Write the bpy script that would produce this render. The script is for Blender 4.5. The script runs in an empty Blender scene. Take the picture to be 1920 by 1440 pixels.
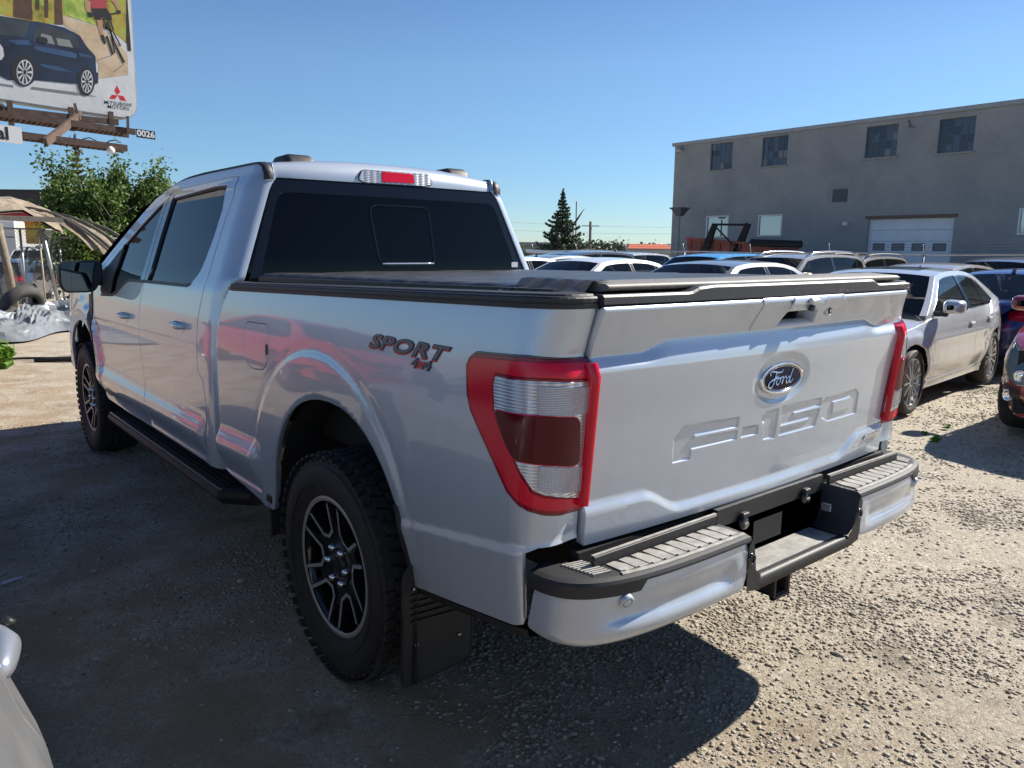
import bpy, bmesh, math, random
import numpy as np
from mathutils import Vector, Matrix
from mathutils.geometry import delaunay_2d_cdt
random.seed(7); RNG = np.random.RandomState(7)
SC = bpy.context.scene
COL = SC.collection
# ---------------------------------------------------------------- camera, sky, sun, exposure
cam_d = bpy.data.cameras.new('camera'); cam = bpy.data.objects.new('camera', cam_d); COL.objects.link(cam)
SC.camera = cam
CAM = Vector((-2.1496, -1.3107, 1.542)); YAW, PIT, ROL, FPX = 0.6902, -0.1732, 0.0096, 1440.5
fw = Vector((math.sin(YAW)*math.cos(PIT), math.cos(YAW)*math.cos(PIT), math.sin(PIT)))
rt = Vector((math.cos(YAW), -math.sin(YAW), 0)); up = rt.cross(fw)
r2 = rt*math.cos(ROL)+up*math.sin(ROL); u2 = -rt*math.sin(ROL)+up*math.cos(ROL)
mw = Matrix((r2, u2, -fw)).transposed().to_4x4(); mw.translation = CAM
cam.matrix_world = mw
cam_d.sensor_fit = 'HORIZONTAL'; cam_d.sensor_width = 36.0; cam_d.lens = FPX/1920*36.0
cam_d.clip_start = 0.05; cam_d.clip_end = 3000
SUN = Vector((1.25, -0.25, 1.0)).normalized()
SUN_EL = math.asin(SUN.z); SUN_AZ = math.atan2(SUN.x, SUN.y)
W = bpy.data.worlds.new('World'); SC.world = W; W.use_nodes = True
nt = W.node_tree; bg = nt.nodes['Background']
sky = nt.nodes.new('ShaderNodeTexSky'); sky.sky_type = 'NISHITA'; sky.sun_disc = False
sky.sun_elevation = SUN_EL; sky.sun_rotation = SUN_AZ
sky.altitude = 300; sky.air_density = 1.0; sky.dust_density = 0.1; sky.ozone_density = 3.0

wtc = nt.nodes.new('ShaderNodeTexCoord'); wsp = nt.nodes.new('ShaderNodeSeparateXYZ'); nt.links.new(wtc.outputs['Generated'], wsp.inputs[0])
wr = nt.nodes.new('ShaderNodeValToRGB'); nt.links.new(wsp.outputs['Z'], wr.inputs['Fac'])      # sky tint: less yellow at horizon, unseen upper dome less blue to warm shade
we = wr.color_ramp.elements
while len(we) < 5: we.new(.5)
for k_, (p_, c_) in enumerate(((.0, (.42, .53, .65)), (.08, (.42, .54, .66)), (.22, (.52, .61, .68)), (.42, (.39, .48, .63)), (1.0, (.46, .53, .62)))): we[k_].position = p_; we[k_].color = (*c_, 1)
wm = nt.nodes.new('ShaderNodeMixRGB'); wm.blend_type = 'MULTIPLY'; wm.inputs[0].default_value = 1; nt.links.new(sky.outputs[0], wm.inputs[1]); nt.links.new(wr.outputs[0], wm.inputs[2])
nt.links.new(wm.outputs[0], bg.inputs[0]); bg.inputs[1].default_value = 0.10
sd = bpy.data.lights.new('sun', 'SUN'); sd.energy = 5.0; sd.angle = math.radians(0.53); sd.color = (1.0, 0.94, 0.85)
so = bpy.data.objects.new('sun', sd); COL.objects.link(so); so.rotation_euler = SUN.to_track_quat('Z', 'Y').to_euler(); so.location = (20, -5, 30)
SC.view_settings.view_transform = 'Standard'; SC.view_settings.look = 'None'
SC.view_settings.exposure = 0.95; SC.view_settings.gamma = 1.0; SC.view_settings.use_curve_mapping = False
# ---------------------------------------------------------------- helpers
def tag(o, label=None, cat=None, group=None, kind=None):
    if label: o['label'] = label
    if cat: o['category'] = cat
    if group: o['group'] = group
    if kind: o['kind'] = kind
    return o
def empty(name, loc=(0, 0, 0), rz=0, label=None, cat=None, group=None):
    o = bpy.data.objects.new(name, None); COL.objects.link(o); o.location = loc; o.rotation_euler = (0, 0, rz)
    o.empty_display_size = 0.2
    return tag(o, label, cat, group)
def link(name, me, parent=None):
    o = bpy.data.objects.new(name, me); COL.objects.link(o)
    if parent is not None: o.parent = parent
    return o
def children(o): return [c for c in bpy.data.objects if c.parent == o]
def copy_tree(o, parent=None):
    kids = {}
    for c in bpy.data.objects:
        if c.parent is not None: kids.setdefault(c.parent.name, []).append(c)
    def rec(a, par):
        c = a.copy(); COL.objects.link(c)
        if par is not None: c.parent = par
        for ch in kids.get(a.name, []): rec(ch, c)
        return c
    return rec(o, parent)
class MB:
    def __init__(s): s.v = []; s.f = []; s.m = []; s.sm = []; s.mats = []
    def mi(s, mat):
        if mat not in s.mats: s.mats.append(mat)
        return s.mats.index(mat)
    def add(s, vs, fs, mat, smooth=False):
        b = len(s.v); s.v += [tuple(map(float, p)) for p in vs]; k = s.mi(mat)
        for f in fs: s.f.append(tuple(b+i for i in f)); s.m.append(k); s.sm.append(smooth)
        return s
    def box(s, x0, x1, y0, y1, z0, z1, mat, bev=0.0, M=None):
        if bev <= 0:
            vs = [(x, y, z) for x in (x0, x1) for y in (y0, y1) for z in (z0, z1)]
            fs = [(0, 1, 3, 2), (4, 6, 7, 5), (0, 4, 5, 1), (2, 3, 7, 6), (0, 2, 6, 4), (1, 5, 7, 3)]
        else:
            b = bev; vs = []; idx = {}
            X = (x0, x1); Y = (y0, y1); Z = (z0, z1); sg = (1, -1)
            for i in (0, 1):
                for j in (0, 1):
                    for k in (0, 1):
                        for a in range(3):
                            p = [X[i]+sg[i]*b, Y[j]+sg[j]*b, Z[k]+sg[k]*b]
                            p[a] = (X[i], Y[j], Z[k])[a]
                            idx[(i, j, k, a)] = len(vs); vs.append(tuple(p))
            fs = []
            for a in range(3):
                for q in (0, 1):
                    o = [t for t in range(3) if t != a]; loop = []
                    for (m, n) in ((0, 0), (1, 0), (1, 1), (0, 1)):
                        c = [0, 0, 0]; c[a] = q; c[o[0]] = m; c[o[1]] = n; loop.append(idx[(c[0], c[1], c[2], a)])
                    fs.append(tuple(loop))
            for a in range(3):
                o = [t for t in range(3) if t != a]
                for m in (0, 1):
                    for n in (0, 1):
                        def g(e, ax):
                            c = [0, 0, 0]; c[a] = e; c[o[0]] = m; c[o[1]] = n; return idx[(c[0], c[1], c[2], ax)]
                        fs.append((g(0, o[0]), g(1, o[0]), g(1, o[1]), g(0, o[1])))
            for i in (0, 1):
                for j in (0, 1):
                    for k in (0, 1): fs.append(tuple(idx[(i, j, k, a)] for a in range(3)))
        if M is not None: vs = [tuple(M @ Vector(p)) for p in vs]
        return s.add(vs, fs, mat)
    def bar(s, a, b, w, h, mat, upv=(0, 0, 1)):
        a = Vector(a); b = Vector(b); d = (b-a); L = d.length; d.normalize(); u = Vector(upv)
        r = d.cross(u)
        if r.length < 1e-4: r = d.cross(Vector((1, 0, 0)))
        r.normalize(); u = r.cross(d)
        vs = []
        for p in (a, b):
            for (i, j) in ((-1, -1), (1, -1), (1, 1), (-1, 1)): vs.append(tuple(p+r*(i*w/2)+u*(j*h/2)))
        return s.add(vs, [(0, 1, 2, 3), (7, 6, 5, 4), (0, 4, 5, 1), (1, 5, 6, 2), (2, 6, 7, 3), (3, 7, 4, 0)], mat)
    def tube(s, pts, r, mat, n=8, caps=True, smooth=True, rr=None):
        pts = [Vector(p) for p in pts]; rings = []; vs = []
        prev = None
        for i, p in enumerate(pts):
            d = (pts[min(i+1, len(pts)-1)]-pts[max(i-1, 0)]).normalized()
            if prev is None:
                u = d.orthogonal().normalized()
            else:
                u = prev-d*prev.dot(d)
                u = u.normalized() if u.length > 1e-5 else d.orthogonal().normalized()
            prev = u; w = d.cross(u); rad = rr[i] if rr is not None else r
            for k in range(n):
                t = 2*math.pi*k/n; vs.append(tuple(p+(u*math.cos(t)+w*math.sin(t))*rad))
        fs = []
        for i in range(len(pts)-1):
            for k in range(n): fs.append((i*n+k, i*n+(k+1) % n, (i+1)*n+(k+1) % n, (i+1)*n+k))
        if caps: fs.append(tuple(range(n))[::-1]); fs.append(tuple((len(pts)-1)*n+k for k in range(n)))
        return s.add(vs, fs, mat, smooth)
    def lathe(s, prof, mat, n=32, axis='x', c=(0, 0, 0), smooth=True, closed=False):
        # prof: list of (axial, radius)
        vs = []; m = len(prof)
        for k in range(n):
            t = 2*math.pi*k/n
            for (a, r) in prof:
                q = (r*math.cos(t), r*math.sin(t))
                p = (a, q[0], q[1]) if axis == 'x' else ((q[0], a, q[1]) if axis == 'y' else (q[0], q[1], a))
                vs.append((p[0]+c[0], p[1]+c[1], p[2]+c[2]))
        fs = []
        for k in range(n):
            for i in range(m-1 if not closed else m):
                fs.append((k*m+i, k*m+(i+1) % m, ((k+1) % n)*m+(i+1) % m, ((k+1) % n)*m+i))
        return s.add(vs, fs, mat, smooth)
    def prism(s, poly, to3, depth, mat, bev=0.0):
        # poly 2D (any simple polygon), to3(u,v,w) -> 3D, w from 0 (front) to -depth
        n = len(poly)
        tri = delaunay_2d_cdt([Vector(p) for p in poly], [(i, (i+1) % n) for i in range(n)], [], 0, 1e-6)
        V2, _, F = tri[0], tri[1], tri[2]
        P = np.array([tuple(v) for v in V2]); pp = np.array(poly)
        keep = []
        for f in F:
            c = P[list(f)].mean(0)
            if pip(c[None], pp)[0]: keep.append(f)
        area = sum(pp[i][0]*pp[(i+1) % n][1]-pp[(i+1) % n][0]*pp[i][1] for i in range(n))
        vs = [to3(p[0], p[1], 0) for p in P]+[to3(p[0], p[1], -depth) for p in P]; m = len(P)
        fs = [tuple(f) for f in keep]+[tuple(m+i for i in f)[::-1] for f in keep]
        b = len(vs)
        vs += [to3(p[0], p[1], 0) for p in poly]+[to3(p[0], p[1], -depth) for p in poly]
        for i in range(n):
            j = (i+1) % n
            q = (b+i, b+n+i, b+n+j, b+j)
            fs.append(q if area > 0 else q[::-1])
        return s.add(vs, fs, mat)
    def grid(s, P, mat, smooth=True, flip=False, closeu=False):
        P = np.asarray(P); a, b = P.shape[:2]; vs = P.reshape(-1, 3).tolist(); fs = []
        for i in range(a if closeu else a-1):
            for j in range(b-1):
                q = (i*b+j, ((i+1) % a)*b+j, ((i+1) % a)*b+j+1, i*b+j+1); fs.append(q[::-1] if flip else q)
        return s.add(vs, fs, mat, smooth)
    def build(s, name, parent=None):
        me = bpy.data.meshes.new(name)
        me.from_pydata(s.v, [], s.f)
        for m in s.mats: me.materials.append(m)
        me.polygons.foreach_set('material_index', s.m); me.polygons.foreach_set('use_smooth', s.sm)
        me.update()
        return link(name, me, parent)
def pip(P, poly):
    poly = np.asarray(poly); x, y = P[:, 0], P[:, 1]; r = np.zeros(len(P), bool); n = len(poly)
    for i in range(n):
        ax, ay = poly[i]; bx, by = poly[(i+1) % n]
        dy = (by-ay) if by != ay else 1e-12
        r ^= ((ay > y) != (by > y)) & (x < (bx-ax)*(y-ay)/dy+ax)
    return r
def resample(poly, step):
    out = []; n = len(poly)
    for i in range(n):
        a = np.array(poly[i], float); b = np.array(poly[(i+1) % n], float); L = np.hypot(*(b-a)); k = max(1, int(math.ceil(L/step)))
        for j in range(k): out.append(tuple(a+(b-a)*j/k))
    return out
def rounded(poly, r, n=4):
    """round the corners of a polygon"""
    out = []; m = len(poly)
    rs = r if isinstance(r, (list, tuple)) else [r]*m
    for i in range(m):
        p = np.array(poly[i], float); a = np.array(poly[i-1], float); b = np.array(poly[(i+1) % m], float)
        la = np.hypot(*(a-p)); lb = np.hypot(*(b-p)); q = min(rs[i], la*.45, lb*.45)
        if q < 1e-5: out.append(tuple(p)); continue
        A = p+(a-p)/la*q; B = p+(b-p)/lb*q
        for k in range(n+1):
            t = k/n; out.append(tuple((1-t)**2*A+2*t*(1-t)*p+t*t*B))
    return out
def surf_normal(S, a, b, e=1e-3):
    du = S(a+e, b)-S(a-e, b); dv = S(a, b+e)-S(a, b-e)
    n = np.cross(du, dv); return n/np.maximum(np.linalg.norm(n, axis=1, keepdims=True), 1e-9)
def panel(name, poly, S, mat, parent=None, step=0.04, holes=(), thick=0.012, off=0.0, mirror=False, outward=None, dense=(), rim=True, label=None, edge=0.0, en=1e-3):
    """a sheet cut to the outline poly in the surface's own coordinates, with turned-in edges"""
    bst = min(step, 0.05)
    outer = resample(poly, bst); hl = [resample(h, bst) for h in holes]
    pts = []; edges = []; loops = []
    for L in [outer]+hl:
        b = len(pts); pts += L; edges += [(b+i, b+(i+1) % len(L)) for i in range(len(L))]; loops.append((b, len(L)))
    B = np.array(pts); mn = B[:loops[0][1]].min(0); mx = B[:loops[0][1]].max(0)
    gx = np.arange(mn[0]+step*.5, mx[0], step); gy = np.arange(mn[1]+step*.5, mx[1], step)
    G = np.array([(x, y) for x in gx for y in gy]) if len(gx) and len(gy) else np.zeros((0, 2))
    for (x0, x1, y0, y1, st) in dense:
        if len(G): G = G[~((G[:, 0] > x0) & (G[:, 0] < x1) & (G[:, 1] > y0) & (G[:, 1] < y1))]
        D = np.array([(x, y) for x in np.arange(x0, x1, st) for y in np.arange(y0, y1, st)])
        G = np.vstack([G, D]) if len(G) else D
    if len(G):
        k = pip(G, outer)
        for h in hl: k &= ~pip(G, h)
        G = G[k]
        if len(G):
            keep = np.ones(len(G), bool)
            md = bst*.3
            for q in range(0, len(G), 2000):
                d = np.sqrt(((G[q:q+2000, None, :]-B[None])**2).sum(-1)).min(1); keep[q:q+2000] = d > md
            G = G[keep]
    allp = [Vector(p) for p in pts]+[Vector(p) for p in G.tolist()]
    r = delaunay_2d_cdt(allp, edges, [], 0, 1e-6)
    V = np.array([tuple(v) for v in r[0]]); F = np.array([f for f in r[2] if len(f) == 3])
    c = V[F].mean(1); k = pip(c, outer)
    for h in hl: k &= ~pip(c, h)
    F = F[k]
    e1 = V[F[:, 1]]-V[F[:, 0]]; e2 = V[F[:, 2]]-V[F[:, 0]]; ar = e1[:, 0]*e2[:, 1]-e1[:, 1]*e2[:, 0]
    F = F[np.abs(ar) > 1e-9]
    P = S(V[:, 0], V[:, 1]); N = surf_normal(S, V[:, 0], V[:, 1], en)
    sgn = 1.0
    if outward is not None:
        cc = P.mean(0); sgn = 1.0 if (N.mean(0)@np.array(outward)) > 0 else -1.0
    N = N*sgn; P = P+N*off
    fa = P[F]; fn = np.cross(fa[:, 1]-fa[:, 0], fa[:, 2]-fa[:, 0]); fl = (fn*N[F].mean(1)).sum(1) < 0
    F[fl] = F[fl][:, ::-1]
    verts = P; norms = N; faces = F.tolist()
    if rim:
        from collections import defaultdict
        ed = {}
        for f in faces:
            for i in range(3):
                a, b = f[i], f[(i+1) % 3]
                if (b, a) in ed: del ed[(b, a)]
                else: ed[(a, b)] = 1
        nx = {a: b for (a, b) in ed}
        ids = sorted(set([a for e in ed for a in e])); mp = {a: i for i, a in enumerate(ids)}
        tdir = np.zeros((len(ids), 3))
        for (a, b) in ed:
            t = P[b]-P[a]; o = np.cross(t, (N[a]+N[b])/2); o = o/max(np.linalg.norm(o), 1e-9)
            tdir[mp[a]] += o; tdir[mp[b]] += o
        tdir /= np.maximum(np.linalg.norm(tdir, axis=1, keepdims=True), 1e-9)
        bP = P[ids]; bN = N[ids]; n0 = len(verts)
        ring1 = bP+tdir*0.0012-bN*0.0015; ring2 = bP+tdir*0.0014-bN*thick
        verts = np.vstack([verts, ring1, ring2]); norms = np.vstack([norms, tdir*.8+bN*.6, tdir]); n1 = n0+len(ids)
        for (a, b) in ed:
            i, j = mp[a], mp[b]
            faces.append([b, a, n0+i, n0+j]); faces.append([n0+j, n0+i, n1+i, n1+j])
        norms /= np.maximum(np.linalg.norm(norms, axis=1, keepdims=True), 1e-9)
    if mirror:
        verts = verts*np.array([-1, 1, 1]); norms = norms*np.array([-1, 1, 1]); faces = [f[::-1] for f in faces]
    me = bpy.data.meshes.new(name); me.from_pydata(verts.tolist(), [], faces); me.materials.append(mat)
    me.polygons.foreach_set('use_smooth', [True]*len(faces)); me.update()
    try: me.normals_split_custom_set_from_vertices(norms.tolist())
    except Exception as ex: print('normals', ex)
    o = link(name, me, parent)
    if label: o['label'] = label
    return o
FONT = None
def text_mesh(txt, size, extrude=0.0, bold=0.0, shear=0.0, align='CENTER', spacing=1.0, res=3):
    cu = bpy.data.curves.new('t', 'FONT'); cu.body = txt; cu.size = size; cu.extrude = extrude; cu.offset = bold; cu.shear = shear
    cu.align_x = align; cu.align_y = 'CENTER'; cu.space_character = spacing; cu.resolution_u = res
    o = bpy.data.objects.new('t', cu); COL.objects.link(o)
    dg = bpy.context.evaluated_depsgraph_get(); dg.update(); me = bpy.data.meshes.new_from_object(o.evaluated_get(dg))
    vs = [tuple(v.co) for v in me.vertices]; fs = [tuple(p.vertices) for p in me.polygons]
    bpy.data.objects.remove(o); bpy.data.curves.remove(cu); bpy.data.meshes.remove(me)
    return vs, fs
# ---------------------------------------------------------------- materials
def mat(name, col=(.5, .5, .5), rough=.5, metal=0.0, coat=0.0, spec=.5, **k):
    m = bpy.data.materials.new(name); m.use_nodes = True; b = m.node_tree.nodes['Principled BSDF']
    b.inputs['Base Color'].default_value = (*col, 1); b.inputs['Roughness'].default_value = rough; b.inputs['Metallic'].default_value = metal
    b.inputs['Coat Weight'].default_value = coat; b.inputs['Coat Roughness'].default_value = k.get('cr', .03); b.inputs['Specular IOR Level'].default_value = spec
    if 'trans' in k: b.inputs['Transmission Weight'].default_value = k['trans']
    if 'ior' in k: b.inputs['IOR'].default_value = k['ior']
    return m
def N(m, t, **k):
    n = m.node_tree.nodes.new(t)
    for a, v in k.items():
        if a in n.inputs: n.inputs[a].default_value = v
        else: setattr(n, a, v)
    return n
def L(m, a, ao, b, bi): m.node_tree.links.new(a.outputs[ao], b.inputs[bi])
def ramp(m, stops):
    r = m.node_tree.nodes.new('ShaderNodeValToRGB'); e = r.color_ramp.elements
    while len(e) < len(stops): e.new(.5)
    for i, (p, c) in enumerate(stops): e[i].position = p; e[i].color = (*c, 1)
    return r
def noisy(m, scale=20, amount=.15, bump=0.0, bscale=None, detail=6, rough_var=0.0, coord='Object', dist=.002):
    """adds colour grain, roughness variation and fine relief"""
    b = m.node_tree.nodes['Principled BSDF']; c = tuple(b.inputs['Base Color'].default_value)[:3]
    tc = N(m, 'ShaderNodeTexCoord'); no = N(m, 'ShaderNodeTexNoise', Scale=scale, Detail=detail, Roughness=.6); L(m, tc, coord, no, 'Vector')
    r = ramp(m, [(.3, tuple(x*(1-amount) for x in c)), (.7, tuple(min(1, x*(1+amount)) for x in c))]); L(m, no, 'Fac', r, 'Fac'); L(m, r, 'Color', b, 'Base Color')
    if rough_var:
        mr = N(m, 'ShaderNodeMapRange'); ro = b.inputs['Roughness'].default_value
        mr.inputs['To Min'].default_value = max(.02, ro-rough_var); mr.inputs['To Max'].default_value = min(1, ro+rough_var)
        mr.inputs['From Min'].default_value = .3; mr.inputs['From Max'].default_value = .7
        L(m, no, 'Fac', mr, 'Value'); L(m, mr, 'Result', b, 'Roughness')
    if bump:
        n2 = N(m, 'ShaderNodeTexNoise', Scale=bscale or scale*3, Detail=3.0); L(m, tc, coord, n2, 'Vector')
        bp = N(m, 'ShaderNodeBump', Strength=bump, Distance=dist); L(m, n2, 'Fac', bp, 'Height'); L(m, bp, 'Normal', b, 'Normal')
    return m
def car_paint(name, col, metal=0.35, rough=0.32, flake=.08, dust=.0, coat=1.0):
    m = mat(name, col, rough, metal, coat); b = m.node_tree.nodes['Principled BSDF']
    tc = N(m, 'ShaderNodeTexCoord')
    vo = N(m, 'ShaderNodeTexNoise', Scale=900.0, Detail=1.0); L(m, tc, 'Object', vo, 'Vector')
    r = ramp(m, [(.35, tuple(x*(1-flake) for x in col)), (.65, tuple(min(1, x*(1+flake)) for x in col))]); L(m, vo, 'Fac', r, 'Fac')
    # road dust: thicker near the ground, in streaks
    sep = N(m, 'ShaderNodeSeparateXYZ'); L(m, tc, 'Object', sep, 'Vector')
    mr = N(m, 'ShaderNodeMapRange'); mr.inputs['From Min'].default_value = 1.0; mr.inputs['From Max'].default_value = .45; L(m, sep, 'Z', mr, 'Value')
    mp = N(m, 'ShaderNodeMapping'); mp.inputs['Scale'].default_value = (3, 3, .6); L(m, tc, 'Object', mp, 'Vector')
    no = N(m, 'ShaderNodeTexNoise', Scale=4.0, Detail=8.0, Roughness=.65); L(m, mp, 'Vector', no, 'Vector')
    r3 = ramp(m, [(.40, (0, 0, 0)), (.75, (1, 1, 1))]); L(m, no, 'Fac', r3, 'Fac')
    ad = N(m, 'ShaderNodeMath', operation='MULTIPLY_ADD'); L(m, mr, 'Result', ad, 0); ad.inputs[1].default_value = dust; ad.inputs[2].default_value = dust*.25
    mu = N(m, 'ShaderNodeMath', operation='MULTIPLY'); L(m, ad, 0, mu, 0); L(m, r3, 'Color', mu, 1)
    mx = N(m, 'ShaderNodeMixRGB'); L(m, mu, 0, mx, 'Fac'); L(m, r, 'Color', mx, 'Color1'); mx.inputs['Color2'].default_value = (.30, .26, .21, 1); L(m, mx, 'Color', b, 'Base Color')
    cr = N(m, 'ShaderNodeMath', operation='MULTIPLY_ADD'); L(m, mu, 0, cr, 0); cr.inputs[1].default_value = .4; cr.inputs[2].default_value = .015; L(m, cr, 0, b, 'Coat Roughness')
    return m
def glass_mat(name, tint=(.02, .025, .03), thru=.35, rough=.02, spec=.6):
    m = bpy.data.materials.new(name); m.use_nodes = True; t = m.node_tree; b = t.nodes['Principled BSDF']
    b.inputs['Base Color'].default_value = (*[x*.5 for x in tint], 1); b.inputs['Roughness'].default_value = rough; b.inputs['Specular IOR Level'].default_value = spec
    tr = N(m, 'ShaderNodeBsdfTransparent'); tr.inputs[0].default_value = (.75, .85, .85, 1)
    mx = N(m, 'ShaderNodeMixShader'); fr = N(m, 'ShaderNodeFresnel', IOR=1.5)
    su = N(m, 'ShaderNodeMath', operation='SUBTRACT', use_clamp=True); su.inputs[0].default_value = thru; L(m, fr, 0, su, 1)
    L(m, su, 0, mx, 0); t.links.new(b.outputs[0], mx.inputs[1]); t.links.new(tr.outputs[0], mx.inputs[2]); t.links.new(mx.outputs[0], t.nodes['Material Output'].inputs[0])
    return m
M = {}
M['truck'] = car_paint('pale_blue_grey_metallic_paint', (.455, .510, .580), .30, .32, .05, dust=.30)
M['black_paint'] = mat('black_gloss_trim', (.008, .008, .009), .12, 0, .5)
M['black_plastic'] = noisy(mat('black_textured_plastic', (.018, .018, .020), .55), 60, .25, .4, 500, dist=.0006)
M['grain_plastic'] = noisy(mat('grained_black_plastic', (.035, .036, .040), .42), 300, .35, .8, 700, dist=.0008)
M['grey_plastic'] = noisy(mat('dusty_grey_tread_plastic', (.27, .26, .24), .75), 30, .3, .5, 400, dist=.0008)
M['rubber'] = noisy(mat('dusty_tyre_rubber', (.022, .021, .020), .72), 18, .45, .3, 120, rough_var=.1)
M['rubber2'] = noisy(mat('tyre_tread_rubber', (.030, .028, .026), .85), 40, .4)
M['dark'] = mat('dark_underbody', (.010, .010, .010), .8)
M['liner'] = noisy(mat('wheel_well_liner', (.015, .015, .015), .8), 8, .5)
M['tint'] = glass_mat('dark_privacy_glass', (.004, .005, .007), .03, spec=.20)
M['glass'] = glass_mat('clear_car_glass', (.01, .012, .014), .80)
M['chrome'] = mat('bright_chrome', (.75, .75, .76), .10, 1)
M['alu'] = noisy(mat('machined_aluminium', (.55, .54, .53), .30, 1), 200, .1)
M['alloy'] = mat('silver_alloy', (.48, .48, .49), .30, .9)
M['seal'] = mat('black_rubber_seal', (.012, .012, .012), .5)
M['mirror'] = mat('mirror_glass', (.16, .17, .19), .02, 1)
M['navy_badge'] = mat('deep_navy_badge', (.002, .004, .022), .08, 0, 0, .12)

# ---------------------------------------------------------------- truck surface functions (metres; y forward, z up, left side = -x)
RY, RZ, WB = 1.106, 0.50, 3.994          # rear wheel arch centre, wheelbase
def sst(a, b, x):
    t = np.clip((x-a)/(b-a), 0, 1); return t*t*(3-2*t)
BX, BT, BR = 0.985, 0.812, 0.115          # half width, half width at the tailgate gap, corner radius
BL1 = BX-BR-BT; BLA = math.pi/2*BR
def y_edge(z): return -0.012+0.055*np.clip((1.40-z)/0.6, -0.2, 1.6)
def edge_prof(z):      # lean, shelf and lip of the tailgate end, shared by the bed corner
    y = -0.022+0.055*np.clip((1.40-z)/0.6, -0.2, 1.6)
    k = np.clip((z-1.250)/0.034, 0, 1); y = y+0.024*k*k*(3-2*k)*0.6+0.024*k*0.4
    y = y-0.034*np.clip((z-1.284)/0.114, 0, 1)**1.15
    return y+0.008
def s_of_y(y): return BL1+BLA+(y-BR)
def y_of_s(s): return s-BL1-BLA+BR
def bedplan(s):
    th = np.clip((s-BL1)/BR, 0, math.pi/2)
    x = np.where(s < BL1, -(BT+s), -(BX-BR)-BR*np.sin(th))
    y = np.where(s < BL1, 0.0, BR-BR*np.cos(th))
    y = np.where(s > BL1+BLA, s-BL1-BLA+BR, y)
    nx = -np.sin(th); ny = -np.cos(th)
    return x, y, nx, ny
def ledge(y, z):       # the crease and ledge along the lower doors and bed front
    hi = 0.735+0.02*np.clip((2.4-y)/0.6, 0, 1); lo = hi-0.085
    o = 0.028*sst(hi+.004, lo-.004, z)
    o = o-0.045*sst(lo-.004, 0.50, z)
    o = o+0.012*sst(.535, .515, z)
    return o
def low_side(y, z):
    up = -0.034*np.clip((z-1.08)/0.32, 0, 1.4)**1.8
    return up
def BED(s, z):
    s = np.asarray(s, float); z = np.asarray(z, float)
    x, y, nx, ny = bedplan(s)
    yy = y_of_s(s)
    corner = sst(BL1+BLA*0.9, 0, s)
    o = low_side(yy, z)*(1-0.55*corner)
    # wheel flare
    q = np.sqrt(((yy-1.19)/0.63)**2+((z-0.50)/0.665)**2)
    amp = 0.020*sst(0.66, 0.95, z) if False else 0.020*sst(0.60, 0.85, z)
    o = o+0.34*amp*sst(1.040, 0.985, q)-0.10*amp*sst(1.10, 1.04, q)
    # lip turning in at the arch
    ra = np.sqrt(((yy-RY)/1.0)**2+((z-RZ)/1.02)**2)
    o = o-0.010*sst(0.530, 0.505, ra)
    # rear lower crease
    zc = 0.81-0.10*np.clip(yy/0.68, 0, 1)
    rear = sst(0.72, 0.58, yy)
    o = o+rear*(0.008*sst(zc+.022, zc-.012, z)-0.13*np.clip(zc-0.02-z, 0, 1))
    # front ledge
    fr = sst(1.70, 1.80, yy)
    o = o+fr*ledge(yy, z)
    # front end rolls in at the cab gap
    yg = gap_y(z)
    t = np.clip((yy-(yg-0.045))/0.045, 0, 1.3)
    o = o-0.022*t*t
    cy = edge_prof(z)*corner
    return np.stack([x+nx*o, y+ny*o+cy, z], -1)
def gap_y(z):
    return np.interp(z, [.5, .66, .8, 1.1, 1.2, 1.3, 1.36, 1.40], [2.225, 2.245, 2.245, 2.24, 2.22, 2.165, 2.11, 2.075])
# cab: s=0 at the rear window edge, runs round the corner pillar and forward; t is height up to 1.80 and then arc length over the roof edge
CB = 0.13
def cab_x(z):
    return np.interp(z, [.45, .5, 1.05, 1.20, 1.34, 1.38, 1.60, 1.82, 2.0], [.985, .985, .985, .972, .950, .938, .852, .762, .690])
def cab_rear(z):
    xr = np.interp(z, [.4, 1.30, 1.40, 1.88, 2.0], [.885, .872, .845, .655, .62])
    yr = np.interp(z, [.4, 1.30, 1.40, 1.88, 2.0], [2.255, 2.215, 2.190, 2.270, 2.290])
    return xr, yr
def CAB(s, z):
    s = np.asarray(s, float); z = np.asarray(z, float)
    xr, yr = cab_rear(z); xs = cab_x(z)
    a = xs-xr
    th = np.clip(s/0.20, 0, 1)*math.pi/2
    e = 0.85
    x = -(xr+a*np.sin(th)**e); y = yr+CB*(1-np.cos(th)**e)
    yy = yr+CB+(s-0.20)
    side = s > 0.20
    y = np.where(side, yy, y)
    # front fender and hood side narrow and curve in to the nose
    nose = np.clip((yy-5.35)/0.70, 0, 1)
    o = np.where(side, ledge(yy, z)*sst(4.80, 4.62, yy)*sst(0.20, 0.30, s), 0.0)
    q = np.sqrt(((yy-RY-WB)/0.60)**2+((z-0.50)/0.64)**2)
    o = o+0.024*sst(0.5, 0.8, z)*sst(1.04, .96, q)*(1-.35*sst(.95, .8, q))
    o = o-0.16*nose**3
    # roof edge rolls in
    o = o-0.02*np.clip((z-1.80)/0.07, 0, 1)**2
    return np.stack([x-o, y, z], -1)
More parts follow.
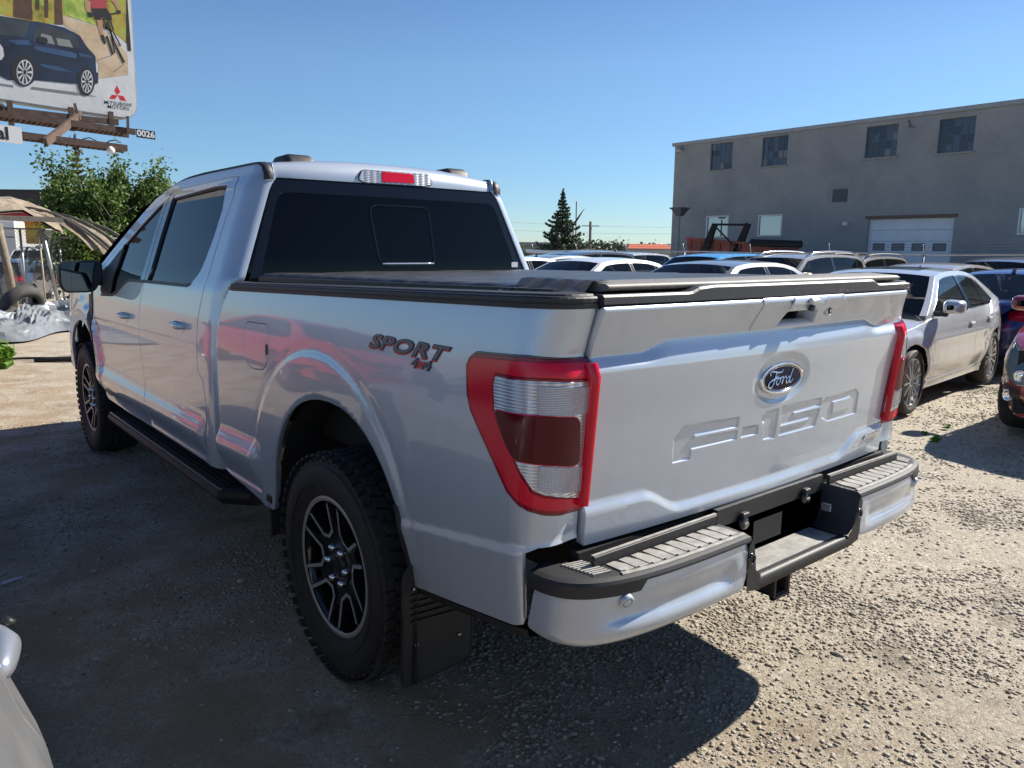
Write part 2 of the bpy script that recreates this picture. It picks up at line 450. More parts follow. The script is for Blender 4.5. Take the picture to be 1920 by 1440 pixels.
def TG(x, z):          # tailgate skin
    x = np.asarray(x, float); z = np.asarray(z, float)
    bow = 0.030*(1-(x/0.81)**2)
    y = -0.022+0.055*np.clip((1.40-z)/0.6, -0.2, 1.6)-bow
    ax = np.abs(x)
    zc = 1.284+0.030*sst(0.645, 0.525, ax)                 # fold above the character line; higher in the middle
    zl = 1.250
    k = np.clip((z-zl)/(zc-zl), 0, 1)                      # shelf that faces up
    y = y+0.024*k*k*(3-2*k)*0.6+0.024*k*0.4
    k2 = np.clip((z-zc)/(1.398-zc), 0, 1)                  # then leans back out to the lip
    y = y-0.034*k2**1.15
    y = y+0.012*sst(1.398, 1.416, z)
    y = y-0.002*sst(zl+.004, zl-.006, z)+0.003*sst(zl-.01, zl-.16, z)
    zs = 0.820+0.060*sst(0.44, 0.60, ax)+0.012*ax
    y = y-0.013*sst(zs+0.016, zs-0.016, z)
    q = np.sqrt(((x)/0.148)**2+((z-EMB_Z)/0.076)**2)
    y = y+0.008*sst(1.10, 0.84, q)
    y = y+0.0048*stamp(x, z)
    return np.stack([x+0*z, y, z+0*x], -1)
EMB_Z = 1.157
def seg_sdf(px, pz, poly):
    d = np.full(px.shape, 1e9); inside = np.zeros(px.shape, bool)
    n = len(poly)
    for i in range(n):
        ax, az = poly[i]; bx, bz = poly[(i+1) % n]
        ex, ez = bx-ax, bz-az; wx, wz = px-ax, pz-az
        t = np.clip((wx*ex+wz*ez)/(ex*ex+ez*ez+1e-12), 0, 1)
        d = np.minimum(d, (wx-t*ex)**2+(wz-t*ez)**2)
        c = ((az > pz) != (bz > pz)) & (px < (bx-ax)*(pz-az)/((bz-az) if bz != az else 1e-12)+ax)
        inside ^= c
    d = np.sqrt(d)
    return np.where(inside, -d, d)
def stamp(x, z):
    x, z = np.broadcast_arrays(np.asarray(x, float), np.asarray(z, float))
    m = (np.abs(x) < 0.56) & (z > 0.93) & (z < 1.10)
    out = np.zeros(x.shape)
    if not m.any(): return out
    px, pz = x[m], z[m]
    d = np.full(px.shape, 1e9)
    for p in LETTERS: d = np.minimum(d, seg_sdf(px, pz, p))
    for p in LETTER_HOLES: d = np.maximum(d, -seg_sdf(px, pz, p))
    out[m] = sst(0.0036, -0.0036, d)
    return out
# outlines of the stamped letters and of the tail light, in surface coordinates (metres)
LETTERS = [[(-0.4832, 0.96), (-0.4893, 1.0284), (-0.452, 1.0618), (-0.2045, 1.0553), (-0.2043, 1.0277), (-0.4036, 1.03), (-0.4099, 1.0183), (-0.2037, 1.0138), (-0.2045, 0.99), (-0.4115, 0.9906), (-0.4122, 0.9615)], [(-0.1801, 1.0188), (-0.0966, 1.0154), (-0.0948, 0.9895), (-0.1764, 0.9913)], [(-0.0815, 1.0418), (-0.0585, 1.0531), (0.008, 1.056), (0.005, 0.9628), (-0.0549, 0.9644), (-0.063, 1.0222), (-0.0746, 1.0221)], [(0.0267, 1.0583), (0.2718, 1.0591), (0.2728, 1.0342), (0.1036, 1.0319), (0.1001, 1.0216), (0.2708, 1.022), (0.2534, 0.9651), (0.0317, 0.9659), (0.0314, 0.9896), (0.2022, 0.9899), (0.2072, 0.9997), (0.0329, 0.9988)], [(0.2797, 1.0427), (0.3036, 1.0552), (0.5235, 1.0596), (0.5513, 1.0444), (0.5566, 0.9691), (0.3417, 0.9694), (0.2983, 0.987)]]
LETTER_HOLES = [[(0.3593, 1.0358), (0.4868, 1.0378), (0.4925, 0.9938), (0.3663, 0.9902)]]
LIGHT = [(-0.0338, 1.2795), (0.1896, 1.2928), (0.3826, 1.2832), (0.4094, 1.2679), (0.4191, 1.2446), (0.4076, 1.1701), (0.3895, 1.128), (0.2972, 1.0202), (0.2348, 0.9463), (0.2007, 0.9206), (0.1755, 0.9107), (0.1269, 0.8984), (0.0718, 0.8896), (-0.0384, 0.8851)]
LIGHT_IN = [(0.0069, 1.2259), (0.1316, 1.2331), (0.2828, 1.2313), (0.2886, 1.2136), (0.2768, 1.1469), (0.213, 1.0554), (0.1871, 1.0074), (0.158, 0.9663), (0.1295, 0.955), (-0.0146, 0.9254), (-0.0144, 1.0222)]
LIGHT_DRK = [(0.2703, 1.1501), (0.1287, 1.1498), (0.0603, 1.1424), (0.0459, 1.1296), (0.0386, 1.0272), (0.054, 1.0213), (0.1237, 1.0329), (0.2024, 1.0398), (0.2184, 1.0587)]
LIGHT_REV = [(0.1531, 1.2229), (0.013, 1.2137), (0.0058, 1.1493), (0.061, 1.151), (0.072, 1.1469), (0.1527, 1.1546)]
LIGHT_LOW = [(0.1471, 1.0292), (0.0598, 1.0158), (-0.0041, 1.0081), (-0.0097, 0.9403), (0.1393, 0.9642), (0.1467, 0.9751)]
LIGHT_MID = [(0.0424, 1.1442), (0.0049, 1.1413), (-0.0079, 1.0165), (0.0314, 1.0205)]
# the printed advertisement: (ink, layer, outline in metres on the board: x, z)
AD = [('p_forest', 1, [(-1.443, 6.81), (3.005, 7.797), (2.885, 6.099), (2.608, 6.31), (1.947, 6.444), (1.614, 6.478), (1.597, 6.271), (1.02, 6.248), (0.448, 6.275), (-1.513, 6.126)]), ('p_leaf', 2, [(1.674, 6.911), (2.095, 6.995), (2.096, 6.665), (2.215, 6.493), (2.261, 6.389), (1.844, 6.452), (1.644, 6.539)]), ('p_leaf', 2, [(1.07, 6.842), (1.27, 6.883), (1.273, 6.616), (1.05, 6.6)]), ('p_path', 2, [(1.614, 6.478), (1.841, 6.425), (2.366, 6.352), (2.623, 6.142), (2.871, 5.895), (2.857, 5.429), (2.216, 5.252), (2.253, 5.571), (2.015, 5.956), (1.822, 6.173), (1.623, 6.276)]), ('p_bark', 3, [(0.774, 7.302), (1.079, 7.37), (1.035, 6.277), (0.685, 6.279)]), ('p_bark', 3, [(1.17, 7.39), (1.24, 7.406), (1.18, 6.513), (1.105, 6.499)]), ('p_bark', 3, [(1.328, 7.425), (1.411, 7.443), (1.334, 6.386), (1.265, 6.368)]), ('p_bark', 3, [(1.53, 7.47), (1.65, 7.497), (1.604, 6.286), (1.444, 6.265)]), ('p_dark', 3, [(2.957, 7.787), (3.062, 7.81), (2.979, 5.956), (2.883, 5.955), (2.871, 6.183)]), ('p_navy', 4, [(-0.679, 6.189), (-0.128, 6.231), (0.446, 6.253), (1.021, 6.253), (1.169, 6.262), (1.62, 6.234), (1.921, 6.113), (2.037, 5.904), (2.198, 5.732), (2.191, 5.391), (2.232, 5.368), (2.208, 5.151), (2.111, 5.118), (1.683, 5.071), (1.018, 5.052), (0.476, 4.983), (0.339, 5.044), (-0.798, 4.959)]), ('p_glass', 5, [(-0.468, 6.142), (0.445, 6.243), (0.999, 6.231), (0.844, 5.891), (0.412, 5.87), (-0.493, 5.872)]), ('p_glass', 5, [(1.006, 5.843), (1.059, 6.067), (1.146, 6.222), (1.414, 6.197), (1.817, 6.111), (1.919, 5.884), (1.88, 5.844), (1.46, 5.837)]), ('p_pane', 6, [(1.113, 5.888), (1.175, 6.034), (1.361, 6.011), (1.41, 5.842), (1.136, 5.859)]), ('p_pane', 6, [(1.447, 5.985), (1.703, 5.987), (1.764, 5.837), (1.476, 5.839)]), ('p_blue', 5, [(1.015, 5.75), (1.429, 5.763), (1.826, 5.73), (1.817, 5.617), (1.419, 5.638), (1.033, 5.672)]), ('p_blue', 5, [(1.072, 5.399), (1.4, 5.401), (1.754, 5.314), (1.392, 5.303), (1.167, 5.339)]), ('p_blue', 5, [(1.867, 5.75), (2.13, 5.722), (2.153, 5.669), (1.887, 5.67)]), ('p_blue', 5, [(0.547, 5.793), (0.914, 5.855), (0.979, 5.758), (0.684, 5.723)]), ('p_dark', 6, [(1.03, 5.251), (1.018, 5.177), (0.994, 5.106), (0.959, 5.04), (0.916, 4.983), (0.867, 4.938), (0.813, 4.907), (0.758, 4.891), (0.705, 4.892), (0.656, 4.909), (0.614, 4.942), (0.581, 4.987), (0.558, 5.044), (0.546, 5.11), (0.546, 5.18), (0.558, 5.252), (0.582, 5.323), (0.615, 5.388), (0.658, 5.444), (0.706, 5.489), (0.759, 5.521), (0.814, 5.537), (0.867, 5.538), (0.916, 5.522), (0.959, 5.491), (0.993, 5.445), (1.018, 5.388), (1.03, 5.322)]), ('p_dark', 6, [(2.146, 5.185), (2.136, 5.114), (2.117, 5.045), (2.091, 4.982), (2.059, 4.928), (2.022, 4.886), (1.983, 4.858), (1.942, 4.845), (1.904, 4.848), (1.868, 4.866), (1.837, 4.9), (1.813, 4.946), (1.797, 5.003), (1.789, 5.067), (1.79, 5.136), (1.8, 5.207), (1.818, 5.274), (1.844, 5.337), (1.875, 5.39), (1.912, 5.433), (1.951, 5.461), (1.991, 5.475), (2.03, 5.473), (2.066, 5.455), (2.097, 5.423), (2.121, 5.377), (2.138, 5.32), (2.146, 5.255)]), ('p_silver', 7, [(0.95, 5.206), (0.941, 5.148), (0.925, 5.092), (0.902, 5.04), (0.874, 4.995), (0.842, 4.961), (0.808, 4.937), (0.773, 4.926), (0.74, 4.928), (0.709, 4.942), (0.683, 4.969), (0.662, 5.007), (0.648, 5.053), (0.642, 5.106), (0.643, 5.162), (0.652, 5.22), (0.668, 5.275), (0.69, 5.327), (0.718, 5.371), (0.749, 5.406), (0.783, 5.43), (0.817, 5.441), (0.851, 5.44), (0.882, 5.426), (0.908, 5.4), (0.929, 5.363), (0.944, 5.316), (0.951, 5.263)]), ('p_dark', 8, [(0.93, 5.203), (0.922, 5.151), (0.908, 5.1), (0.888, 5.053), (0.863, 5.013), (0.836, 4.982), (0.806, 4.961), (0.776, 4.951), (0.746, 4.952), (0.72, 4.966), (0.697, 4.99), (0.679, 5.024), (0.667, 5.066), (0.662, 5.114), (0.663, 5.165), (0.67, 5.217), (0.684, 5.267), (0.704, 5.314), (0.728, 5.353), (0.756, 5.385), (0.785, 5.406), (0.815, 5.417), (0.845, 5.415), (0.871, 5.402), (0.894, 5.379), (0.913, 5.345), (0.925, 5.303), (0.931, 5.255)]), ('p_silver', 7, [(2.104, 5.174), (2.097, 5.118), (2.084, 5.065), (2.067, 5.016), (2.045, 4.974), (2.02, 4.942), (1.993, 4.92), (1.966, 4.91), (1.94, 4.913), (1.917, 4.928), (1.897, 4.955), (1.881, 4.991), (1.87, 5.036), (1.866, 5.087), (1.867, 5.141), (1.874, 5.196), (1.887, 5.249), (1.905, 5.298), (1.926, 5.339), (1.951, 5.372), (1.977, 5.393), (2.004, 5.403), (2.03, 5.401), (2.054, 5.387), (2.074, 5.361), (2.09, 5.324), (2.101, 5.279), (2.106, 5.228)]), ('p_dark', 8, [(2.088, 5.172), (2.082, 5.121), (2.07, 5.073), (2.055, 5.028), (2.036, 4.991), (2.014, 4.961), (1.991, 4.942), (1.968, 4.933), (1.946, 4.936), (1.925, 4.95), (1.908, 4.974), (1.895, 5.007), (1.886, 5.048), (1.882, 5.094), (1.883, 5.143), (1.89, 5.193), (1.901, 5.241), (1.916, 5.285), (1.935, 5.323), (1.956, 5.352), (1.979, 5.372), (2.002, 5.381), (2.025, 5.378), (2.045, 5.365), (2.063, 5.341), (2.076, 5.308), (2.085, 5.267), (2.089, 5.221)]), ('p_silver', 9, [(0.823, 5.198), (0.936, 5.235), (0.931, 5.172), (0.822, 5.178)]), ('p_silver', 9, [(2.007, 5.17), (2.095, 5.202), (2.09, 5.142), (2.006, 5.151)]), ('p_silver', 9, [(0.819, 5.168), (0.908, 5.086), (0.882, 5.032), (0.811, 5.151)]), ('p_silver', 9, [(2.003, 5.141), (2.072, 5.059), (2.052, 5.008), (1.997, 5.125)]), ('p_silver', 9, [(0.806, 5.144), (0.836, 4.974), (0.801, 4.95), (0.795, 5.137)]), ('p_silver', 9, [(1.993, 5.118), (2.016, 4.953), (1.987, 4.931), (1.984, 5.112)]), ('p_silver', 9, [(0.788, 5.136), (0.75, 4.943), (0.717, 4.958), (0.778, 5.14)]), ('p_silver', 9, [(1.979, 5.111), (1.948, 4.926), (1.923, 4.941), (1.972, 5.116)]), ('p_silver', 9, [(0.774, 5.146), (0.681, 5.004), (0.665, 5.052), (0.769, 5.16)]), ('p_silver', 9, [(1.968, 5.121), (1.895, 4.987), (1.882, 5.034), (1.964, 5.135)]), ('p_silver', 9, [(0.768, 5.171), (0.656, 5.133), (0.662, 5.195), (0.769, 5.19)]), ('p_silver', 9, [(1.963, 5.145), (1.876, 5.113), (1.881, 5.173), (1.965, 5.164)]), ('p_silver', 9, [(0.772, 5.2), (0.684, 5.281), (0.71, 5.335), (0.78, 5.217)]), ('p_silver', 9, [(1.967, 5.174), (1.899, 5.255), (1.919, 5.306), (1.973, 5.19)]), ('p_silver', 9, [(0.785, 5.224), (0.755, 5.392), (0.79, 5.417), (0.796, 5.231)]), ('p_silver', 9, [(1.978, 5.196), (1.955, 5.36), (1.983, 5.382), (1.986, 5.203)]), ('p_silver', 9, [(0.803, 5.232), (0.841, 5.425), (0.874, 5.411), (0.813, 5.228)]), ('p_silver', 9, [(1.991, 5.204), (2.022, 5.388), (2.048, 5.373), (1.999, 5.199)]), ('p_silver', 9, [(0.817, 5.222), (0.91, 5.365), (0.927, 5.317), (0.822, 5.208)]), ('p_silver', 9, [(2.002, 5.194), (2.076, 5.328), (2.089, 5.282), (2.006, 5.179)]), ('p_dark', 9, [(1.079, 5.923), (1.145, 5.969), (1.268, 5.955), (1.288, 5.89), (1.245, 5.829), (1.097, 5.845)]), ('p_silver', 6, [(0.396, 5.689), (0.442, 5.617), (0.447, 5.459), (0.392, 5.371), (0.275, 5.379), (0.301, 5.673)]), ('p_shadow', 2, [(-0.587, 4.887), (0.326, 4.895), (0.564, 4.887), (0.56, 4.846), (0.322, 4.854), (-0.592, 4.835)]), ('p_shadow', 2, [(0.907, 4.906), (1.722, 4.902), (2.173, 4.862), (1.717, 4.839), (0.878, 4.853)]), ('p_red', 2, [(2.602, 5.161), (2.659, 5.023), (2.598, 4.954), (2.54, 5.037)]), ('p_red', 2, [(2.419, 4.853), (2.475, 4.938), (2.595, 4.948), (2.541, 4.856)]), ('p_red', 2, [(2.604, 4.949), (2.718, 4.943), (2.773, 4.841), (2.655, 4.841)]), ('p_shirt', 5, [(2.112, 7.054), (2.532, 7.139), (2.502, 6.798), (2.34, 6.733), (2.207, 6.736), (2.191, 6.877)]), ('p_skin', 6, [(2.076, 6.881), (2.191, 6.877), (2.174, 6.652), (2.118, 6.614), (2.073, 6.716)]), ('p_skin', 6, [(2.616, 6.988), (2.715, 7.021), (2.797, 6.826), (2.739, 6.787), (2.68, 6.916)]), ('p_dark', 7, [(2.107, 6.639), (2.2, 6.643), (2.206, 6.547), (2.118, 6.544)]), ('p_dark', 7, [(2.712, 6.796), (2.795, 6.797), (2.79, 6.725), (2.693, 6.721)]), ('p_dark', 6, [(2.194, 6.733), (2.507, 6.793), (2.591, 6.646), (2.599, 6.563), (2.461, 6.538), (2.414, 6.641), (2.351, 6.518), (2.243, 6.512)]), ('p_skin', 6, [(2.291, 6.507), (2.4, 6.527), (2.393, 6.357), (2.395, 6.202), (2.341, 6.201), (2.3, 6.368)]), ('p_dark', 6, [(2.341, 6.201), (2.404, 6.212), (2.437, 6.04), (2.408, 6.006), (2.352, 6.096)]), ('p_dark', 7, [(2.209, 6.567), (2.693, 6.708), (2.693, 6.735), (2.208, 6.594)]), ('p_dark', 7, [(2.383, 6.602), (2.458, 6.334), (2.49, 6.351), (2.414, 6.619)]), ('p_dark', 7, [(2.468, 6.504), (2.598, 6.045), (2.636, 6.065), (2.505, 6.524)]), ('p_dark', 7, [(2.441, 6.382), (2.571, 6.292), (2.59, 6.318), (2.46, 6.408)]), ('p_dark', 7, [(2.532, 6.602), (2.594, 6.331), (2.626, 6.346), (2.564, 6.618)]), ('p_dark', 7, [(2.594, 6.04), (2.761, 5.664), (2.809, 5.695), (2.64, 6.071)]), ('p_dark', 7, [(2.441, 6.189), (2.537, 5.807), (2.58, 5.828), (2.485, 6.21)]), ('p_dark', 7, [(2.582, 6.313), (2.727, 6.024), (2.753, 6.042), (2.608, 6.331)]), ('p_dark', 7, [(2.542, 6.267), (2.588, 5.848), (2.616, 5.858), (2.57, 6.277)]), ('p_shadow', 3, [(2.234, 5.645), (2.545, 5.793), (2.541, 5.808), (2.23, 5.66)]), ('p_shadow', 3, [(2.551, 5.434), (2.789, 5.642), (2.777, 5.659), (2.539, 5.45)])]
AD_TEXT = {'t1': (2.593, 4.758), 't2': (2.597, 4.67)}
# ================================================================ the pickup truck
def inset(poly, d):
    n = len(poly); out = []
    A = sum(poly[i][0]*poly[(i+1) % n][1]-poly[(i+1) % n][0]*poly[i][1] for i in range(n)); sg = 1 if A > 0 else -1
    for i in range(n):
        p = np.array(poly[i]); a = np.array(poly[i-1]); b = np.array(poly[(i+1) % n])
        e1 = (p-a)/max(np.hypot(*(p-a)), 1e-9); e2 = (b-p)/max(np.hypot(*(b-p)), 1e-9)
        n1 = np.array([-e1[1], e1[0]])*sg; n2 = np.array([-e2[1], e2[0]])*sg; m = n1+n2; m /= max(m@m, .3)/1.0
        out.append(tuple(p+m*d))
    return out
M['lens_red'] = mat('red_tail_light_lens', (.23, .0015, .018), .06, 0, 0, .4)
b = M['lens_red'].node_tree.nodes['Principled BSDF']; b.inputs['Subsurface Weight'].default_value = .0
M['lens_red_bright'] = mat('bright_red_reflector_strip', (.62, .004, .028), .15, 0, 0, .4)
M['lens_dark'] = mat('dark_red_smoked_lens', (.085, .003, .009), .10, 0, 0, .25)
M['gasket'] = mat('tail_light_gasket', (.035, .004, .006), .25, 0, .6)
def ribbed(name, col, sx, sz, metal, rough):
    m = mat(name, col, rough, metal, 1); b = m.node_tree.nodes['Principled BSDF']
    tc = N(m, 'ShaderNodeTexCoord'); w1 = N(m, 'ShaderNodeTexWave', Scale=sx, wave_type='BANDS', bands_direction='DIAGONAL'); w1.bands_direction = 'X'
    mp = N(m, 'ShaderNodeMapping'); mp.inputs['Rotation'].default_value = (0, 0, math.radians(30)); L(m, tc, 'Object', mp, 'Vector'); L(m, mp, 'Vector', w1, 'Vector')
    w2 = N(m, 'ShaderNodeTexWave', Scale=sz); w2.bands_direction = 'Z'; L(m, tc, 'Object', w2, 'Vector')
    ad = N(m, 'ShaderNodeMath', operation='ADD'); L(m, w1, 'Fac', ad, 0); L(m, w2, 'Fac', ad, 1)
    bp = N(m, 'ShaderNodeBump', Strength=.7, Distance=.0015); L(m, ad, 0, bp, 'Height'); L(m, bp, 'Normal', b, 'Normal')
    r = ramp(m, [(.2, tuple(x*.55 for x in col)), (.8, col)]); mu = N(m, 'ShaderNodeMath', operation='MULTIPLY'); L(m, ad, 0, mu, 0); mu.inputs[1].default_value = .5; L(m, mu, 0, r, 'Fac'); L(m, r, 'Color', b, 'Base Color')
    return m
M['clear_rib'] = ribbed('clear_ribbed_lens', (.52, .53, .57), 70, 55, .55, .12)
M['refl'] = ribbed('ribbed_silver_reflector', (.70, .70, .72), 10, 38, .6, .18)
M['sheet_white'] = mat('white_sticker', (.7, .7, .7), .5)
M['frit'] = mat('black_glass_edge', (.006, .007, .010), .03, 0, 0, .38)
T = empty('pickup_truck', (0, 0, 0), 0, 'large pale silver-blue pickup truck with black bed cover and red tail lights', 'pickup truck')
def zrail(s): return 1.408-0.052*np.clip((s-0.2)/2.1, 0, 1)
def FEN(y, z):
    xr, yr = cab_rear(z); return CAB(y-yr-CB+0.20, z)
s_end = lambda z: float(s_of_y(gap_y(z)))
def arch(cy, r, rz, a0, a1, n=22, e=2.15):
    out = []
    for k in range(n+1):
        t = math.radians(a0+(a1-a0)*k/n); c, s_ = math.cos(t), math.sin(t)
        out.append((cy+r*math.copysign(abs(c)**(2/e), c), RZ+rz*math.copysign(abs(s_)**(2/e), s_)))
    return out
def bed_poly():
    p = [(0.004, 0.876), (0.004, 1.408)]
    for s in np.linspace(.25, 2.15, 9): p.append((s, float(zrail(s))))
    for z in (1.35, 1.30, 1.2, 1.1, .8, .66, .53): p.append((s_end(z), z))
    p += [(s_of_y(1.9), .500), (s_of_y(1.70), .480), (s_of_y(1.625), .485)]
    p += [(s_of_y(y), z) for y, z in arch(RY, .512, .518, 6, 176)]
    p += [(s_of_y(.600), .523), (s_of_y(.35), .555), (s_of_y(.10), .590), (BL1+BLA*.72, .600), (BL1+BLA*.70, .80), (BL1+BLA*.45, .815), (0.004, .812)]
    return p
bp_ = bed_poly()
fuel = rounded([(1.985, 1.20), (1.965, 1.235), (1.755, 1.240), (1.735, 1.215), (1.735, 1.11), (1.785, 1.062), (1.90, 1.052), (1.975, 1.075)], .02)
for mir in (False, True):
    out = (-1, 0, 0)
    holes = [inset(fuel, -.012)] if not mir else []
    panel('bed_side', bp_, BED, M['truck'], T, .0135 if not mir else .03, holes, .03, 0, mir, out, dense=[])
    if not mir:
        panel('fuel_door', fuel, BED, M['truck'], T, .03, (), .006, 0, mir, out)
        panel('fuel_door_recess', inset(fuel, -.012), BED, M['seal'], T, .05, (), .002, -.008, mir, out, rim=False)
        panel('fuel_door_notch', rounded([(1.758, 1.165), (1.736, 1.165), (1.736, 1.125), (1.758, 1.125)], .008), BED, M['seal'], T, .03, (), .004, .002, mir, out)
    # rail cap swept along the bed side top
    ss = np.concatenate([np.linspace(0.003, BL1+BLA, 12), np.linspace(BL1+BLA+.08, float(s_of_y(2.13)), 22)])
    prof = [(0.001, -.004), (0.006, -.003), (0.0065, .008), (0.0045, .009), (0.0045, .011), (0.0065, .012), (0.006, .021), (0.002, .0255), (-.008, .0265), (-.011, .031), (-.055, .034), (-.056, .030), (-.10, .030)]
    x, y, nx, ny = bedplan(ss); P = np.zeros((len(ss), len(prof), 3))
    for i, s in enumerate(ss):
        zb = float(zrail(s)); q = BED(np.array([s]), np.array([min(zb, 1.40)]))[0]
        for j, (o, dz) in enumerate(prof):
            P[i, j] = (q[0]+nx[i]*o, q[1]+ny[i]*o, zb+dz)
        if i == 0: P[i, :, 1] += 0
    # slanted front end
    P[-1, :, 1] += np.linspace(.05, -.03, len(prof)); 
    if mir: P[..., 0] *= -1
    mb = MB(); mb.grid(P, M['black_plastic'], smooth=False, flip=not mir); n = len(prof)
    mb.add(P[-1], [tuple(range(n)) if mir else tuple(range(n))[::-1]], M['black_plastic']); mb.add(P[0], [tuple(range(n))], M['black_plastic'])
    mb.build('bed_rail_cap', T)
    # wheel arch lining strip, inner fender
    for cy, xo, sf, cc in ((RY, .955, .505, 'rear'), (RY+WB, .94, .49, 'front')):
        A = arch(cy, sf+.005, sf+.012, -8, 188, 24); P = np.zeros((len(A), 4, 3))
        for i, (yy, zz) in enumerate(A):
            for j, xx in enumerate((xo, xo-.05, .74, .60)): P[i, j] = ((-xx), cy+(yy-cy)*(1 if j else .995), RZ+(zz-RZ)*(1 if j else .995))
        if mir: P[..., 0] *= -1
        liner = MB(); liner.grid(P, M['liner'], flip=mir); liner.build('wheel_well', T)
    # tail light, built in layers
    lt = panel('tail_light', rounded(LIGHT, .006, 2), BED, M['gasket'], T, .03, (), .012, .003, mir, out)
    li = [(max(a, .003), z) for a, z in inset(LIGHT, .011)]
    panel('red_lens', li, BED, M['lens_red'], lt, .02, (), .01, .009, mir, out)
    panel('red_guide', inset(li, .020), BED, M['lens_red_bright'], lt, .02, [inset(LIGHT_IN, -.019)], .002, .0112, mir, out)
    panel('inner_red_ring', inset(LIGHT_IN, -.011), BED, M['lens_red'], lt, .02, (), .003, .0125, mir, out)
    clear = [(max(a, .012), z) for a, z in LIGHT_IN]
    panel('reflector', clear, BED, M['refl'], lt, .02, (), .003, .0135, mir, out)
    panel('clear_lens', rounded(LIGHT_REV, .008), BED, M['clear_rib'], lt, .02, (), .003, .0165, mir, out)
    panel('clear_lens', rounded(LIGHT_LOW, .008), BED, M['clear_rib'], lt, .02, (), .003, .0165, mir, out)
    panel('clear_lens', LIGHT_MID, BED, M['clear_rib'], lt, .02, (), .003, .0165, mir, out)
    panel('smoked_lens', rounded(LIGHT_DRK, .012), BED, M['lens_dark'], lt, .02, (), .006, .0195, mir, out)
    panel('smoked_lens_rim', rounded(inset(LIGHT_DRK, -.005), .012), BED, M['lens_red_bright'], lt, .02, (), .004, .0175, mir, out)
    # red bar along the tailgate side of the light, standing a little proud
    mb = MB(); sgx = 1 if mir else -1
    for (z0, z1, w) in ((.905, 1.272, .0),):
        zs_ = np.linspace(z0, z1, 12); P = []
        for z in zs_:
            ye = float(edge_prof(z)); P.append([(sgx*.834, ye-.004, z), (sgx*.830, ye-.028, z), (sgx*.815, ye-.034, z), (sgx*.807, ye-.026, z), (sgx*.8065, ye+.02, z)])
        mb.grid(P, M['lens_red_bright'], flip=mir)
        mb.add(P[-1], [(0, 1, 2, 3, 4)], M['lens_red_bright']); mb.add(P[0], [(4, 3, 2, 1, 0)], M['lens_red_bright'])
    mb.build('red_side_bar', lt)
    # lower corner filler beside the bumper
    mb = MB(); X0 = sgx*.80
    # cab
    DOORT = 1.885
    seam_fr = [(1.372, 1.835), (1.375, 1.67), (1.360, 1.4856), (1.340, 1.34), (1.385, 1.186), (1.375, 1.0), (1.318, .7416), (1.245, .6532), (1.236, .500)]
    seam_rr = [(.470, 1.888), (.345, 1.880), (.275, 1.785), (.297, 1.6443), (.308, 1.4611), (.312, 1.3088), (.338, 1.1975), (.334, .9547), (.262, .9073), (.240, .8447), (.225, .775), (.235, .66), (.25, .50)]
    wr = [(1.285, 1.820), (.62, 1.853), (.455, 1.850), (.425, 1.835), (.378, 1.7234), (.384, 1.5893), (.410, 1.4921), (.440, 1.425), (.515, 1.362), (.56, 1.350), (1.285, 1.342)]
    wf = [(1.415, 1.812), (1.52, 1.785), (1.816, 1.6616), (2.1285, 1.5141), (2.38, 1.38), (2.40, 1.245), (2.34, 1.215), (2.05, 1.228), (1.95, 1.25), (1.78, 1.315), (1.69, 1.336), (1.415, 1.340)]
    rd = [(a+.0055, z) for a, z in seam_rr]+[(a-.0045, z) for a, z in seam_fr][::-1]+[(1.30, 1.868)]
    rdo = panel('rear_door', rd, CAB, M['truck'], T, .035, [wr], .025, 0, mir, out)
    fd = [(a+.0045, z) for a, z in seam_fr]+[(1.70, .495), (2.30, .500), (2.42, .54), (2.50, .62), (2.54, .80), (2.60, 1.0), (2.66, 1.20), (2.67, 1.26), (2.60, 1.335), (2.30, 1.475), (2.13, 1.555), (1.83, 1.700), (1.54, 1.815), (1.44, 1.846)]
    fdo = panel('front_door', fd, CAB, M['truck'], T, .035, [wf], .025, 0, mir, out)
    panel('door_glass', inset(wr, -.006), CAB, M['tint'], rdo, .08, (), .003, -.012, mir, out)
    panel('door_glass', inset(wf, -.006), CAB, M['tint'], fdo, .08, (), .003, -.012, mir, out)
    # black window surround: ring just inside the opening, and the B pillar
    for nm, w, par in (('window_seal', wr, rdo), ('window_seal', wf, fdo)):
        panel(nm, inset(w, .0), CAB, M['seal'], par, .05, [inset(w, .016)], .012, -.004, mir, out)
    panel('pillar_trim', [(1.285, 1.342), (1.285, 1.835), (1.365, 1.828), (1.368, 1.67), (1.356, 1.49), (1.335, 1.342)], CAB, M['black_paint'], rdo, .04, (), .01, .002, mir, out)
    panel('pillar_trim', [(1.345, 1.342), (1.364, 1.49), (1.376, 1.67), (1.376, 1.826), (1.430, 1.812), (1.430, 1.342)], CAB, M['black_paint'], fdo, .04, (), .01, .002, mir, out)
    panel('belt_moulding', [(.515, 1.362), (.57, 1.343), (1.335, 1.335), (1.335, 1.349), (.57, 1.357)], CAB, M['seal'], rdo, .04, (), .01, .005, mir, out)
    panel('belt_moulding', [(1.345, 1.334), (1.69, 1.329), (1.78, 1.308), (1.95, 1.243), (2.05, 1.220), (2.35, 1.207), (2.36, 1.220), (2.06, 1.236), (1.96, 1.26), (1.79, 1.322), (1.70, 1.344), (1.345, 1.348)], CAB, M['seal'], fdo, .04, (), .01, .005, mir, out)
    panel('mirror_sail', [(2.13, 1.24), (2.06, 1.50), (2.14, 1.508), (2.39, 1.375), (2.40, 1.245), (2.34, 1.216)], CAB, M['black_plastic'], fdo, .05, (), .01, .0, mir, out)
    panel('vent_window_bar', [(2.10, 1.232), (2.04, 1.552), (2.06, 1.545), (2.13, 1.232)], CAB, M['seal'], fdo, .05, (), .01, .003, mir, out)
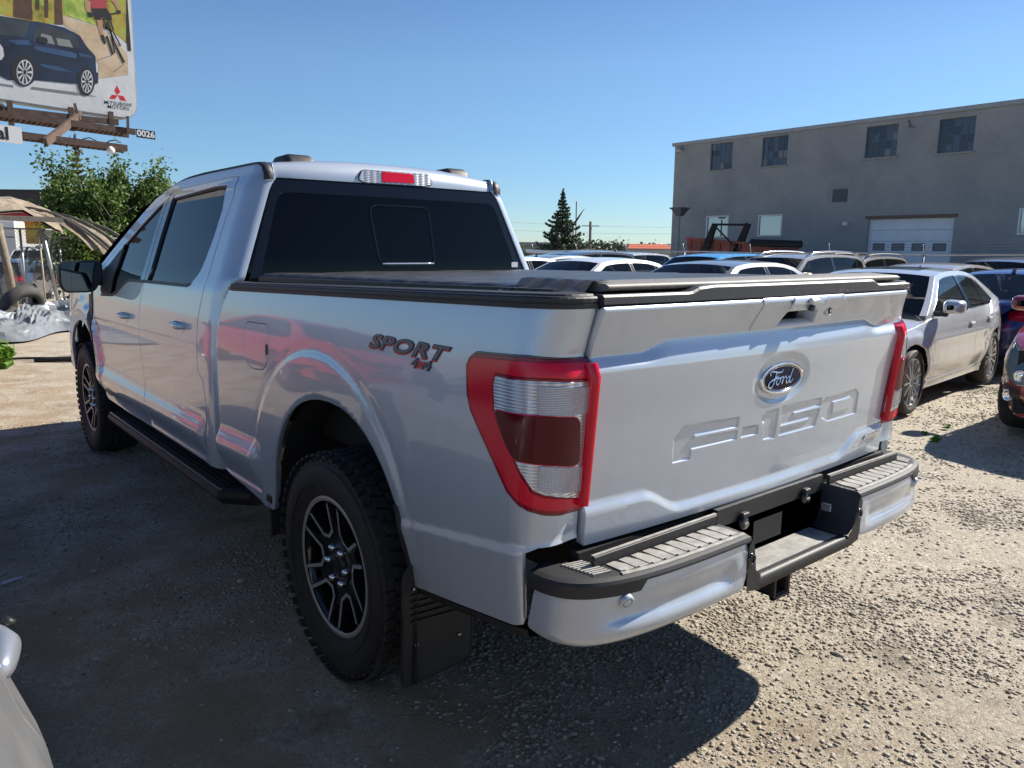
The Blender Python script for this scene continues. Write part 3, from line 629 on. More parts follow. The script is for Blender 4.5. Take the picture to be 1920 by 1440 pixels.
    # corner pillar and rail over the doors
    pil = [(0.0, .50), (0.0, 1.865), (.02, 1.885), (.05, 1.935), (.6, 1.936), (1.1, 1.930), (1.35, 1.912), (1.55, 1.872), (1.85, 1.742), (2.15, 1.600), (2.42, 1.470), (2.62, 1.365), (2.68, 1.30), (2.675, 1.262)]
    pil += [(2.605, 1.341), (2.305, 1.481), (2.133, 1.561), (1.833, 1.706), (1.542, 1.821), (1.44, 1.852), (1.30, 1.874), (.470, 1.894), (.335, 1.885), (.269, 1.785), (.291, 1.6443), (.302, 1.4611), (.306, 1.3088), (.332, 1.1975), (.328, .9547), (.256, .9073), (.234, .8447), (.219, .775), (.229, .66), (.244, .50)]
    panel('cab_pillar', pil, CAB, M['truck'], T, .03, (), .02, 0, mir, out)
    # handle
    for (a, z, par) in ((.60, 1.146, rdo), (1.685, 1.118, fdo)):
        panel('handle_cup', rounded([(a-.055, z-.038), (a-.055, z+.034), (a+.055, z+.034), (a+.055, z-.038)], .035), CAB, M['truck'], par, .02, (), .004, .0015, mir, out)
        hs = BED_like = CAB(np.linspace(a-.085, a+.085, 12), np.full(12, z))
        P = []
        for i, c in enumerate(hs):
            t = i/11; o = .038*min(1, math.sin(math.pi*min(max(t, .0), 1))**.45+.15); th = .030
            P.append([(c[0]-o, c[1], z-.012), (c[0]-o-.006, c[1], z-.004), (c[0]-o-.006, c[1], z+.010), (c[0]-o, c[1], z+.019), (c[0]-o+.014, c[1], z+.019), (c[0]-o+.014, c[1], z-.012), (c[0]-o, c[1], z-.012)])
        P = np.array(P)
        if mir: P[..., 0] *= -1
        mb = MB(); mb.grid(P, M['truck'], smooth=True, flip=not mir); mb.add(P[0][:6], [(0, 1, 2, 3, 4, 5)], M['truck']); mb.add(P[-1][:6], [(5, 4, 3, 2, 1, 0)], M['truck'])
        mb.build('door_handle', par)
    # fender
    fe = [(2.52+0+2.16, .60)]
    fy = lambda s, z: float(s-.20+CB+cab_rear(z)[1])
    fe = [(fy(2.506, .62), .62), (fy(2.546, .80), .80), (fy(2.606, 1.0), 1.0), (fy(2.666, 1.2), 1.2), (fy(2.676, 1.262), 1.262), (fy(2.69, 1.31), 1.31)]
    fe += [(5.2, 1.300), (5.6, 1.275), (5.85, 1.24), (5.98, 1.20), (6.02, 1.0), (6.02, .62), (5.60, .60)]
    fe += arch(RY+WB, .495, .50, 8, 172, 20)[::1]
    fe += [(4.61, .60)]
    fn = panel('front_fender', fe, FEN, M['truck'], T, .05, (), .02, 0, mir, out)
    vp = [(4.865, 1.235), (4.79, 1.235), (4.76, 1.15), (4.74, 1.0), (4.70, .90), (4.74, .86), (4.80, 1.0), (4.85, 1.12)]
    panel('fender_vent', vp, FEN, M['seal'], fn, .04, (), .008, .006, mir, out)
    panel('fender_vent_trim', [(4.868, 1.24), (4.785, 1.24), (4.785, 1.205), (4.868, 1.205)], FEN, M['chrome'], fn, .04, (), .008, .010, mir, out)
    # side mirror
    sg = 1 if mir else -1
    mo = MB(); prf = rounded([(.945, 1.330), (.945, 1.425), (.975, 1.440), (1.16, 1.440), (1.205, 1.415), (1.207, 1.285), (1.180, 1.232), (1.005, 1.232)], .03, 4)
    ny = 5; P = []
    for j, (yy, sc) in enumerate(((4.525, 1.0), (4.54, 1.02), (4.60, 1.0), (4.66, .90), (4.70, .70), (4.71, .3))):
        P.append([(sg*(1.075+(a-1.075)*sc), yy, 1.335+(z-1.335)*sc) for a, z in prf+[prf[0]]])
    mo.grid(P, M['black_plastic'], flip=mir)
    mo.add([(sg*a, 4.525, z) for a, z in prf], [tuple(range(len(prf)))[::(1 if mir else -1)]], M['black_plastic'])
    mo.box(*sorted((sg*.90, sg*.99)), 4.55, 4.66, 1.275, 1.335, M['black_plastic'], .012)
    mo.box(*sorted((sg*.905, sg*.93)), 4.44, 4.62, 1.24, 1.36, M['black_plastic'], .008)
    mm = mo.build('side_mirror', T)
    pg = inset(prf, .018); g = MB(); g.prism(pg, lambda u, v, w: (sg*u, 4.521-w*0-.0+(-w), v), .004, M['mirror'])
    g.build('mirror_glass', mm)
    g = MB(); g.box(*sorted((sg*1.206, sg*1.212)), 4.57, 4.60, 1.29, 1.345, M['lens_red_bright'], .001); g.build('mirror_marker', mm)
    # running board
    rb = MB(); y0, y1 = 2.16, 4.62; zt = .405
    xo, xi = .99, .80
    pf = [(xi, zt), (xo-.03, zt), (xo, zt-.012), (xo+.004, zt-.04), (xo-.02, zt-.075), (xi, zt-.075)]
    P = []
    for yy, ins in ((y0, .11), (y0+.13, 0), (y1-.13, 0), (y1, .11)): P.append([(sg*(a-ins*(a > xi+.05)), yy, z) for a, z in pf+[pf[0]]])
    rb.grid(P, M['black_plastic'], smooth=False, flip=mir); rb.add(P[0][:6], [tuple(range(6))], M['black_plastic']); rb.add(P[-1][:6], [tuple(range(6))[::-1]], M['black_plastic'])
    rbo = rb.build('running_board', T)
    ribs = MB()
    for k in range(5): ribs.box(*sorted((sg*(xo-.055-.027*k), sg*(xo-.043-.027*k))), y0+.16, y1-.16, zt, zt+.004, M['black_plastic'])
    ribs.build('tread_strip', rbo)
    tr = MB(); tr.bar((sg*(xo-.018), y0+.13, zt-.003), (sg*(xo-.018), y1-.13, zt-.003), .012, .010, M['alu']); tr.build('edge_trim', rbo)
    for yy in (2.45, 3.4, 4.35): br = MB(); br.bar((sg*.60, yy, .45), (sg*(xi+.05), yy, .34), .05, .03, M['dark']); br.build('board_bracket', rbo)
    # mud flap behind the rear wheel and the small one ahead of it
    fl = MB(); pl = rounded([(.745, .20), (1.012, .185), (1.015, .56), (.985, .60), (.735, .60)], .03)
    tw = lambda u, v, w: (sg*u, .600+w-.02*math.sin((v-.2)*5)+.25*max(0, .0), v)
    fl.prism(pl, tw, .008, M['rubber'])
    for i in range(len(pl)):
        a, b = pl[i], pl[(i+1) % len(pl)]; fl.tube([tw(*inset(pl, .008)[i], -.009), tw(*inset(pl, .008)[(i+1) % len(pl)], -.009)], .0035, M['rubber'], 5, False)
    for k in range(6): zz = .40+.022*k; fl.bar(tw(.77, zz, -.010), tw(.985, zz+.012, -.010), .004, .006, M['rubber'], (0, 1, 0))
    fo = fl.build('mud_flap', T)
    for (u, v) in ((.965, .33), (.80, .31), (.79, .50), (.975, .52)): bl = MB(); bl.tube([tw(u, v, -.006), tw(u, v, -.014)], .007, M['alu'], 8); bl.build('flap_bolt', fo)
    f2 = MB(); f2.box(*sorted((sg*.86, sg*.985)), 1.655, 1.67, .36, .535, M['rubber'], .004); f2.box(*sorted((sg*.82, sg*.99)), 1.63, 1.69, .50, .545, M['black_plastic'], .01); f2.build('front_flap', T)
    # black moulding: arch edge down to the flap and along the sill behind
    a = [q for q in arch(RY, .510, .518, 176, 120, 10)]; mo2 = MB()
    aa = [(y, z) for y, z in arch(RY, .512, .516, 150, 186, 10)]
    P = []
    for (yy, zz) in aa+[(.595, .40), (.598, .20)]:
        c = BED(np.array([s_of_y(yy)]), np.array([max(zz, .55)]))[0][0]
        P.append([(sg*(-c+.001), yy-.028, zz-.004), (sg*(-c+.010), yy-.012, zz), (sg*(-c+.008), yy+.004, zz), (sg*(-c-.02), yy+.006, zz)])
    mo2.grid(P, M['black_plastic'], flip=not mir)
    mo2.build('arch_moulding', T)
    mo3 = MB(); P = []
    for yy, zz in ((.60, .523), (.47, .539), (.35, .553), (.22, .571), (.10, .588), (.06, .592)):
        c = -BED(np.array([s_of_y(yy)]), np.array([zz+.01]))[0][0]
        P.append([(sg*(c-.001), yy, zz-.002), (sg*(c-.004), yy, zz-.022), (sg*(c-.045), yy, zz-.034), (sg*(c-.10), yy, zz-.03)])
    mo3.grid(P, M['black_plastic'], flip=not mir); mo3.build('sill_moulding', T)
# ---- tailgate
tgp = [(-.8045, .790), (-.806, .90), (-.806, 1.409), (.806, 1.409), (.806, .90), (.8045, .790)]
rec = rounded([(-.052, 1.322), (-.030, 1.366), (.148, 1.366), (.166, 1.322)], .008)
tg = panel('tailgate', tgp, TG, M['truck'], T, .0115, [rec], .03, 0, False, (0, -1, 0), dense=[(-.53, .59, .935, 1.085, .0042), (-.66, -.40, .795, .905, .0055), (.40, .66, .795, .905, .0055), (-.80, .80, 1.236, 1.322, .0062), (-.18, .18, 1.085, 1.235, .0065)], en=6e-4)
mb = MB(); P = []
for i, (u, v) in enumerate(rec+[rec[0]]):
    q = TG(np.array([u]), np.array([v]))[0]; P.append([tuple(q), (u*.93, q[1]+.055, v)])
mb.grid(P, M['truck'], smooth=False); mb.add([p[1] for p in P[:-1]], [tuple(range(len(rec)))], M['black_paint'])
mb.build('handle_recess', tg)
hb = rounded([(-.185, 1.317), (-.172, 1.385), (-.180, 1.408), (.290, 1.408), (.300, 1.385), (.345, 1.319)], .006)
ring = panel('handle_bezel', hb, TG, M['truck'], tg, .02, [rounded(inset(rec, -.003), .008)], .004, .0035, False, (0, -1, 0))
panel('tailgate_handle', rounded([(-.030, 1.372), (-.026, 1.404), (.172, 1.404), (.190, 1.372)], .006), TG, M['truck'], tg, .02, (), .005, .008, False, (0, -1, 0))
mb = MB(); q = TG(np.array([.075]), np.array([1.392]))[0]; mb.box(.055, .104, q[1]-.020, q[1]-.004, 1.386, 1.405, M['truck'], .006); mb.build('camera_hood', tg)
mb = MB(); q = TG(np.array([.08]), np.array([1.378]))[0]; mb.tube([(.078, q[1]-.006, 1.374), (.078, q[1]-.020, 1.372)], .0105, M['black_paint'], 14); mb.tube([(.078, q[1]-.020, 1.372), (.078, q[1]-.022, 1.372)], .006, M['mirror'], 12); mb.build('rear_camera', tg)
mb = MB(); q = TG(np.array([.222]), np.array([1.358]))[0]
mb.lathe([(q[1]-.003, .020), (q[1]-.008, .018), (q[1]-.009, .013), (q[1]-.005, .012)], M['truck'], 20, 'y', (.222, 0, 1.358)); mb.lathe([(q[1]-.004, .012), (q[1]-.010, .010), (q[1]-.010, .001)], M['black_paint'], 16, 'y', (.222, 0, 1.358)); mb.box(.2205, .2235, q[1]-.0115, q[1]-.009, 1.352, 1.364, M['chrome']); mb.build('key_lock', tg)
# oval badge
def oval(rx, rz, y, n=48): return [(rx*math.cos(2*math.pi*k/n), y, EMB_Z+rz*math.sin(2*math.pi*k/n)) for k in range(n)]
yb = float(TG(np.array([0.]), np.array([EMB_Z]))[0][1])
mb = MB(); R_ = [oval(.1180, .0510, yb+.002), oval(.1180, .0510, yb-.006), oval(.1165, .0495, yb-.0085), oval(.1085, .0415, yb-.0085), oval(.1075, .0405, yb-.0065)]
mb.grid([r+[r[0]] for r in R_], M['chrome']); ov = mb.build('oval_badge', tg)
mb = MB(); R_ = [oval(.1085, .0415, yb-.0060)]+[oval(.1085*k, .0415*k, yb-.0060-.0025*(1-k*k)) for k in (.8, .5, .2, .02)]; mb.grid([r+[r[0]] for r in R_], M['navy_badge']); mb.build('badge_field', ov)
mb = MB(); a_ = oval(.1035, .0372, yb-.0068); mb.tube(a_+[a_[0]], .0011, M['chrome'], 5, False); mb.build('badge_ring', ov)
# script lettering laid out as pen strokes
def stroke(mb, pts, r, y, m, k=6):
    P = [Vector((p[0], 0, p[1])) for p in pts]; out = []
    for i in range(len(P)-1):
        p0 = P[max(i-1, 0)]; p1 = P[i]; p2 = P[i+1]; p3 = P[min(i+2, len(P)-1)]
        for j in range(k):
            t = j/k; out.append(.5*((2*p1)+(-p0+p2)*t+(2*p0-5*p1+4*p2-p3)*t*t+(-p0+3*p1-3*p2+p3)*t**3))
    out.append(P[-1]); L_ = []
    for i, p in enumerate(out):
        d = (out[min(i+1, len(out)-1)]-out[max(i-1, 0)]).normalized(); w = r(i/(len(out)-1)) if callable(r) else r
        n_ = Vector((-d.z, 0, d.x))*w; L_.append([(p.x+n_.x, y, p.z+n_.z), (p.x, y-.0012, p.z), (p.x-n_.x, y, p.z-n_.z)])
    mb.grid(L_, m, smooth=False)
S_ = .001
def sc(pts): return [(x*S_, EMB_Z+z*S_) for x, z in pts]
yl = yb-.0095; mb = MB(); cm = M['chrome']
stroke(mb, sc([(-70, 14), (-74, 20), (-66, 25), (-50, 24), (-30, 20), (-12, 21), (-2, 27)]), .0024, yl, cm)
stroke(mb, sc([(-38, 21), (-44, 8), (-50, -8), (-58, -20), (-70, -24), (-80, -18), (-76, -8), (-62, -2), (-44, 2), (-28, 5)]), .0026, yl, cm)
stroke(mb, sc([(-48, 6), (-36, 8), (-26, 12)]), .0018, yl, cm)
stroke(mb, sc([(-22, 2), (-33, -2), (-38, -12), (-30, -18), (-20, -12), (-16, -3), (-22, 3), (-14, 2), (-6, 5)]), .0024, yl, cm)
stroke(mb, sc([(-6, 5), (0, 2), (-4, -8), (-6, -17), (-2, -8), (6, 2), (14, 4), (16, -2)]), .0024, yl, cm)
stroke(mb, sc([(36, 2), (26, 0), (18, -9), (20, -17), (30, -14), (38, -2)]), .0024, yl, cm)
stroke(mb, sc([(54, 27), (46, 12), (38, -4), (36, -15), (44, -16), (56, -8)]), .0024, yl, cm)
mb.build('badge_script', ov)
# small chrome-edged badge at the lower right of the tailgate
panel('trim_badge', rounded([(.628, .858), (.640, .872), (.762, .872), (.750, .858)], .003), TG, M['chrome'], tg, .02, (), .004, .006, False, (0, -1, 0))
# dotted texture cap on top of the tailgate
mb = MB(); xs = np.concatenate([np.linspace(-.806, -.60, 6), np.linspace(-.54, -.46, 7), np.linspace(-.40, .44, 12), np.linspace(.50, .60, 7), np.linspace(.66, .806, 6)]); P = []
for x in xs:
    q = TG(np.array([x]), np.array([1.409]))[0]; zt = 1.437+.016*float(sst(.53, .47, abs(x-.03))); zb = 1.411
    P.append([(x, q[1]+.004, zb), (x, q[1]-.003, zb+.003), (x, q[1]-.002, zt-.006), (x, q[1]+.004, zt), (x, q[1]+.05, zt+.001), (x, q[1]+.055, zt-.004), (x, q[1]+.055, zb-.02)])
mb.grid(P, M['grain_plastic'], smooth=False, flip=True); mb.add(P[0], [tuple(range(7))], M['grain_plastic']); mb.add(P[-1], [tuple(range(7))[::-1]], M['grain_plastic']); mb.build('tailgate_cap', tg)
# ---- soft bed cover with its rear bar
M['vinyl'] = noisy(mat('black_vinyl_cover', (.030, .032, .036), .42), 12, .3, .5, 260, dist=.0008, rough_var=.12)
M['bar'] = noisy(mat('dusty_dark_cover_bar', (.17, .16, .14), .55), 80, .3, .5, 500, dist=.0008)
mb = MB(); P = []; ys = np.linspace(.16, 2.02, 40)
for i, y in enumerate(ys):
    row = []; zt = 1.453-.024*(y/2.02)
    for u in np.linspace(-1, 1, 33):
        e = .004*math.sin(y*23+u*3)+.003*math.sin(y*51); hw_ = .842+e*(abs(u) > .9)
        x = hw_*math.copysign(min(1, abs(u)/.96), u); z = zt+.003*(1-u*u)+.0022*math.sin(y*9+u*6)*math.cos(u*5)-.0008*math.sin(y*31+u*17)
        if abs(u) > .9: z -= .030*((abs(u)-.9)/.1)**2.2+.003*math.sin(y*40)
        row.append((x, y, z))
    P.append(row)
mb.grid(P, M['vinyl'], flip=True); cv = mb.build('bed_cover', T)
for sg in (-1, 1): mb = MB(); mb.bar((sg*.845, .10, 1.437), (sg*.845, 2.0, 1.405), .02, .018, M['seal']); mb.build('cover_side_rail', cv)
mb = MB(); P = []
for x in np.linspace(-.775, .775, 20):
    k = 1-(x/.80)**8*.2; yo = -.010*(1-(x/.8)**2); P.append([(x, .02+yo, 1.441), (x, -.008+yo, 1.447), (x, -.012+yo, 1.456), (x, .002+yo, 1.462), (x, .10, 1.467+.002*math.sin(x*3)), (x, .17, 1.462), (x, .19, 1.445)])
mb.grid(P, M['bar'], flip=True); mb.add(P[0], [tuple(range(7))], M['bar']); mb.add(P[-1], [tuple(range(7))[::-1]], M['bar']); mb.build('cover_rear_bar', cv)
# frayed corner flap and clips
mb = MB(); P = []
for y in np.linspace(.03, .30, 14):
    P.append([(x*1.0, y, 1.462-.010*abs(x+.80)/.05*(x < -.80)+.002*math.sin(y*90+x*60)+(.006 if x > -.8 else -.014*(1+.5*math.sin(y*70)))) for x in (-.858, -.845, -.82, -.79, -.76, -.72)])
mb.grid(P, M['vinyl'], flip=True); mb.build('cover_corner', cv)
mb = MB(); mb.box(-.858, -.850, .30, .315, 1.428, 1.436, M['sheet_white']); mb.box(-.858, -.850, .22, .235, 1.428, 1.436, M['sheet_white']); mb.build('cover_clip', cv)
# bed box behind the skins, front wall
mb = MB(); mb.box(-.78, .78, .05, 2.10, .78, .80, M['dark']); mb.box(-.90, .90, 2.085, 2.12, .55, 1.37, M['truck']); mb.box(-.80, -.78, .06, 2.08, .8, 1.40, M['dark']); mb.box(.78, .80, .06, 2.08, .8, 1.40, M['dark'])
mb.box(-.80, .80, .062, .072, .74, 1.40, M['dark']); mb.build('bed_box', T)
# ---- cab back: window, header, roof
mb = MB(); nz, nx_ = 10, 17; P = []
for z in np.linspace(1.20, 1.866, nz):
    xr, yr = cab_rear(z); P.append([(u*(float(xr)-.004), float(yr)+.006-.030*(1-u*u), z) for u in np.linspace(-1, 1, nx_)])
mb.grid(P, M['tint'], flip=True); rw = mb.build('rear_window', T)
def RW(x, z):
    xr, yr = cab_rear(z); u = x/(xr-.004); return np.stack([x+0*z, yr+.006-.030*(1-u*u), z+0*x], -1)
fr = [(-.835, 1.36), (-.655, 1.856), (.655, 1.856), (.835, 1.36)]
panel('window_frit', fr, RW, M['frit'], rw, .05, [rounded([(-.775, 1.40), (-.640, 1.80), (.640, 1.80), (.775, 1.40)], .05)], .002, .0015, False, (0, -1, 0))
sl = rounded([(-.150, 1.452), (-.182, 1.762), (.182, 1.762), (.190, 1.452)], .05)
panel('sliding_pane_seal', sl, RW, M['frit'], rw, .04, [inset(sl, .012)], .006, .004, False, (0, -1, 0))
panel('sliding_pane', inset(sl, .012), RW, M['tint'], rw, .05, (), .002, -.006, False, (0, -1, 0))
mb = MB(); q = inset(sl, .011); 
panel('pane_edge', [(-.135, 1.462), (-.135, 1.4665), (.178, 1.4665), (.178, 1.462)], RW, M['alu'], rw, .04, (), .002, .005, False, (0, -1, 0))
for xx in (-.37, .42):
    mb = MB(); c = RW(np.array([xx]), np.array([1.425]))[0]; mb.box(xx-.035, xx+.015, c[1]-.02, c[1]-.004, 1.412, 1.424, M['black_paint'], .003); mb.build('window_clip', rw)
mb = MB(); c = RW(np.array([.755]), np.array([1.455]))[0]; mb.box(.735, .782, c[1]-.0035, c[1]-.0025, 1.440, 1.470, M['sheet_white']); mb.build('window_sticker', rw)
def roof_side_z(y): return np.interp(y, [2.2, 2.3, 3.1, 3.4, 3.6, 3.8, 4.0], [1.925, 1.930, 1.932, 1.925, 1.905, 1.875, 1.835])
path = [(2.282, 1.852), (2.276, 1.870), (2.280, 1.895), (2.292, 1.915), (2.312, 1.928)]+[(y, None) for y in np.linspace(2.36, 3.9, 16)]
P = []
for i, (y, z) in enumerate(path):
    row = []
    for u in np.linspace(-1, 1, 25):
        if z is not None:
            k = i/4; zz = z+.036*(1-u*u)*k-.003; hwz = .675
            row.append((u*hwz, y-.030*(1-u*u)*(1-k*.3)+.020*abs(u)**6, zz))
        else:
            ze = float(roof_side_z(y)); zc = ze+.046+.012*math.sin((y-2.3)/1.6*math.pi); row.append((u*.690, y, zc-(zc-ze)*abs(u)**2.6))
    P.append(row)
mb = MB(); mb.grid(P, M['truck'], flip=True); rf = mb.build('roof', T)
mb = MB()
for sg in (-1, 1):
    Q = []
    pts = [(2.264, 1.856), (2.264, 1.890), (2.282, 1.920), (2.33, 1.940)]+[(y, None) for y in np.linspace(2.39, 3.95, 14)]
    for y, z in pts:
        z = z if z is not None else float(roof_side_z(y))+.012
        Q.append([(sg*.702, y+.008*(z < 1.93), z-.010), (sg*.699, y-.001, z-.003), (sg*.664, y-.002, z), (sg*.657, y, z-.008)])
    mb = MB(); mb.grid(Q, M['black_plastic'], flip=sg > 0); mb.build('roof_ditch_strip', rf)
for sg in (-1, 1):
    mb = MB(); cx = .35 if sg < 0 else .56
    cx = sg*.475+.01
    Pp = []
    for yy, s1, h in ((2.37, .75, .0), (2.38, .9, .030), (2.41, .95, .042), (2.54, .9, .040), (2.62, .7, .012), (2.64, .6, 0)):
        Pp.append([(cx+k*s1, yy, 1.950+hh*h/.042*.045) for k, hh in ((-.085, 0), (-.075, .8), (-.055, 1), (.055, 1), (.075, .8), (.085, 0))])
    mb.grid(Pp, M['black_plastic'], flip=True); mb.build('roof_mount_cap', rf)
# high brake light
def HB(x, z):
    k = (z-1.852)/.078; u = x/.69; return np.stack([x+0*z, 2.272-.030*(1-u*u)+0*z+.010*k, z+0*x], -1)
bl_ = rounded([(-.222, 1.882), (-.198, 1.928), (.200, 1.932), (.222, 1.885), (.17, 1.872), (-.19, 1.868)], .012)
bo = panel('high_brake_light', inset(bl_, -.006), HB, M['black_paint'], T, .03, (), .02, .001, False, (0, -1, 0))
panel('clear_lens', bl_, HB, M['refl'], bo, .03, (), .006, .006, False, (0, -1, 0))
panel('red_lens', [(-.092, 1.877), (-.088, 1.926), (.098, 1.926), (.100, 1.880)], HB, M['lens_red_bright'], bo, .03, (), .004, .010, False, (0, -1, 0))
# windshield, hood, nose
mb = MB(); P = []
for (y, z) in ((3.88, 1.865), (4.2, 1.78), (4.55, 1.62), (4.9, 1.43), (5.03, 1.345)):
    hw_ = float(cab_x(z))-.03; P.append([(u*hw_, y+.10*(1-u*u), z+.045*(1-u*u)) for u in np.linspace(-1, 1, 13)])
mb.grid(P, M['tint'], flip=True); mb.build('windshield', T)
mb = MB(); P = []
for y in np.linspace(4.98, 6.02, 12):
    ze = float(np.interp(y, [4.9, 5.2, 5.6, 5.85, 6.02], [1.31, 1.302, 1.276, 1.24, 1.19])); hw_ = -float(FEN(np.array([y]), np.array([ze]))[0][0])
    P.append([(u*hw_, y+.02, ze+.055*(1-abs(u)**3)+.012*math.exp(-((abs(u)-.62)/.1)**2)) for u in np.linspace(-1, 1, 21)])
mb.grid(P, M['truck'], flip=True); mb.build('hood', T)
mb = MB(); mb.box(-.80, .80, 5.98, 6.04, .72, 1.17, M['black_plastic'], .02)
for k in range(4): mb.box(-.62, .62, 6.03, 6.06, .80+.09*k, .83+.09*k, M['black_paint'], .004)
g = mb.build('grille', T)
for sg in (-1, 1):
    mb = MB(); mb.box(*sorted((sg*.62, sg*.84)), 5.99, 6.065, .95, 1.14, M['refl'], .02); mb.build('headlight', T)
mb = MB(); mb.box(-.92, .92, 5.95, 6.12, .50, .74, M['truck'], .04); mb.build('front_bumper', T)
# chassis, axles, spare
mb = MB()
for sg in (-1, 1): mb.box(*sorted((sg*.42, sg*.52)), -.02, 5.9, .50, .62, M['dark'])
mb.box(-.90, .90, 2.20, 4.7, .50, .56, M['dark']); mb.tube([(-.80, RY, .40), (.80, RY, .40)], .055, M['dark'], 10); mb.tube([(-.02, RY-.16, .40), (-.02, RY+.18, .42)], .15, M['dark'], 12)
mb.tube([(-.80, RY+WB, .40), (.80, RY+WB, .40)], .05, M['dark'], 10); mb.box(-.45, .45, .1, .5, .55, .75, M['dark']); mb.box(-.7, .7, 4.7, 5.9, .6, 1.1, M['dark'])
mb.lathe([(.60, .02), (.58, .3), (.60, .36), (.70, .37), (.74, .30), (.74, .02)], M['rubber2'], 28, 'z', (0, .42, 0)); mb.build('chassis', T)
mb = MB(); P_ = [(.62, 3.2, .42), (.62, 1.9, .45), (.55, .9, .50), (.66, .35, .47), (.70, .10, .45)]; mb.tube(P_, .035, M['alu'], 12, False); mb.build('exhaust_pipe', T)
# dashboard, seats seen faintly through the glass
mb = MB(); mb.box(-.80, .80, 2.35, 4.7, .70, .95, M['dark'])
for x in (-.42, .42):
    mb.box(x-.24, x+.24, 3.35, 3.50, .95, 1.50, M['dark'], .05); mb.box(x-.12, x+.12, 3.36, 3.46, 1.52, 1.70, M['dark'], .04); mb.box(x-.25, x+.25, 3.4, 3.95, .95, 1.1, M['dark'], .04)
    mb.box(x-.27, x+.27, 2.42, 2.56, .95, 1.42, M['dark'], .05); mb.box(x-.12, x+.12, 2.44, 2.53, 1.44, 1.60, M['dark'], .04)
mb.box(-.78, .78, 4.35, 4.75, .95, 1.18, M['dark'], .05); mb.build('cabin_interior', T)
# ---- decals
M['decal_dark'] = mat('charcoal_decal', (.095, .10, .115), .35); M['decal_red'] = mat('red_decal', (.55, .02, .02), .35); M['decal_edge'] = mat('black_decal_edge', (.006, .006, .007), .4)
def decal(par, txt, size, s0, z0, m, off, dx=0, dz=0, bold=0, shear=.3, sp=1.0, sx=1.0, mir=False, name='decal_letters'):
    vs, fs = text_mesh(txt, size, 0, bold, shear, 'CENTER', sp)
    v = np.array([(a, b) for a, b, _ in vs]); ss = s0-(v[:, 0]*sx+dx) if not mir else s0+(v[:, 0]*sx+dx)
    zz = z0+v[:, 1]+dz; Pq = BED(ss, zz); Nn = surf_normal(BED, ss, zz); 
    if Nn[0, 0] > 0: Nn = -Nn
    Pq = Pq+Nn*off
    if mir: Pq = Pq*np.array([-1, 1, 1])
    me = bpy.data.meshes.new(name); me.from_pydata(Pq.tolist(), [], fs); me.materials.append(m); me.update(); return link(name, me, par)
for mir in (False, True):
    de = empty('side_decal', (0, 0, 0)); de.parent = T
    decal(de, 'SPORT', .058, .735, 1.258, M['decal_red'], .0015, -.003, -.0048, .0024, .34, 1.04, 2.3, mir)
    decal(de, 'SPORT', .058, .735, 1.258, M['decal_edge'], .0022, 0, 0, .0024, .34, 1.04, 2.3, mir)
    decal(de, 'SPORT', .058, .735, 1.258, M['decal_dark'], .0030, 0, 0, .0004, .34, 1.04, 2.3, mir)
    decal(de, '4  4', .040, .640, 1.218, M['decal_edge'], .0022, .0, 0, .0022, .25, 1.0, 1.6, mir)
    decal(de, '4  4', .040, .640, 1.218, M['decal_dark'], .0030, .0, 0, .000, .25, 1.0, 1.6, mir)
    decal(de, 'x', .043, .640, 1.220, M['decal_red'], .0034, .0, 0, .0018, .25, 1.0, 1.6, mir)
# ---------------------------------------------------------------- rear bumper
ph = np.linspace(0.0, math.pi, 241); cc_ = np.cos(ph); sn = np.sin(ph)
bxt = -0.962*np.sign(cc_)*np.abs(cc_)**(1/3); byt = 0.06-0.215*sn**(2/3)
dd = np.hypot(np.diff(bxt), np.diff(byt)); bst_ = np.concatenate([[0], np.cumsum(dd)]); bst_ -= bst_[-1]/2
BS = bst_[-1]
def bplan(s):
    x = np.interp(s, bst_, bxt); y = np.interp(s, bst_, byt); e = .012
    tx = np.interp(s+e, bst_, bxt)-np.interp(s-e, bst_, bxt); ty = np.interp(s+e, bst_, byt)-np.interp(s-e, bst_, byt)
    l = np.maximum(np.hypot(tx, ty), 1e-9); return x, y, ty/l, -tx/l
def s_bx(x): return float(np.interp(x, bxt, bst_))
def BUMP(s, z):
    s = np.asarray(s, float); z = np.asarray(z, float); s, z = np.broadcast_arrays(s, z)
    x, y, nx, ny = bplan(s); a = np.abs(x)
    end = sst(.36, .42, a)*sst(.90, .80, a)
    o = -.014*end*sst(.712, .662, z)*sst(.616, .644, z)
    o = o-.020*np.clip((.612-z)/.035, 0, 1)**2+.0*z
    o = o-.006*np.clip((z-.70)/.05, 0, 1)
    return np.stack([x+nx*o, y+ny*o, z], -1)
BU = empty('rear_bumper', (0, 0, 0)); BU.parent = T
xn = .315
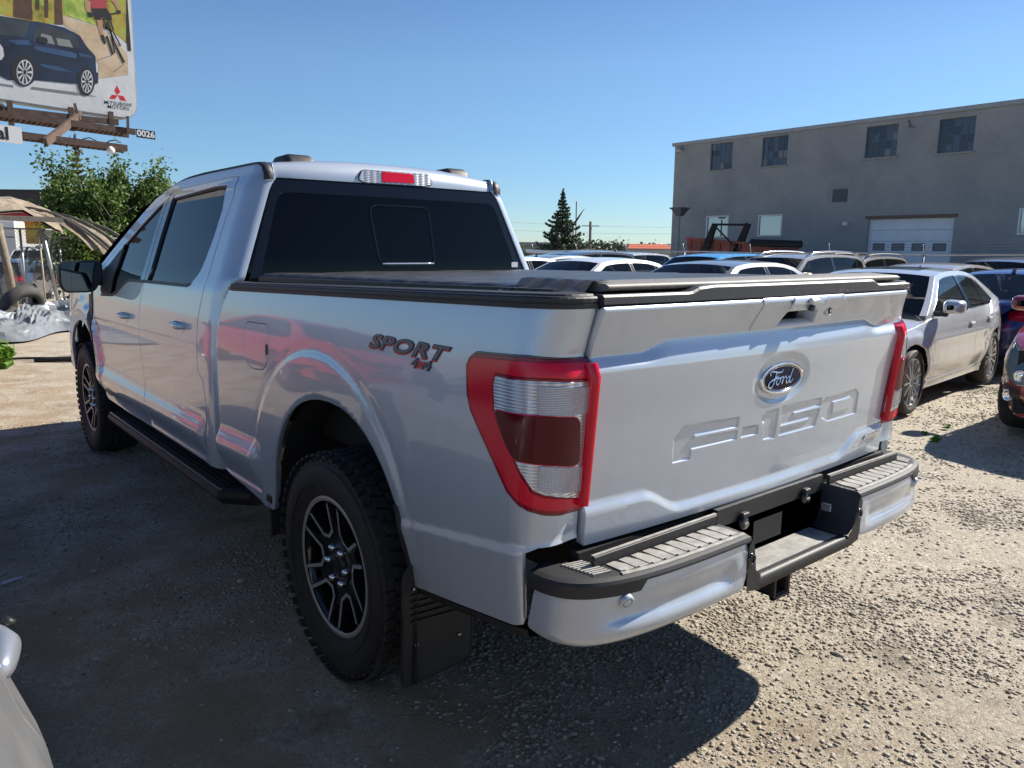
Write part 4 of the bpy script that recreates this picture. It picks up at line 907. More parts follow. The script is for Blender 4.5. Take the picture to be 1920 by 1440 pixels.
for sg in (-1, 1):
    sx_ = lambda x: s_bx(sg*x)
    top = [(sx_(xn+.012), .732), (sx_(.5), .735), (sx_(.74), .738), (sx_(.775), .708), (sx_(.86), .712), (sx_(.93), .722), (sg*(BS-.03), .728)]
    bot = [(sg*(BS-.002), .600), (sg*(BS-.05), .590), (sx_(.90), .578), (sx_(.7), .578), (sx_(.45), .588), (sx_(xn+.03), .598), (sx_(xn+.012), .64)]
    pc = panel('painted_cover', rounded(top+bot, .012, 3), BUMP, M['truck'], BU, .022, (), .03, 0, False, (0, -1, 0))
    # parking sensors
    for xx in (.80, .57) if sg < 0 else (.80, .57):
        if xx == .57 and sg < 0: xx = .40; 
        zz = .692 if xx == .80 else .66
        if xx != .80: continue
        c = BUMP(np.array([sx_(xx)]), np.array([zz]))[0]; nn = surf_normal(BUMP, np.array([sx_(xx)]), np.array([zz]))[0]; nn = nn if nn[1] < 0 else -nn
        q = Vector(nn).to_track_quat('Z', 'Y').to_matrix().to_4x4(); q.translation = Vector(c)
        mb = MB(); tmp = MB(); tmp.lathe([(.0, .021), (.008, .020), (.011, .016), (.0105, .0135), (.0095, .0135), (.0095, .0115)], M['truck'], 24, 'z'); tmp.lathe([(.0095, .0115), (.011, .0105), (.011, .0001)], M['truck'], 20, 'z')
        tmp.v = [tuple(q @ Vector(p)) for p in tmp.v]; tmp.build('parking_sensor', BU)
        tmp = MB(); tmp.lathe([(.0098, .0138), (.0102, .0128), (.0098, .0112)], M['seal'], 24, 'z'); tmp.v = [tuple(q @ Vector(p)) for p in tmp.v]; tmp.build('sensor_ring', BU)
    # black step pad: front band and top
    S_l = [sg*v for v in np.concatenate([np.linspace(abs(s_bx(xn)), abs(s_bx(.74)), 14), np.linspace(abs(s_bx(.76)), BS-.004, 22)])]
    P = []
    for s in S_l:
        x, y, nx, ny = [float(v) for v in bplan(np.array([s]))[:4]] if False else [float(np.ravel(v)[0]) for v in bplan(np.array([s]))]
        a = abs(x); zb = .737 if a < .745 else .712
        inner = -.045
        if a > .86: inner = .03
        iy = max(inner, y+.03); ix = x if a < .85 else sg*(.85+(a-.85)*.25)
        P.append([(x-nx*.012, y-ny*.012, zb-.006), (x+nx*.003, y+ny*.003, zb), (x+nx*.003, y+ny*.003, .743), (x-nx*.001, y-ny*.001, .751), (x-nx*.014, y-ny*.014, .755), (x-nx*.020, y-ny*.020, .756), (ix, iy, .757)])
    mb = MB(); mb.grid(P, M['black_plastic'], smooth=False, flip=sg > 0)
    # inner wall of the notch
    x0 = sg*xn; y0 = float(P[0][1][1])
    wall = [[(x0, y0-.001, .745), (x0, y0+.012, .756), (x0, -.012, .757)], [(x0-sg*.010, y0-.001, .735), (x0-sg*.012, y0+.014, .745), (x0-sg*.012, -.012, .745)], [(x0-sg*.030, y0+.002, .645), (x0-sg*.034, y0+.016, .640), (x0-sg*.034, -.012, .636)], [(x0-sg*.060, y0+.004, .622), (x0-sg*.066, y0+.016, .618), (x0-sg*.066, -.012, .617)]]
    mb.grid(wall, M['black_plastic'], flip=sg < 0)
    mb.add([(x0+sg*.014, y0-.001, .722), (x0, y0-.002, .745), (x0-sg*.010, y0-.002, .735), (x0-sg*.030, y0, .645), (x0-sg*.060, y0+.002, .622), (x0-sg*.060, y0+.004, .575), (x0+sg*.010, y0+.002, .590), (x0+sg*.012, y0, .64)], [(0, 1, 2, 3, 4, 5, 6, 7)], M['black_plastic'])
    pad = mb.build('step_pad', BU)
    # raised tread plates with grooves between them
    me_ = None; n = 10; xa, xb_ = .335, .795
    for k in range(n):
        u0 = xa+(xb_-xa)*k/n+.003; u1 = xa+(xb_-xa)*(k+1)/n-.003
        yb0 = float(np.interp(sg*(u0+u1)/2, bxt[::1], byt)) if True else 0
        mb = MB(); zt = .7605; yo = yb0+.026; yi = -.048
        v = [(u0, yo), (u0+.030, yo), (u0+.030, yo+.008), (u1, yo+.008), (u1, yi), (u0+.012, yi), (u0+.005, yi-.014), (u0, yi-.03)]
        mb.prism([(sg*a, b_) for a, b_ in (v if sg > 0 else v)], lambda p, q, w: (p, q, zt+w), .005, M['grey_plastic'])
        mb.build('tread_plate', pad)
    # dusty border round the tread
    mb = MB(); P = []
    for s in np.linspace(abs(s_bx(.325)), abs(s_bx(.805)), 14):
        x, y, nx, ny = [float(np.ravel(v)[0]) for v in bplan(np.array([sg*s]))]; P.append([(x-nx*.0135, y-ny*.0135, .7562), (x-nx*.016, y-ny*.016, .7600), (x-nx*.024, y-ny*.024, .7600), (x-nx*.026, y-ny*.026, .757)])
    mb.grid(P, M['grey_plastic'], flip=sg > 0); mb.build('tread_border', pad)
    for k in range(9):
        t = k/8; a0 = .815+.012*t; mb = MB()
        mb.bar((sg*(.812+.012*t), -.082+.085*t, .758), (sg*(.885-.02*(1-t)), -.072+.088*t, .758), .0065, .006, M['grey_plastic']); mb.build('corner_rib', pad)
    # tall lip towards the tailgate
    mb = MB(); mb.box(*sorted((sg*.32, sg*.83)), -.042, -.030, .74, .786, M['black_plastic'], .003); mb.bar((sg*.32, -.036, .787), (sg*.83, -.036, .787), .010, .003, M['grey_plastic']); mb.build('bumper_lip', BU)
    # side wrap behind the bumper end
    mb = MB(); mb.box(*sorted((sg*.86, sg*.945)), -.02, .08, .60, .735, M['dark'], .01); mb.build('bumper_end_bracket', BU)
# dark valance between bumper and tailgate, notch floor and back
mb = MB(); mb.box(-.86, .86, -.028, .055, .60, .735, M['dark']); mb.box(-.83, .83, .012, .045, .735, .778, M['black_plastic'])
mb.build('inner_beam', BU)
mb = MB(); xs = np.linspace(-.262, .262, 12); P = []
for x in xs:
    y = float(np.interp(x, bxt, byt)); P.append([(x, y+.010, .574), (x, y+.001, .578), (x, y-.001, .606), (x, y+.006, .615), (x, y+.014, .617), (x, y+.022, .614), (x, -.012, .612)])
mb.grid(P, M['black_plastic'], flip=True); nf = mb.build('step_floor', BU)
mb = MB(); mb.box(-.235, .235, -.125, -.02, .612, .6165, M['grey_plastic'], .001); mb.build('floor_mat', nf)
mb = MB(); 
for (x0, x1, z0, z1) in ((-.30, -.105, .61, .79), (.055, .30, .61, .79), (-.105, .055, .61, .635), (-.105, .055, .712, .79)): mb.box(x0, x1, -.028, -.012, z0, z1, M['black_plastic'])
bk = mb.build('notch_back', BU)
mb = MB(); mb.box(-.095, .045, .012, .02, .63, .70, M['grey_plastic']); mb.tube([(-.07, .01, .655), (.03, .01, .665)], .018, M['alu'], 10); mb.build('trailer_wiring', bk)
for (xx, zz) in ((-.178, .728), (.175, .735)):
    mb = MB(); mb.lathe([(-.030, .021), (-.044, .021), (-.047, .018), (-.047, .001)], M['black_paint'], 18, 'y', (xx, 0, zz)); mb.box(xx-.016, xx+.016, -.048, -.030, zz+.017, zz+.034, M['black_plastic'], .003)
    mb.box(xx-.010, xx+.010, -.050, -.047, zz-.004, zz+.004, M['grey_plastic'], .001); mb.build('trailer_socket', bk)
mb = MB(); mb.box(.278, .289, -.075, -.040, .672, .700, M['refl'], .002); mb.build('plate_lamp', BU)
mb = MB(); mb.box(-.289, -.278, -.075, -.040, .672, .700, M['refl'], .002); mb.build('plate_lamp', BU)
for sg in (-1, 1):
    mb = MB(); c = float(np.interp(sg*.30, bxt, byt)); mb.lathe([(c-.004, .018), (c-.008, .016), (c-.007, .011), (c-.004, .011)], M['black_paint'], 16, 'y', (sg*.312, .0, .685)); mb.build('bumper_knob', BU)
# tow hitch receiver
mb = MB()
for (x0, x1, z0, z1) in ((-.038, -.028, .455, .531), (.028, .038, .455, .531), (-.038, .038, .455, .465), (-.038, .038, .521, .531)): mb.box(x0, x1, -.075, .30, z0, z1, M['dark'], .002)
for (x0, x1, z0, z1) in ((-.046, -.034, .447, .539), (.034, .046, .447, .539), (-.046, .046, .447, .459), (-.046, .046, .527, .539)): mb.box(x0, x1, -.080, -.062, z0, z1, M['black_plastic'], .002)
mb.box(-.45, .45, .16, .24, .52, .60, M['dark']); mb.build('tow_hitch', T)
# ---------------------------------------------------------------- wheels
def pol(r, t): t = math.radians(t); return (r*math.cos(t), r*math.sin(t))
def tyre_mb(R, w, rr, blocks=False):
    h = w/2; mb = MB(); s = (R-rr)
    prof = [(-h+.02, rr-.012), (-h+.022, rr+.0), (-h+.010, rr+.012), (-h+.001, rr+s*.35), (-h, rr+s*.5), (-h+.004, rr+s*.68), (-h+.012, rr+s*.82), (-h+.022, R-.016), (-h+.045, R-.005), (0, R-.001)]
    prof = prof+[(-a, r) for a, r in prof[::-1][1:]]
    if blocks: prof = [(a, r-.009 if r > R-.03 else r) for a, r in prof]
    mb.lathe(prof, M['rubber'], 72 if blocks else 32)
    for q in (.30, .72): mb.lathe([(-h+.002, rr+s*q-.002), (-h-.0015+.003*(q > .5), rr+s*q), (-h+.002, rr+s*q+.002)], M['rubber'], 72 if blocks else 32)
    return mb
def blocks_mb(R, w):
    mb = MB(); n = 54; r = random.Random(3)
    for k in range(n):
        for j, (a, wd, ph_) in enumerate(((-.118, .036, 0), (-.074, .040, .5), (-.025, .036, .2), (.025, .036, .7), (.074, .040, .4), (.118, .036, 0))):
            t = 2*math.pi*(k+ph_)/n; c = Vector((a, math.cos(t)*(R-.007), math.sin(t)*(R-.007))); 
            rad = Vector((0, math.cos(t), math.sin(t))); tan = Vector((0, -math.sin(t), math.cos(t)))
            sk = .25 if j % 2 else -.25; M_ = Matrix((Vector((1, 0, 0))+tan*sk, tan, rad)).transposed().to_4x4(); M_.translation = c
            L_ = math.pi*2*R/n*(.72 if j not in (0, 5) else .62)
            mb.box(-wd/2, wd/2, -L_/2, L_/2, -.007, .0065-(.005 if j in (0, 5) else 0), M['rubber2'], .0, M_)
            if j in (0,):   # shoulder lug running down the sidewall
                c2 = Vector((-w/2+.010, math.cos(t)*(R-.032), math.sin(t)*(R-.032))); M2 = Matrix((Vector((1, 0, 0)), tan, rad)).transposed().to_4x4(); M2.translation = c2
                mb.box(.004, .02, -L_/2, L_/2, -.006-.006*(k % 2), .009, M['rubber2'], 0, M2)
    return mb
RW_, RWR = .417, .252
M['machined'] = noisy(mat('machined_spoke_face', (.40, .39, .38), .35, .35), 200, .1)
def spoke_z(r): return -.085-.030*((r-.06)/.18)      # axial position of the face: more outward at the rim
def face_prism(mb, poly, m, d, off=0):
    mb.prism(poly, lambda u, v, w: (spoke_z(math.hypot(u, v))-off-w*1.0*(1 if w < 0 else 0)*1.0 if True else 0, u, v), d, m)
def u_pocket(th, w=0.0):
    # outline of one U window: wide at the rim, closed towards the hub with a slanted end
    o = []
    for k in range(7): o.append(pol(.236-w*.2, th-21.5+w*110+(43-w*220)*k/6))
    o += [pol(.172, th+19.5-w*260), pol(.122+w, th+17-w*320), pol(.103+w*1.1, th-6), pol(.128+w, th-22+w*260)]
    return o
def truck_wheel(parent, loc, right=False):
    e = empty('wheel', loc, math.pi if right else 0); e.parent = parent
    return e
w_t = tyre_mb(RW_, .275, .262, True); tb = blocks_mb(RW_, .275)
w_r = MB(); w_r.lathe([(-.108, .262), (-.116, .258), (-.112, .246), (-.095, .238), (.02, .222), (.10, .245), (.11, .262)], M['black_paint'], 64)
w_o = MB(); w_o.lathe([(-.1165, .257), (-.1185, .252), (-.1185, .243), (-.1150, .239)], M['machined'], 72)
M['satin_black'] = mat('satin_black_wheel_paint', (.010, .010, .011), .38)
w_s = MB(); w_u = MB()
w_s.lathe([(-.075, .078), (-.088, .074), (-.092, .055), (-.080, .045)], M['satin_black'], 40)
for k in range(6):
    th = 60*k
    P1 = u_pocket(th); P2 = inset(P1, .026); n_ = len(P1)
    # machined strip round the U, except along the rim
    fr_ = lambda p, o: (spoke_z(math.hypot(*p))-o, p[0], p[1])
    idx = [6, 7, 8, 9, 10, 0]
    L1 = [fr_(P1[i], .004) for i in idx]; L2 = [fr_(P2[i], .004) for i in idx]; L0 = [fr_(P1[i], -.03) for i in idx]; L3 = [fr_(P2[i], -.03) for i in idx]
    w_u.grid([L1, L2], M['machined'], smooth=False, flip=False); w_s.grid([L0, L1], M['satin_black'], smooth=False); w_s.grid([L2, L3], M['satin_black'], smooth=False)
    # black spoke between this pocket and the next, with a narrow window towards the rim
    Q = u_pocket(th+60)
    web = [P1[8], P1[9], pol(.070, th), pol(.070, th+20), pol(.070, th+40), pol(.070, th+60), Q[9], Q[10]]
    web = [P1[7], P1[8], P1[9], pol(.066, th+2), pol(.066, th+30), pol(.066, th+58), Q[9], Q[10], pol(.165, th+36.5), pol(.150, th+29), pol(.165, th+23)]
    w_s.prism(web, lambda u, v, w: (spoke_z(math.hypot(u, v))+.006*max(0, 1-abs(math.hypot(u, v)-.11)/.1)-w, u, v), .045, M['satin_black'])
    for (a, b_) in (((.165, th+23), (.238, th+20.5)), ((.165, th+36.5), (.238, th+39.5))):
        p, q = pol(*a), pol(*b_); w_s.bar(fr_(p, -.014), fr_(q, -.012), .009, .03, M['satin_black'], (1, 0, 0))
w_b = MB(); w_b.lathe([(-.02, .03), (-.02, .185), (.0, .185)], M['alu'], 40); w_b.lathe([(-.03, .001), (-.03, .20)], M['dark'], 20); w_b.lathe([(.03, .001), (.03, .25)], M['dark'], 20)
w_c = MB(); w_c.lathe([(-.085, .045), (-.099, .042), (-.101, .036), (-.100, .001)], M['satin_black'], 32)
w_n = []
for k in range(6):
    p = pol(.0675, 60*k+0); w_n.append(MB()); w_n[-1].lathe([(-.086, .013), (-.108, .012), (-.114, .007), (-.115, .0005)], M['chrome'], 12, 'x', (0, p[0], p[1]))
first = None
for (y, right) in ((RY, 0), (RY+WB, 0), (RY, 1), (RY+WB, 1)):
    e = empty('wheel', ((.865 if right else -.865), y, .413), math.pi if right else 0); e.parent = T; e.rotation_euler = (random.Random(y).uniform(-.05, .05) if y > 2 else math.radians(2), 0, math.pi if right else 0)
    if first is None:
        first = [w_t.build('tyre', e), tb.build('tread_blocks', e), w_r.build('rim', e), w_o.build('rim_ring', e), w_s.build('spokes', e), w_u.build('machined_spoke_edge', e), w_b.build('brake_disc', e), w_c.build('hub_cap', e), *[q.build('lug_nut', e) for q in w_n]]
    else:
        for o in first:
            c = o.copy(); COL.objects.link(c); c.parent = e
# ================================================================ other cars: one parametric builder
def make_wheel_meshes(R, w, rr, nsp, kind, mname, rim_mat):
    t = tyre_mb(R, w, rr); r = MB(); h = w/2
    r.lathe([(-h+.02, rr), (-h+.012, rr-.006), (-h+.018, rr-.016), (-h+.05, rr-.03), (h-.02, rr-.02)], rim_mat, 32)
    s = MB(); ax = lambda q: -h+.035-.012*(q/rr)
    s.lathe([(ax(0)-.004, .001), (ax(0)-.006, .03), (ax(0)+.0, .05), (ax(0)+.02, .06)], rim_mat, 20)
    for k in range(nsp):
        if kind == 'multi':
            a = 360/nsp*k; p0 = pol(.035, a); p1 = pol(rr-.012, a); s.bar((ax(0), *p0), (ax(rr)-.002, *p1), .017, .022, rim_mat, (1, 0, 0))
        else:
            for da in (-9, 9):
                a = 360/nsp*k; p0 = pol(.04, a+da*1.2); p1 = pol(rr-.012, a+da); s.bar((ax(0), *p0), (ax(rr)-.002, *p1), .030, .025, rim_mat, (1, 0, 0))
    s.lathe([(.0, .001), (.0, rr-.03)], M['dark'], 20); s.lathe([(-.015, .03), (-.015, .15)], M['alu'], 20)
    out = []
    for nm, m in (('tyre', t), ('rim', r), ('spokes', s)):
        o = m.build(nm, None); me = o.data; me.name = nm; bpy.data.objects.remove(o); out.append((nm, me))
    return out
WH = {'a': make_wheel_meshes(.335, .235, .245, 13, 'multi', 'a', M['alloy']), 'b': make_wheel_meshes(.345, .225, .225, 5, 'y', 'b', M['alloy']),
      'c': make_wheel_meshes(.345, .225, .225, 5, 'y', 'c', mat('dark_alloy', (.06, .06, .065), .35, .8))}
PARAMS = {
 'sedan': dict(L=4.62, W=1.81, H=1.43, wb=2.81, fo=.78, sill=.27, hood=[(2.31, .60), (2.22, .70), (1.9, .80), (1.2, .905), (.95, .935)], belt=[(.95, .935), (-.2, .955), (-1.35, .985)], deck=[(-1.35, .985), (-1.75, 1.01), (-2.15, 1.0), (-2.27, .93), (-2.31, .80)],
   gh=[(1.10, .955), (.30, 1.335), (.10, 1.375), (-.55, 1.40), (-.95, 1.37), (-1.15, 1.325), (-1.78, 1.03)], nA=1, nC=5, wt=.565, R=.335),
 'hatch': dict(L=4.45, W=1.82, H=1.50, wb=2.68, fo=.88, sill=.28, hood=[(2.22, .62), (2.12, .76), (1.8, .86), (1.2, .96), (1.05, .98)], belt=[(1.05, .98), (-.4, 1.0), (-1.7, 1.06)], deck=[(-1.7, 1.06), (-2.0, 1.05), (-2.15, 1.0), (-2.2, .92), (-2.22, .8)],
   gh=[(1.20, .99), (.42, 1.38), (.2, 1.43), (-.5, 1.475), (-1.2, 1.44), (-1.62, 1.38), (-2.02, 1.06)], nA=1, nC=5, wt=.60, R=.33),
 'suv': dict(L=4.65, W=1.86, H=1.66, wb=2.70, fo=.90, sill=.34, hood=[(2.32, .75), (2.25, .88), (2.0, .98), (1.3, 1.07), (1.15, 1.08)], belt=[(1.15, 1.08), (-.4, 1.10), (-1.8, 1.15)], deck=[(-1.8, 1.15), (-2.15, 1.13), (-2.27, 1.05), (-2.31, .95), (-2.32, .85)],
   gh=[(1.32, 1.09), (.60, 1.52), (.38, 1.575), (-.5, 1.63), (-1.4, 1.61), (-1.85, 1.56), (-2.18, 1.14)], nA=1, nC=5, wt=.62, R=.36),
}
def make_car(name, label, cat, kind, paint, wheel='b', group=None, loc=(0, 0, 0), heading=0.0, detail=1, rails=None, sunroof=False, front='plain', rear='plain', scale=None):
    p = dict(PARAMS[kind]); hl = p['L']/2; hw = p['W']/2; step = .05 if detail > 1 else .085
    root = empty(name, loc, heading, label, cat, group)
    # lower body plan: rounded rectangle by arc length, s=0 at the nose, s=SL at the tail centre
    t = np.linspace(0, math.pi, 361); n1, n2 = (3.6, 4.6)
    px_ = -hw*np.abs(np.sin(t))**(2/n1); py_ = hl*np.sign(np.cos(t))*np.abs(np.cos(t))**(2/n2)
    d = np.hypot(np.diff(px_), np.diff(py_)); sa = np.concatenate([[0], np.cumsum(d)]); SL = sa[-1]
    s_y = lambda y: float(np.interp(-y, -py_, sa))
    s_x = lambda x, front=True: float(np.interp(x, -px_[:181], sa[:181])) if front else SL-float(np.interp(x, -px_[:181], sa[:181]))
    line = p['hood']+p['belt'][1:]+p['deck'][1:]; LY = [q[0] for q in line][::-1]; LZ = [q[1] for q in line][::-1]
    zsh = lambda y: np.interp(y, LY, LZ)
    sill = p['sill']; R = p['R']; yf = hl-p['fo']; yr = yf-p['wb']
    def BODY(s, z):
        s = np.asarray(s, float); z = np.asarray(z, float); e = .02
        x = np.interp(s, sa, px_); y = np.interp(s, sa, py_)
        tx = np.interp(s+e, sa, px_)-np.interp(s-e, sa, px_); ty = np.interp(s+e, sa, py_)-np.interp(s-e, sa, py_)
        l = np.maximum(np.hypot(tx, ty), 1e-9); nx, ny = ty/l, -tx/l
        zt = zsh(y); k = (z-sill)/(zt-sill)
        o = -.055*np.clip((k-.62)/.38, 0, 1.1)**2-.07*np.clip((.30-k)/.30, 0, 1)**1.6
        o = o+.010*sst(.74, .66, k)*sst(.50, .66, k)
        for yc in (yf, yr):
            q = np.sqrt((y-yc)**2+(z-R+.0)**2)/(R+.13); o = o+.016*sst(1.12, .96, q)
        # nose and tail roll back towards the top edge
        endk = sst(hl-.22, hl-.02, np.abs(y)); o = o-endk*.10*np.clip((k-.45)/.55, 0, 1)**2-endk*.05*np.clip((.25-k)/.25, 0, 1)
        return np.stack([x+nx*o, y+ny*o, z+0*s], -1)
    out = (-1, 0, 0)
    top = lambda y: float(zsh(y))
    def topline(y0, y1, n=8): return [(s_y(y), top(y)) for y in np.linspace(y0, y1, n)]
    def arc(yc, a0, a1, n=12):
        rr = R+.055; return [(s_y(yc+rr*math.cos(math.radians(a))), max(sill-.02, R-.01+rr*math.sin(math.radians(a)))) for a in np.linspace(a0, a1, n)]
    yA, zA = p['gh'][0]; g = .004
    yd1 = yf-R-.16; yd2 = (p['gh'][2][0]+p['gh'][4][0])/2+.02; yd3 = yr+R*.35
    parts = {}
    for mir in (False, True):
        fe = [(s_y(hl-.34)+g, sill+.30), (s_y(hl-.34)+g, top(hl-.34))]+topline(hl-.40, yd1, 6)+[(s_y(yd1)-g, top(yd1)), (s_y(yd1)-g, sill)]+arc(yf, 195, 350)[::-1][::-1]
        fe = [(s_y(hl-.30)+g, top(hl-.30))]+topline(hl-.36, yd1+.01, 6)+[(s_y(yd1)-g, top(yd1)), (s_y(yd1)-g, sill)]+[q for q in arc(yf, 187, 30)]+[(s_y(hl-.30)+g, R+.22)]
        parts['f'] = panel('front_fender', fe, BODY, paint, root, step, (), .02, 0, mir, out)
        d1 = [(s_y(yd1)+g, sill), (s_y(yd1)+g, top(yd1))]+topline(yd1-.05, yd2+.05, 5)+[(s_y(yd2)-g, top(yd2)), (s_y(yd2)-g, sill)]
        dd1 = panel('front_door', d1, BODY, paint, root, step, (), .02, 0, mir, out)
        ra = R+.055; d2 = [(s_y(yd2)+g, sill), (s_y(yd2)+g, top(yd2))]+topline(yd2-.05, yd3-.0+.05, 5)+[(s_y(yd3)-g, top(yd3)), (s_y(yd3)-g, R+math.sqrt(max(0, (ra+.02)**2-(yd3-yr)**2))+.05), (s_y(yr+ra+.03)-g, R+.05), (s_y(yr+ra+.03)-g, sill)]
        dd2 = panel('rear_door', d2, BODY, paint, root, step, (), .02, 0, mir, out)
        qp = [(s_y(yr+ra+.03)+g, sill), (s_y(yr+ra+.03)+g, R+.05), (s_y(yd3)+g, R+math.sqrt(max(0, (ra+.02)**2-(yd3-yr)**2))+.05), (s_y(yd3)+g, top(yd3))]+topline(yd3-.08, -hl+.30, 8)+[(s_y(-hl+.26), top(-hl+.26)), (s_y(-hl+.26), R+.22)]+arc(yr, 150-180+0, 0, 2)[:0]+[q for q in arc(yr, 150, -7)][::1]
        qp = [(s_y(yr+ra+.03)+g, sill), (s_y(yr+ra+.03)+g, R+.05), (s_y(yd3)+g, R+math.sqrt(max(0, (ra+.02)**2-(yd3-yr)**2))+.05), (s_y(yd3)+g, top(yd3))]+topline(yd3-.08, -hl+.30, 8)+[(s_y(-hl+.26), top(-hl+.26)), (s_y(-hl+.26), R+.22)]+[q for q in arc(yr, 150, 0)]
        parts['q'] = panel('quarter_panel', qp, BODY, paint, root, step, (), .02, 0, mir, out)
        for par, y0 in ((dd1, yd2+.20), (dd2, yd3+.22)):
            mb = MB(); zc_ = top(y0)-.13; c = BODY(np.array([s_y(y0)]), np.array([zc_]))[0]; sx = -1 if mir else 1
            mb.box(*sorted((sx*(c[0]-.03), sx*(c[0]-.008))), y0-.08, y0+.08, zc_-.012, zc_+.014, paint, .007); mb.box(*sorted((sx*(c[0]-.004), sx*(c[0]+.01))), y0-.05, y0+.06, zc_-.035, zc_+.02, M['seal'], .004); mb.build('door_handle', par)
        if detail > 1:
            panel('sill_trim', [(s_y(yf-ra-.03), sill-.05), (s_y(yf-ra-.03), sill+.035), (s_y(yr+ra+.03), sill+.035), (s_y(yr+ra+.03), sill-.05)], BODY, paint, root, .08, (), .02, .012, mir, out)
    # bumpers wrap the nose and tail in one piece each
    def wrap(s, z):   # signed s
        P_ = BODY(np.abs(s), z); P_[:, 0] = np.where(s > 0, P_[:, 0], -P_[:, 0]); return P_
    def wrap_r(s, z):
        P_ = BODY(SL-np.abs(s), z); P_[:, 0] = np.where(s > 0, P_[:, 0], -P_[:, 0]); return P_
    sf = s_y(hl-.30)-g; sr_ = SL-s_y(-hl+.26)-g; zf = top(hl-.02); low = sill-.06
    af = [(s_y(yf+(R+.055)*math.cos(math.radians(a))), R+(R+.055)*math.sin(math.radians(a))) for a in (28, 14, 2)]
    fb = [(-sf, R+.21)]+[(-a, z) for a, z in af]+[(-af[-1][0], low+.03), (-sf*.8, low), (sf*.8, low), (af[-1][0], low+.03)]+af[::-1]+[(sf, R+.21), (sf, top(hl-.30)), (sf*.75, top(hl-.10)), (sf*.5, zf), (-sf*.5, zf), (-sf*.75, top(hl-.10)), (-sf, top(hl-.30))]
    fbo = panel('front_bumper', fb, wrap, paint, root, step, (), .02, 0, False, (0, 1, 0))
    zr_ = top(-hl+.03); qa = s_y(yr-(R+.06)); qr = SL-qa
    rb_ = [(-sr_, R+.21), (-qr, R+.02), (-qr, low+.03), (-sr_*.8, low), (sr_*.8, low), (qr, low+.03), (qr, R+.02), (sr_, R+.21), (sr_, top(-hl+.26)), (sr_*.7, top(-hl+.08)), (sr_*.45, zr_), (-sr_*.45, zr_), (-sr_*.7, top(-hl+.08)), (-sr_, top(-hl+.26))]
    rbo = panel('rear_bumper', rb_, wrap_r, paint, root, step, (), .02, 0, False, (0, -1, 0))
    z0 = top(hl-.05)
    panel('lower_grille', rounded([(-.50, low+.05), (-.55, low+.17), (.55, low+.17), (.50, low+.05)], .03), wrap, M['seal'], fbo, .1, (), .01, .004, False, (0, 1, 0))
    if front == 'kidney':
        for a, b_ in ((-.19, -.015), (.015, .19)):
            pg_ = rounded([(a, z0-.18), (a-.01*(a < 0), z0-.045), (b_, z0-.045), (b_, z0-.18)], .03); go = panel('grille', pg_, wrap, M['seal'], fbo, .05, (), .01, .006, False, (0, 1, 0)); panel('grille_frame', inset(pg_, -.010), wrap, M['chrome'], go, .05, [pg_], .01, .010, False, (0, 1, 0))
    else:
        pg_ = rounded([(-.34, z0-.20), (-.42, z0-.05), (.42, z0-.05), (.34, z0-.20)], .03); go = panel('grille', pg_, wrap, M['seal'], fbo, .08, (), .01, .006, False, (0, 1, 0)); panel('grille_frame', inset(pg_, -.010), wrap, M['chrome'], go, .08, [pg_], .01, .010, False, (0, 1, 0))
    for sg in (-1, 1):
        hlp = rounded([(sg*.46, z0-.17), (sg*.44, z0-.04), (sg*(sf-.02), top(hl-.30)-.02), (sg*(sf+.10), top(hl-.42)-.03), (sg*(sf-.02), z0-.12), (sg*.62, z0-.19)], .02)
        ho = panel('headlight', hlp, wrap, M['lamp_bowl'], root, .05, (), .01, .008, False, (0, 1, 0))
        panel('headlight_glass', inset(hlp, .012), wrap, M['lamp_glass'], ho, .05, (), .004, .012, False, (0, 1, 0))
        if detail > 1:
            c = wrap(np.array([sg*.60]), np.array([z0-.11]))[0]; mb = MB(); mb.lathe([(c[1]-.03, .052), (c[1]+.014, .050), (c[1]+.016, .040), (c[1]+.010, .036), (c[1]+.018, .02), (c[1]+.020, .001)], M['chrome'], 24, 'y', (c[0], 0, c[2])); mb.build('lamp_projector', ho)
            panel('side_marker', rounded([(sg*(sf+.10), z0-.22), (sg*(sf+.10), z0-.19), (sg*(sf+.24), z0-.185), (sg*(sf+.24), z0-.215)], .005), wrap, M['amber'], fbo, .05, (), .004, .004, False, (0, 1, 0))
            fg = rounded([(sg*.58, low+.09), (sg*.60, low+.24), (sg*.86, low+.27), (sg*.90, low+.16), (sg*.80, low+.09)], .03); fo_ = panel('fog_lamp_pocket', fg, wrap, M['seal'], fbo, .05, (), .004, .004, False, (0, 1, 0))
            c = wrap(np.array([sg*.76]), np.array([low+.17]))[0]; nn = Vector((0.35*np.sign(c[0]), 1, 0)).normalized(); tmp = MB(); tmp.lathe([(0, .052), (.014, .050), (.018, .042), (.010, .036), (.012, .001)], M['chrome'], 20, 'z'); q = nn.to_track_quat('Z', 'Y').to_matrix().to_4x4(); q.translation = Vector(c)+nn*.002; tmp.v = [tuple(q @ Vector(v)) for v in tmp.v]; tmp.build('fog_lamp', fo_)
        zt = top(-hl+.06)
        tlp = rounded([(sg*.42, zt-.15), (sg*.40, zt-.05), (sg*(sr_-.02), top(-hl+.26)-.05), (sg*(sr_+.22), top(-hl+.48)-.07), (sg*(sr_+.10), zt-.15), (sg*.7, zt-.18)], .02)
        to = panel('tail_light', tlp, wrap_r, M['lens_red'], root, .05, (), .01, .008, False, (0, -1, 0))
        panel('tail_light_bar', [(sg*.50, zt-.12), (sg*.50, zt-.10), (sg*(sr_+.02), zt-.085), (sg*(sr_+.02), zt-.105)], wrap_r, M['lens_red_bright'], to, .05, (), .004, .011, False, (0, -1, 0))
